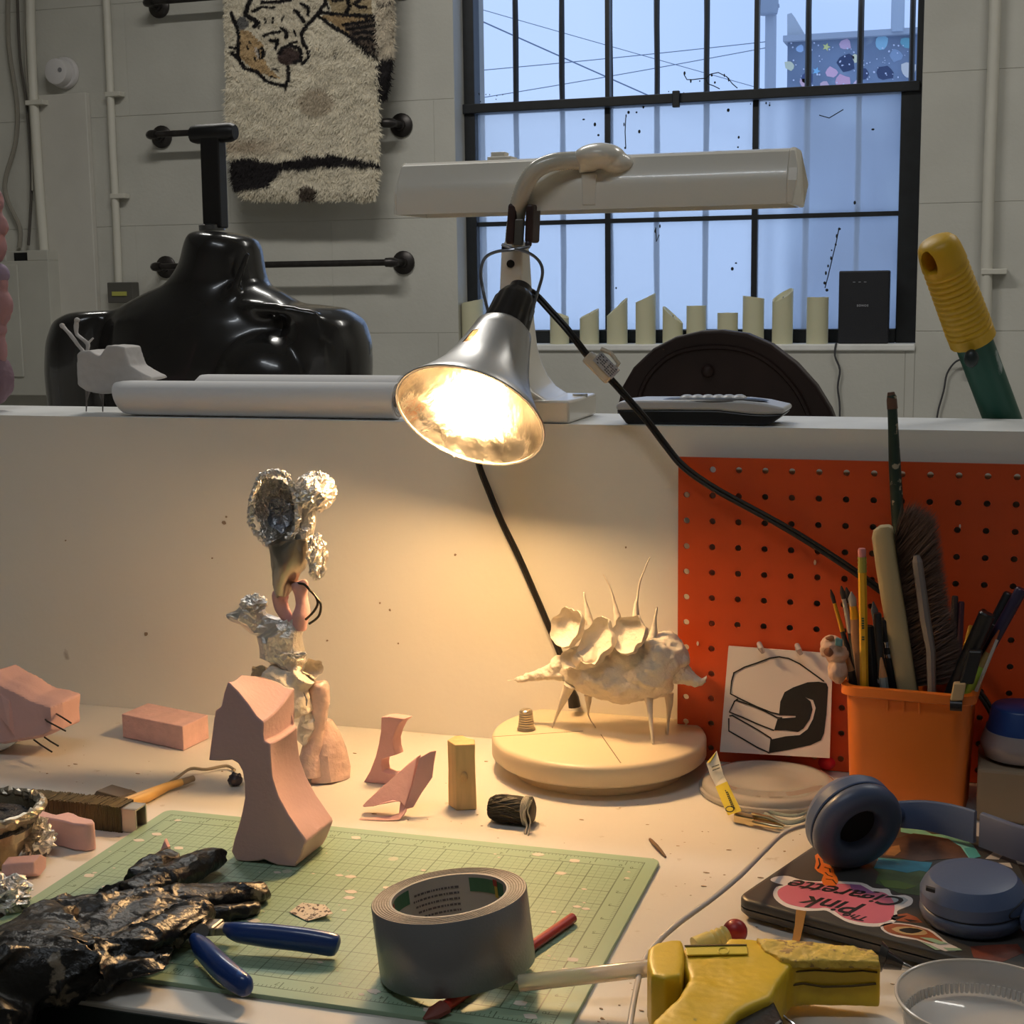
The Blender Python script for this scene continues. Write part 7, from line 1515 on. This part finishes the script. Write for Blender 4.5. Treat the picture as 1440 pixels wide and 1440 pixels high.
mb = MB().prism([g5(*q, .046) for q in [(112, 335), (150, 305), (235, 288), (285, 290), (296, 330), (296, 400), (280, 470), (200, 485), (130, 470), (108, 400)]], V(0, 0, -.040)); fbuild(mb, 'rear_cap', gy, gg, voxel=.0016, sm=6)
MB().prism([g5(*q, .0405) for q in [(300, 330), (612, 326), (618, 372), (310, 378)]], V(0, 0, .0012)).build('label_panel', M('yellow panel', (.66, .52, .05), .4), gg, smooth=False, bevel=.0004)
MB().strip([g5(298, 326, .042), g5(455, 322, .042), g5(612, 320, .042)], .0016, (0, 0, 1), .0004).build('panel_slot', M('slot brown', (.10, .06, .01), .8), gg, smooth=False)
MB().tube([g5(495+26*math.cos(a), 350+17*math.sin(a), .0420) for a in [k*math.pi/9 for k in range(18)]], .0005, 5, closed=True).build('moulded_ring', M('yellow panel', (.66, .52, .05), .4), gg)
sm_ = M('slot brown', (.10, .06, .01), .8)
fy_ = lambda a, b, Y: P(a/3.6+880, b/3.6+1240, Y)
pA = [g5(a, b, .040) for a, b in ((780, 410), (900, 402), (1000, 400), (1150, 402), (1270, 404))]
MB().tube([V(p.x, p.y-.0010, .024+.0015*math.sin(i*2)) for i, p in enumerate(pA)], .0008, 5).build('seam', sm_, gg)
pB = [g5(a, b, .040) for a, b in ((860, 404), (960, 401), (1010, 400), (1100, 401), (1200, 403), (1275, 404))]
MB().tube([V(p.x, p.y-.0008, z) for p, z in zip(pB, (.0335, .034, .0335, .033, .034, .033))], .0006, 5).build('seam', sm_, gg)
q = g5(860, 403, .033); MB().box((q.x-.004, q.y-.0015, .027), (q.x+.004, q.y+.001, .036)).build('vent', sm_, gg, smooth=False)
mb = MB()
N0, N1 = g5(1275, 380, .026), g5(1400, 425, .022)
MB().tube([N0, N0.lerp(N1, .3), N0.lerp(N1, .34), N1], [.011, .0085, .0065, .0032], 16).build('nozzle', M('nozzle black', (.02, .018, .017), .22, coat=.5, bump=.3, bs=120), gg)
MB().tube([N1, N1+(N1-N0).normalized()*.008], [.0030, .0014], 12).build('nozzle_tip', M('chrome', (.6, .6, .6), .15, metal=1), gg)
mb = MB().tube(smoothpts([g5(738, 578, .016), g5(752, 620, .015), g5(790, 670, .012), g5(850, 720, .008), g5(930, 790, .004)]), .0011, 8).tube(smoothpts([g5(735, 640, .010), g5(760, 680, .008), g5(800, 730, .006), g5(860, 790, .004)]), .0011, 8); mb.build('wire_stand', M('chrome', (.6, .6, .6), .15, metal=1), gg)
tr = MB().prism([g5(742, 580, .034), g5(700, 600, .034), g5(600, 650, .034), g5(500, 735, .034), g5(470, 800, .034), g5(640, 820, .034), g5(800, 700, .034)], V(0, 0, -.026)); tr.build('trigger', M('trigger black', (.02, .018, .018), .3, bump=.2, bs=200), gg, smooth=False, bevel=.002)
# glue stick
gsm = M('glue stick clear', (.86, .78, .64), .12, trans=.65, ior=1.35, sub=.1)
G0, G1 = T(729, 1383, .0165), T(918, 1361, .0265)
MB().lathe([(0, 0), (.0052, 0), (.0057, .0006), (.0057, (G1-G0).length), (0, (G1-G0).length)], G0, G1-G0, 24).build('glue_stick', gsm, None, ang=50, label='clear glue stick between the glue gun and the duct tape roll', cat='glue stick')
# red ball with ribbed neck
rb = thing('red_tipped_knob', g5(540, 250, 0), 'glossy dark red ball on a ribbed yellow neck behind the glue gun', 'knob')
rc = g5(553, 252, .016); nd = (g5(440, 300, .012)-rc).normalized()
MB().ell(rc, .0088, n=24, m_=16).build('ball', M('dark red rubber', (.28, .012, .015), .4), rb)
MB().lathe([(.0062, .006), (.0072, .008), (.0062, .010), (.0074, .012), (.0064, .014), (.0076, .016), (.0066, .018), (.0078, .020), (.008, .032)], rc, nd, 20).build('ribbed_neck', M('pale yellow plastic', (.70, .58, .18), .4), rb)

# ================================================================ PLASTIC TUB at the lower right
pc = T(1386, 1404, .036); pcz = V(pc.x, pc.y, 0); PR = .0535
ctm = M('translucent tub', (.88, .86, .83), .25, trans=.6, ior=1.2, coat=.3, bump=.05, bs=30)
ctb = thing('plastic_tub', pcz, 'round translucent plastic tub with a ribbed inner ring, empty, at the lower right corner', 'tub')
MB().lathe([(PR*.80, .0004), (PR*.86, .004), (PR*.93, .026), (PR*.945, .030), (PR*.99, .0335), (PR*1.0, .0355), (PR*.985, .0365), (PR*.955, .0335), (PR*.915, .030), (PR*.90, .026), (PR*.885, .0175), (PR*.86, .0165), (0, .0165), (0, .0150), (PR*.84, .0150), (PR*.80, .0010)], pcz, n=96, cap=False).build('wall', ctm, ctb, ang=50)
MB().tube([pcz+V(PR*.995*math.cos(a), PR*.995*math.sin(a), .0358) for a in [2*math.pi*k/96 for k in range(96)]], .0011, 8, closed=True).build('rim', M('tub rim', (.82, .77, .70), .2, trans=.3), ctb)
rib = MB()
for k in range(90):
    a = 2*math.pi*k/90; d_ = V(math.cos(a), math.sin(a), 0); t_ = V(-math.sin(a), math.cos(a), 0); rib.ob(pcz+d_*PR*.862-t_*.0009+V(0, 0, .0166), d_*.0018, t_*.0018, V(0, 0, .0062)+d_*.0010)
rib.build('inner_ribs', M('tub ribs', (.85, .82, .78), .25, trans=.3), ctb, smooth=False, kind='stuff')

# twig and crumbs
MB().tube(smoothpts([T(914, 1180, .002), T(922, 1188, .004), T(928, 1195, .003), T(936, 1205, .001)]), [.0011, .0014, .0014, .0014, .0015, .0015, .0014, .0014, .0014, .0014, .0012, .001, .0008], 6).build('twig', M('twig brown', (.14, .07, .03), .7), None, label='tiny curled brown twig on the desk near the back right corner of the mat', cat='twig')
crumb = MB(); rng = random.Random(11)
for k in range(150):
    px, py = rng.choice([(rng.uniform(0, 330), rng.uniform(1040, 1130)), (rng.uniform(480, 700), rng.uniform(1050, 1170)), (rng.uniform(700, 1120), rng.uniform(1130, 1330)), (rng.uniform(930, 1140), rng.uniform(1160, 1260)), (rng.uniform(770, 900), rng.uniform(1240, 1430)), (rng.uniform(840, 1260), rng.uniform(1370, 1440))])
    p = T(px, py, 0); 
    loc = p-mcen
    if abs(loc.dot(ux)) < MW/2+.002 and abs(loc.dot(uy)) < MH/2+.002: continue
    r = rng.choice([.0003, .0003, .0005, .0008]); s_ = rng.uniform(0, 3.14); crumb.prism([p+V(r*2.2*math.cos(s_+a)*(1.5 if i % 3 == 0 else .6), r*math.sin(s_+a), .0002) for i, a in enumerate((0, 1.1, 2.3, 3.5, 4.9))], V(0, 0, r*.6))
crumb.build('desk_crumbs', M('crumb brown', (.42, .28, .17), .8, var=.4, vs=90), None, smooth=False, label='scattered brown crumbs and shavings on the white desk', cat='crumbs', kind='stuff')
crumb = MB()
for k in range(90):
    x, y = rng.uniform(-MW/2+.01, MW/2-.01), rng.uniform(-MH/2+.01, MH/2-.01); p = ML(x, y, .0001); r = rng.choice([.0008, .0012, .002, .003, .0042]) if k > 10 else .0045; s_ = rng.uniform(0, 3)
    crumb.prism([p+V(r*math.cos(s_+a)*(1.3 if i % 2 else .9), r*.8*math.sin(s_+a), 0) for i, a in enumerate([j*.785 for j in range(8)])], V(0, 0, .00015))
crumb.build('paint_spots', M('dried plaster spots', (.68, .62, .54), .7), None, smooth=False, label='dried pale plaster spots on the green cutting mat', cat='plaster spots', kind='stuff')
bpy.context.view_layer.update()
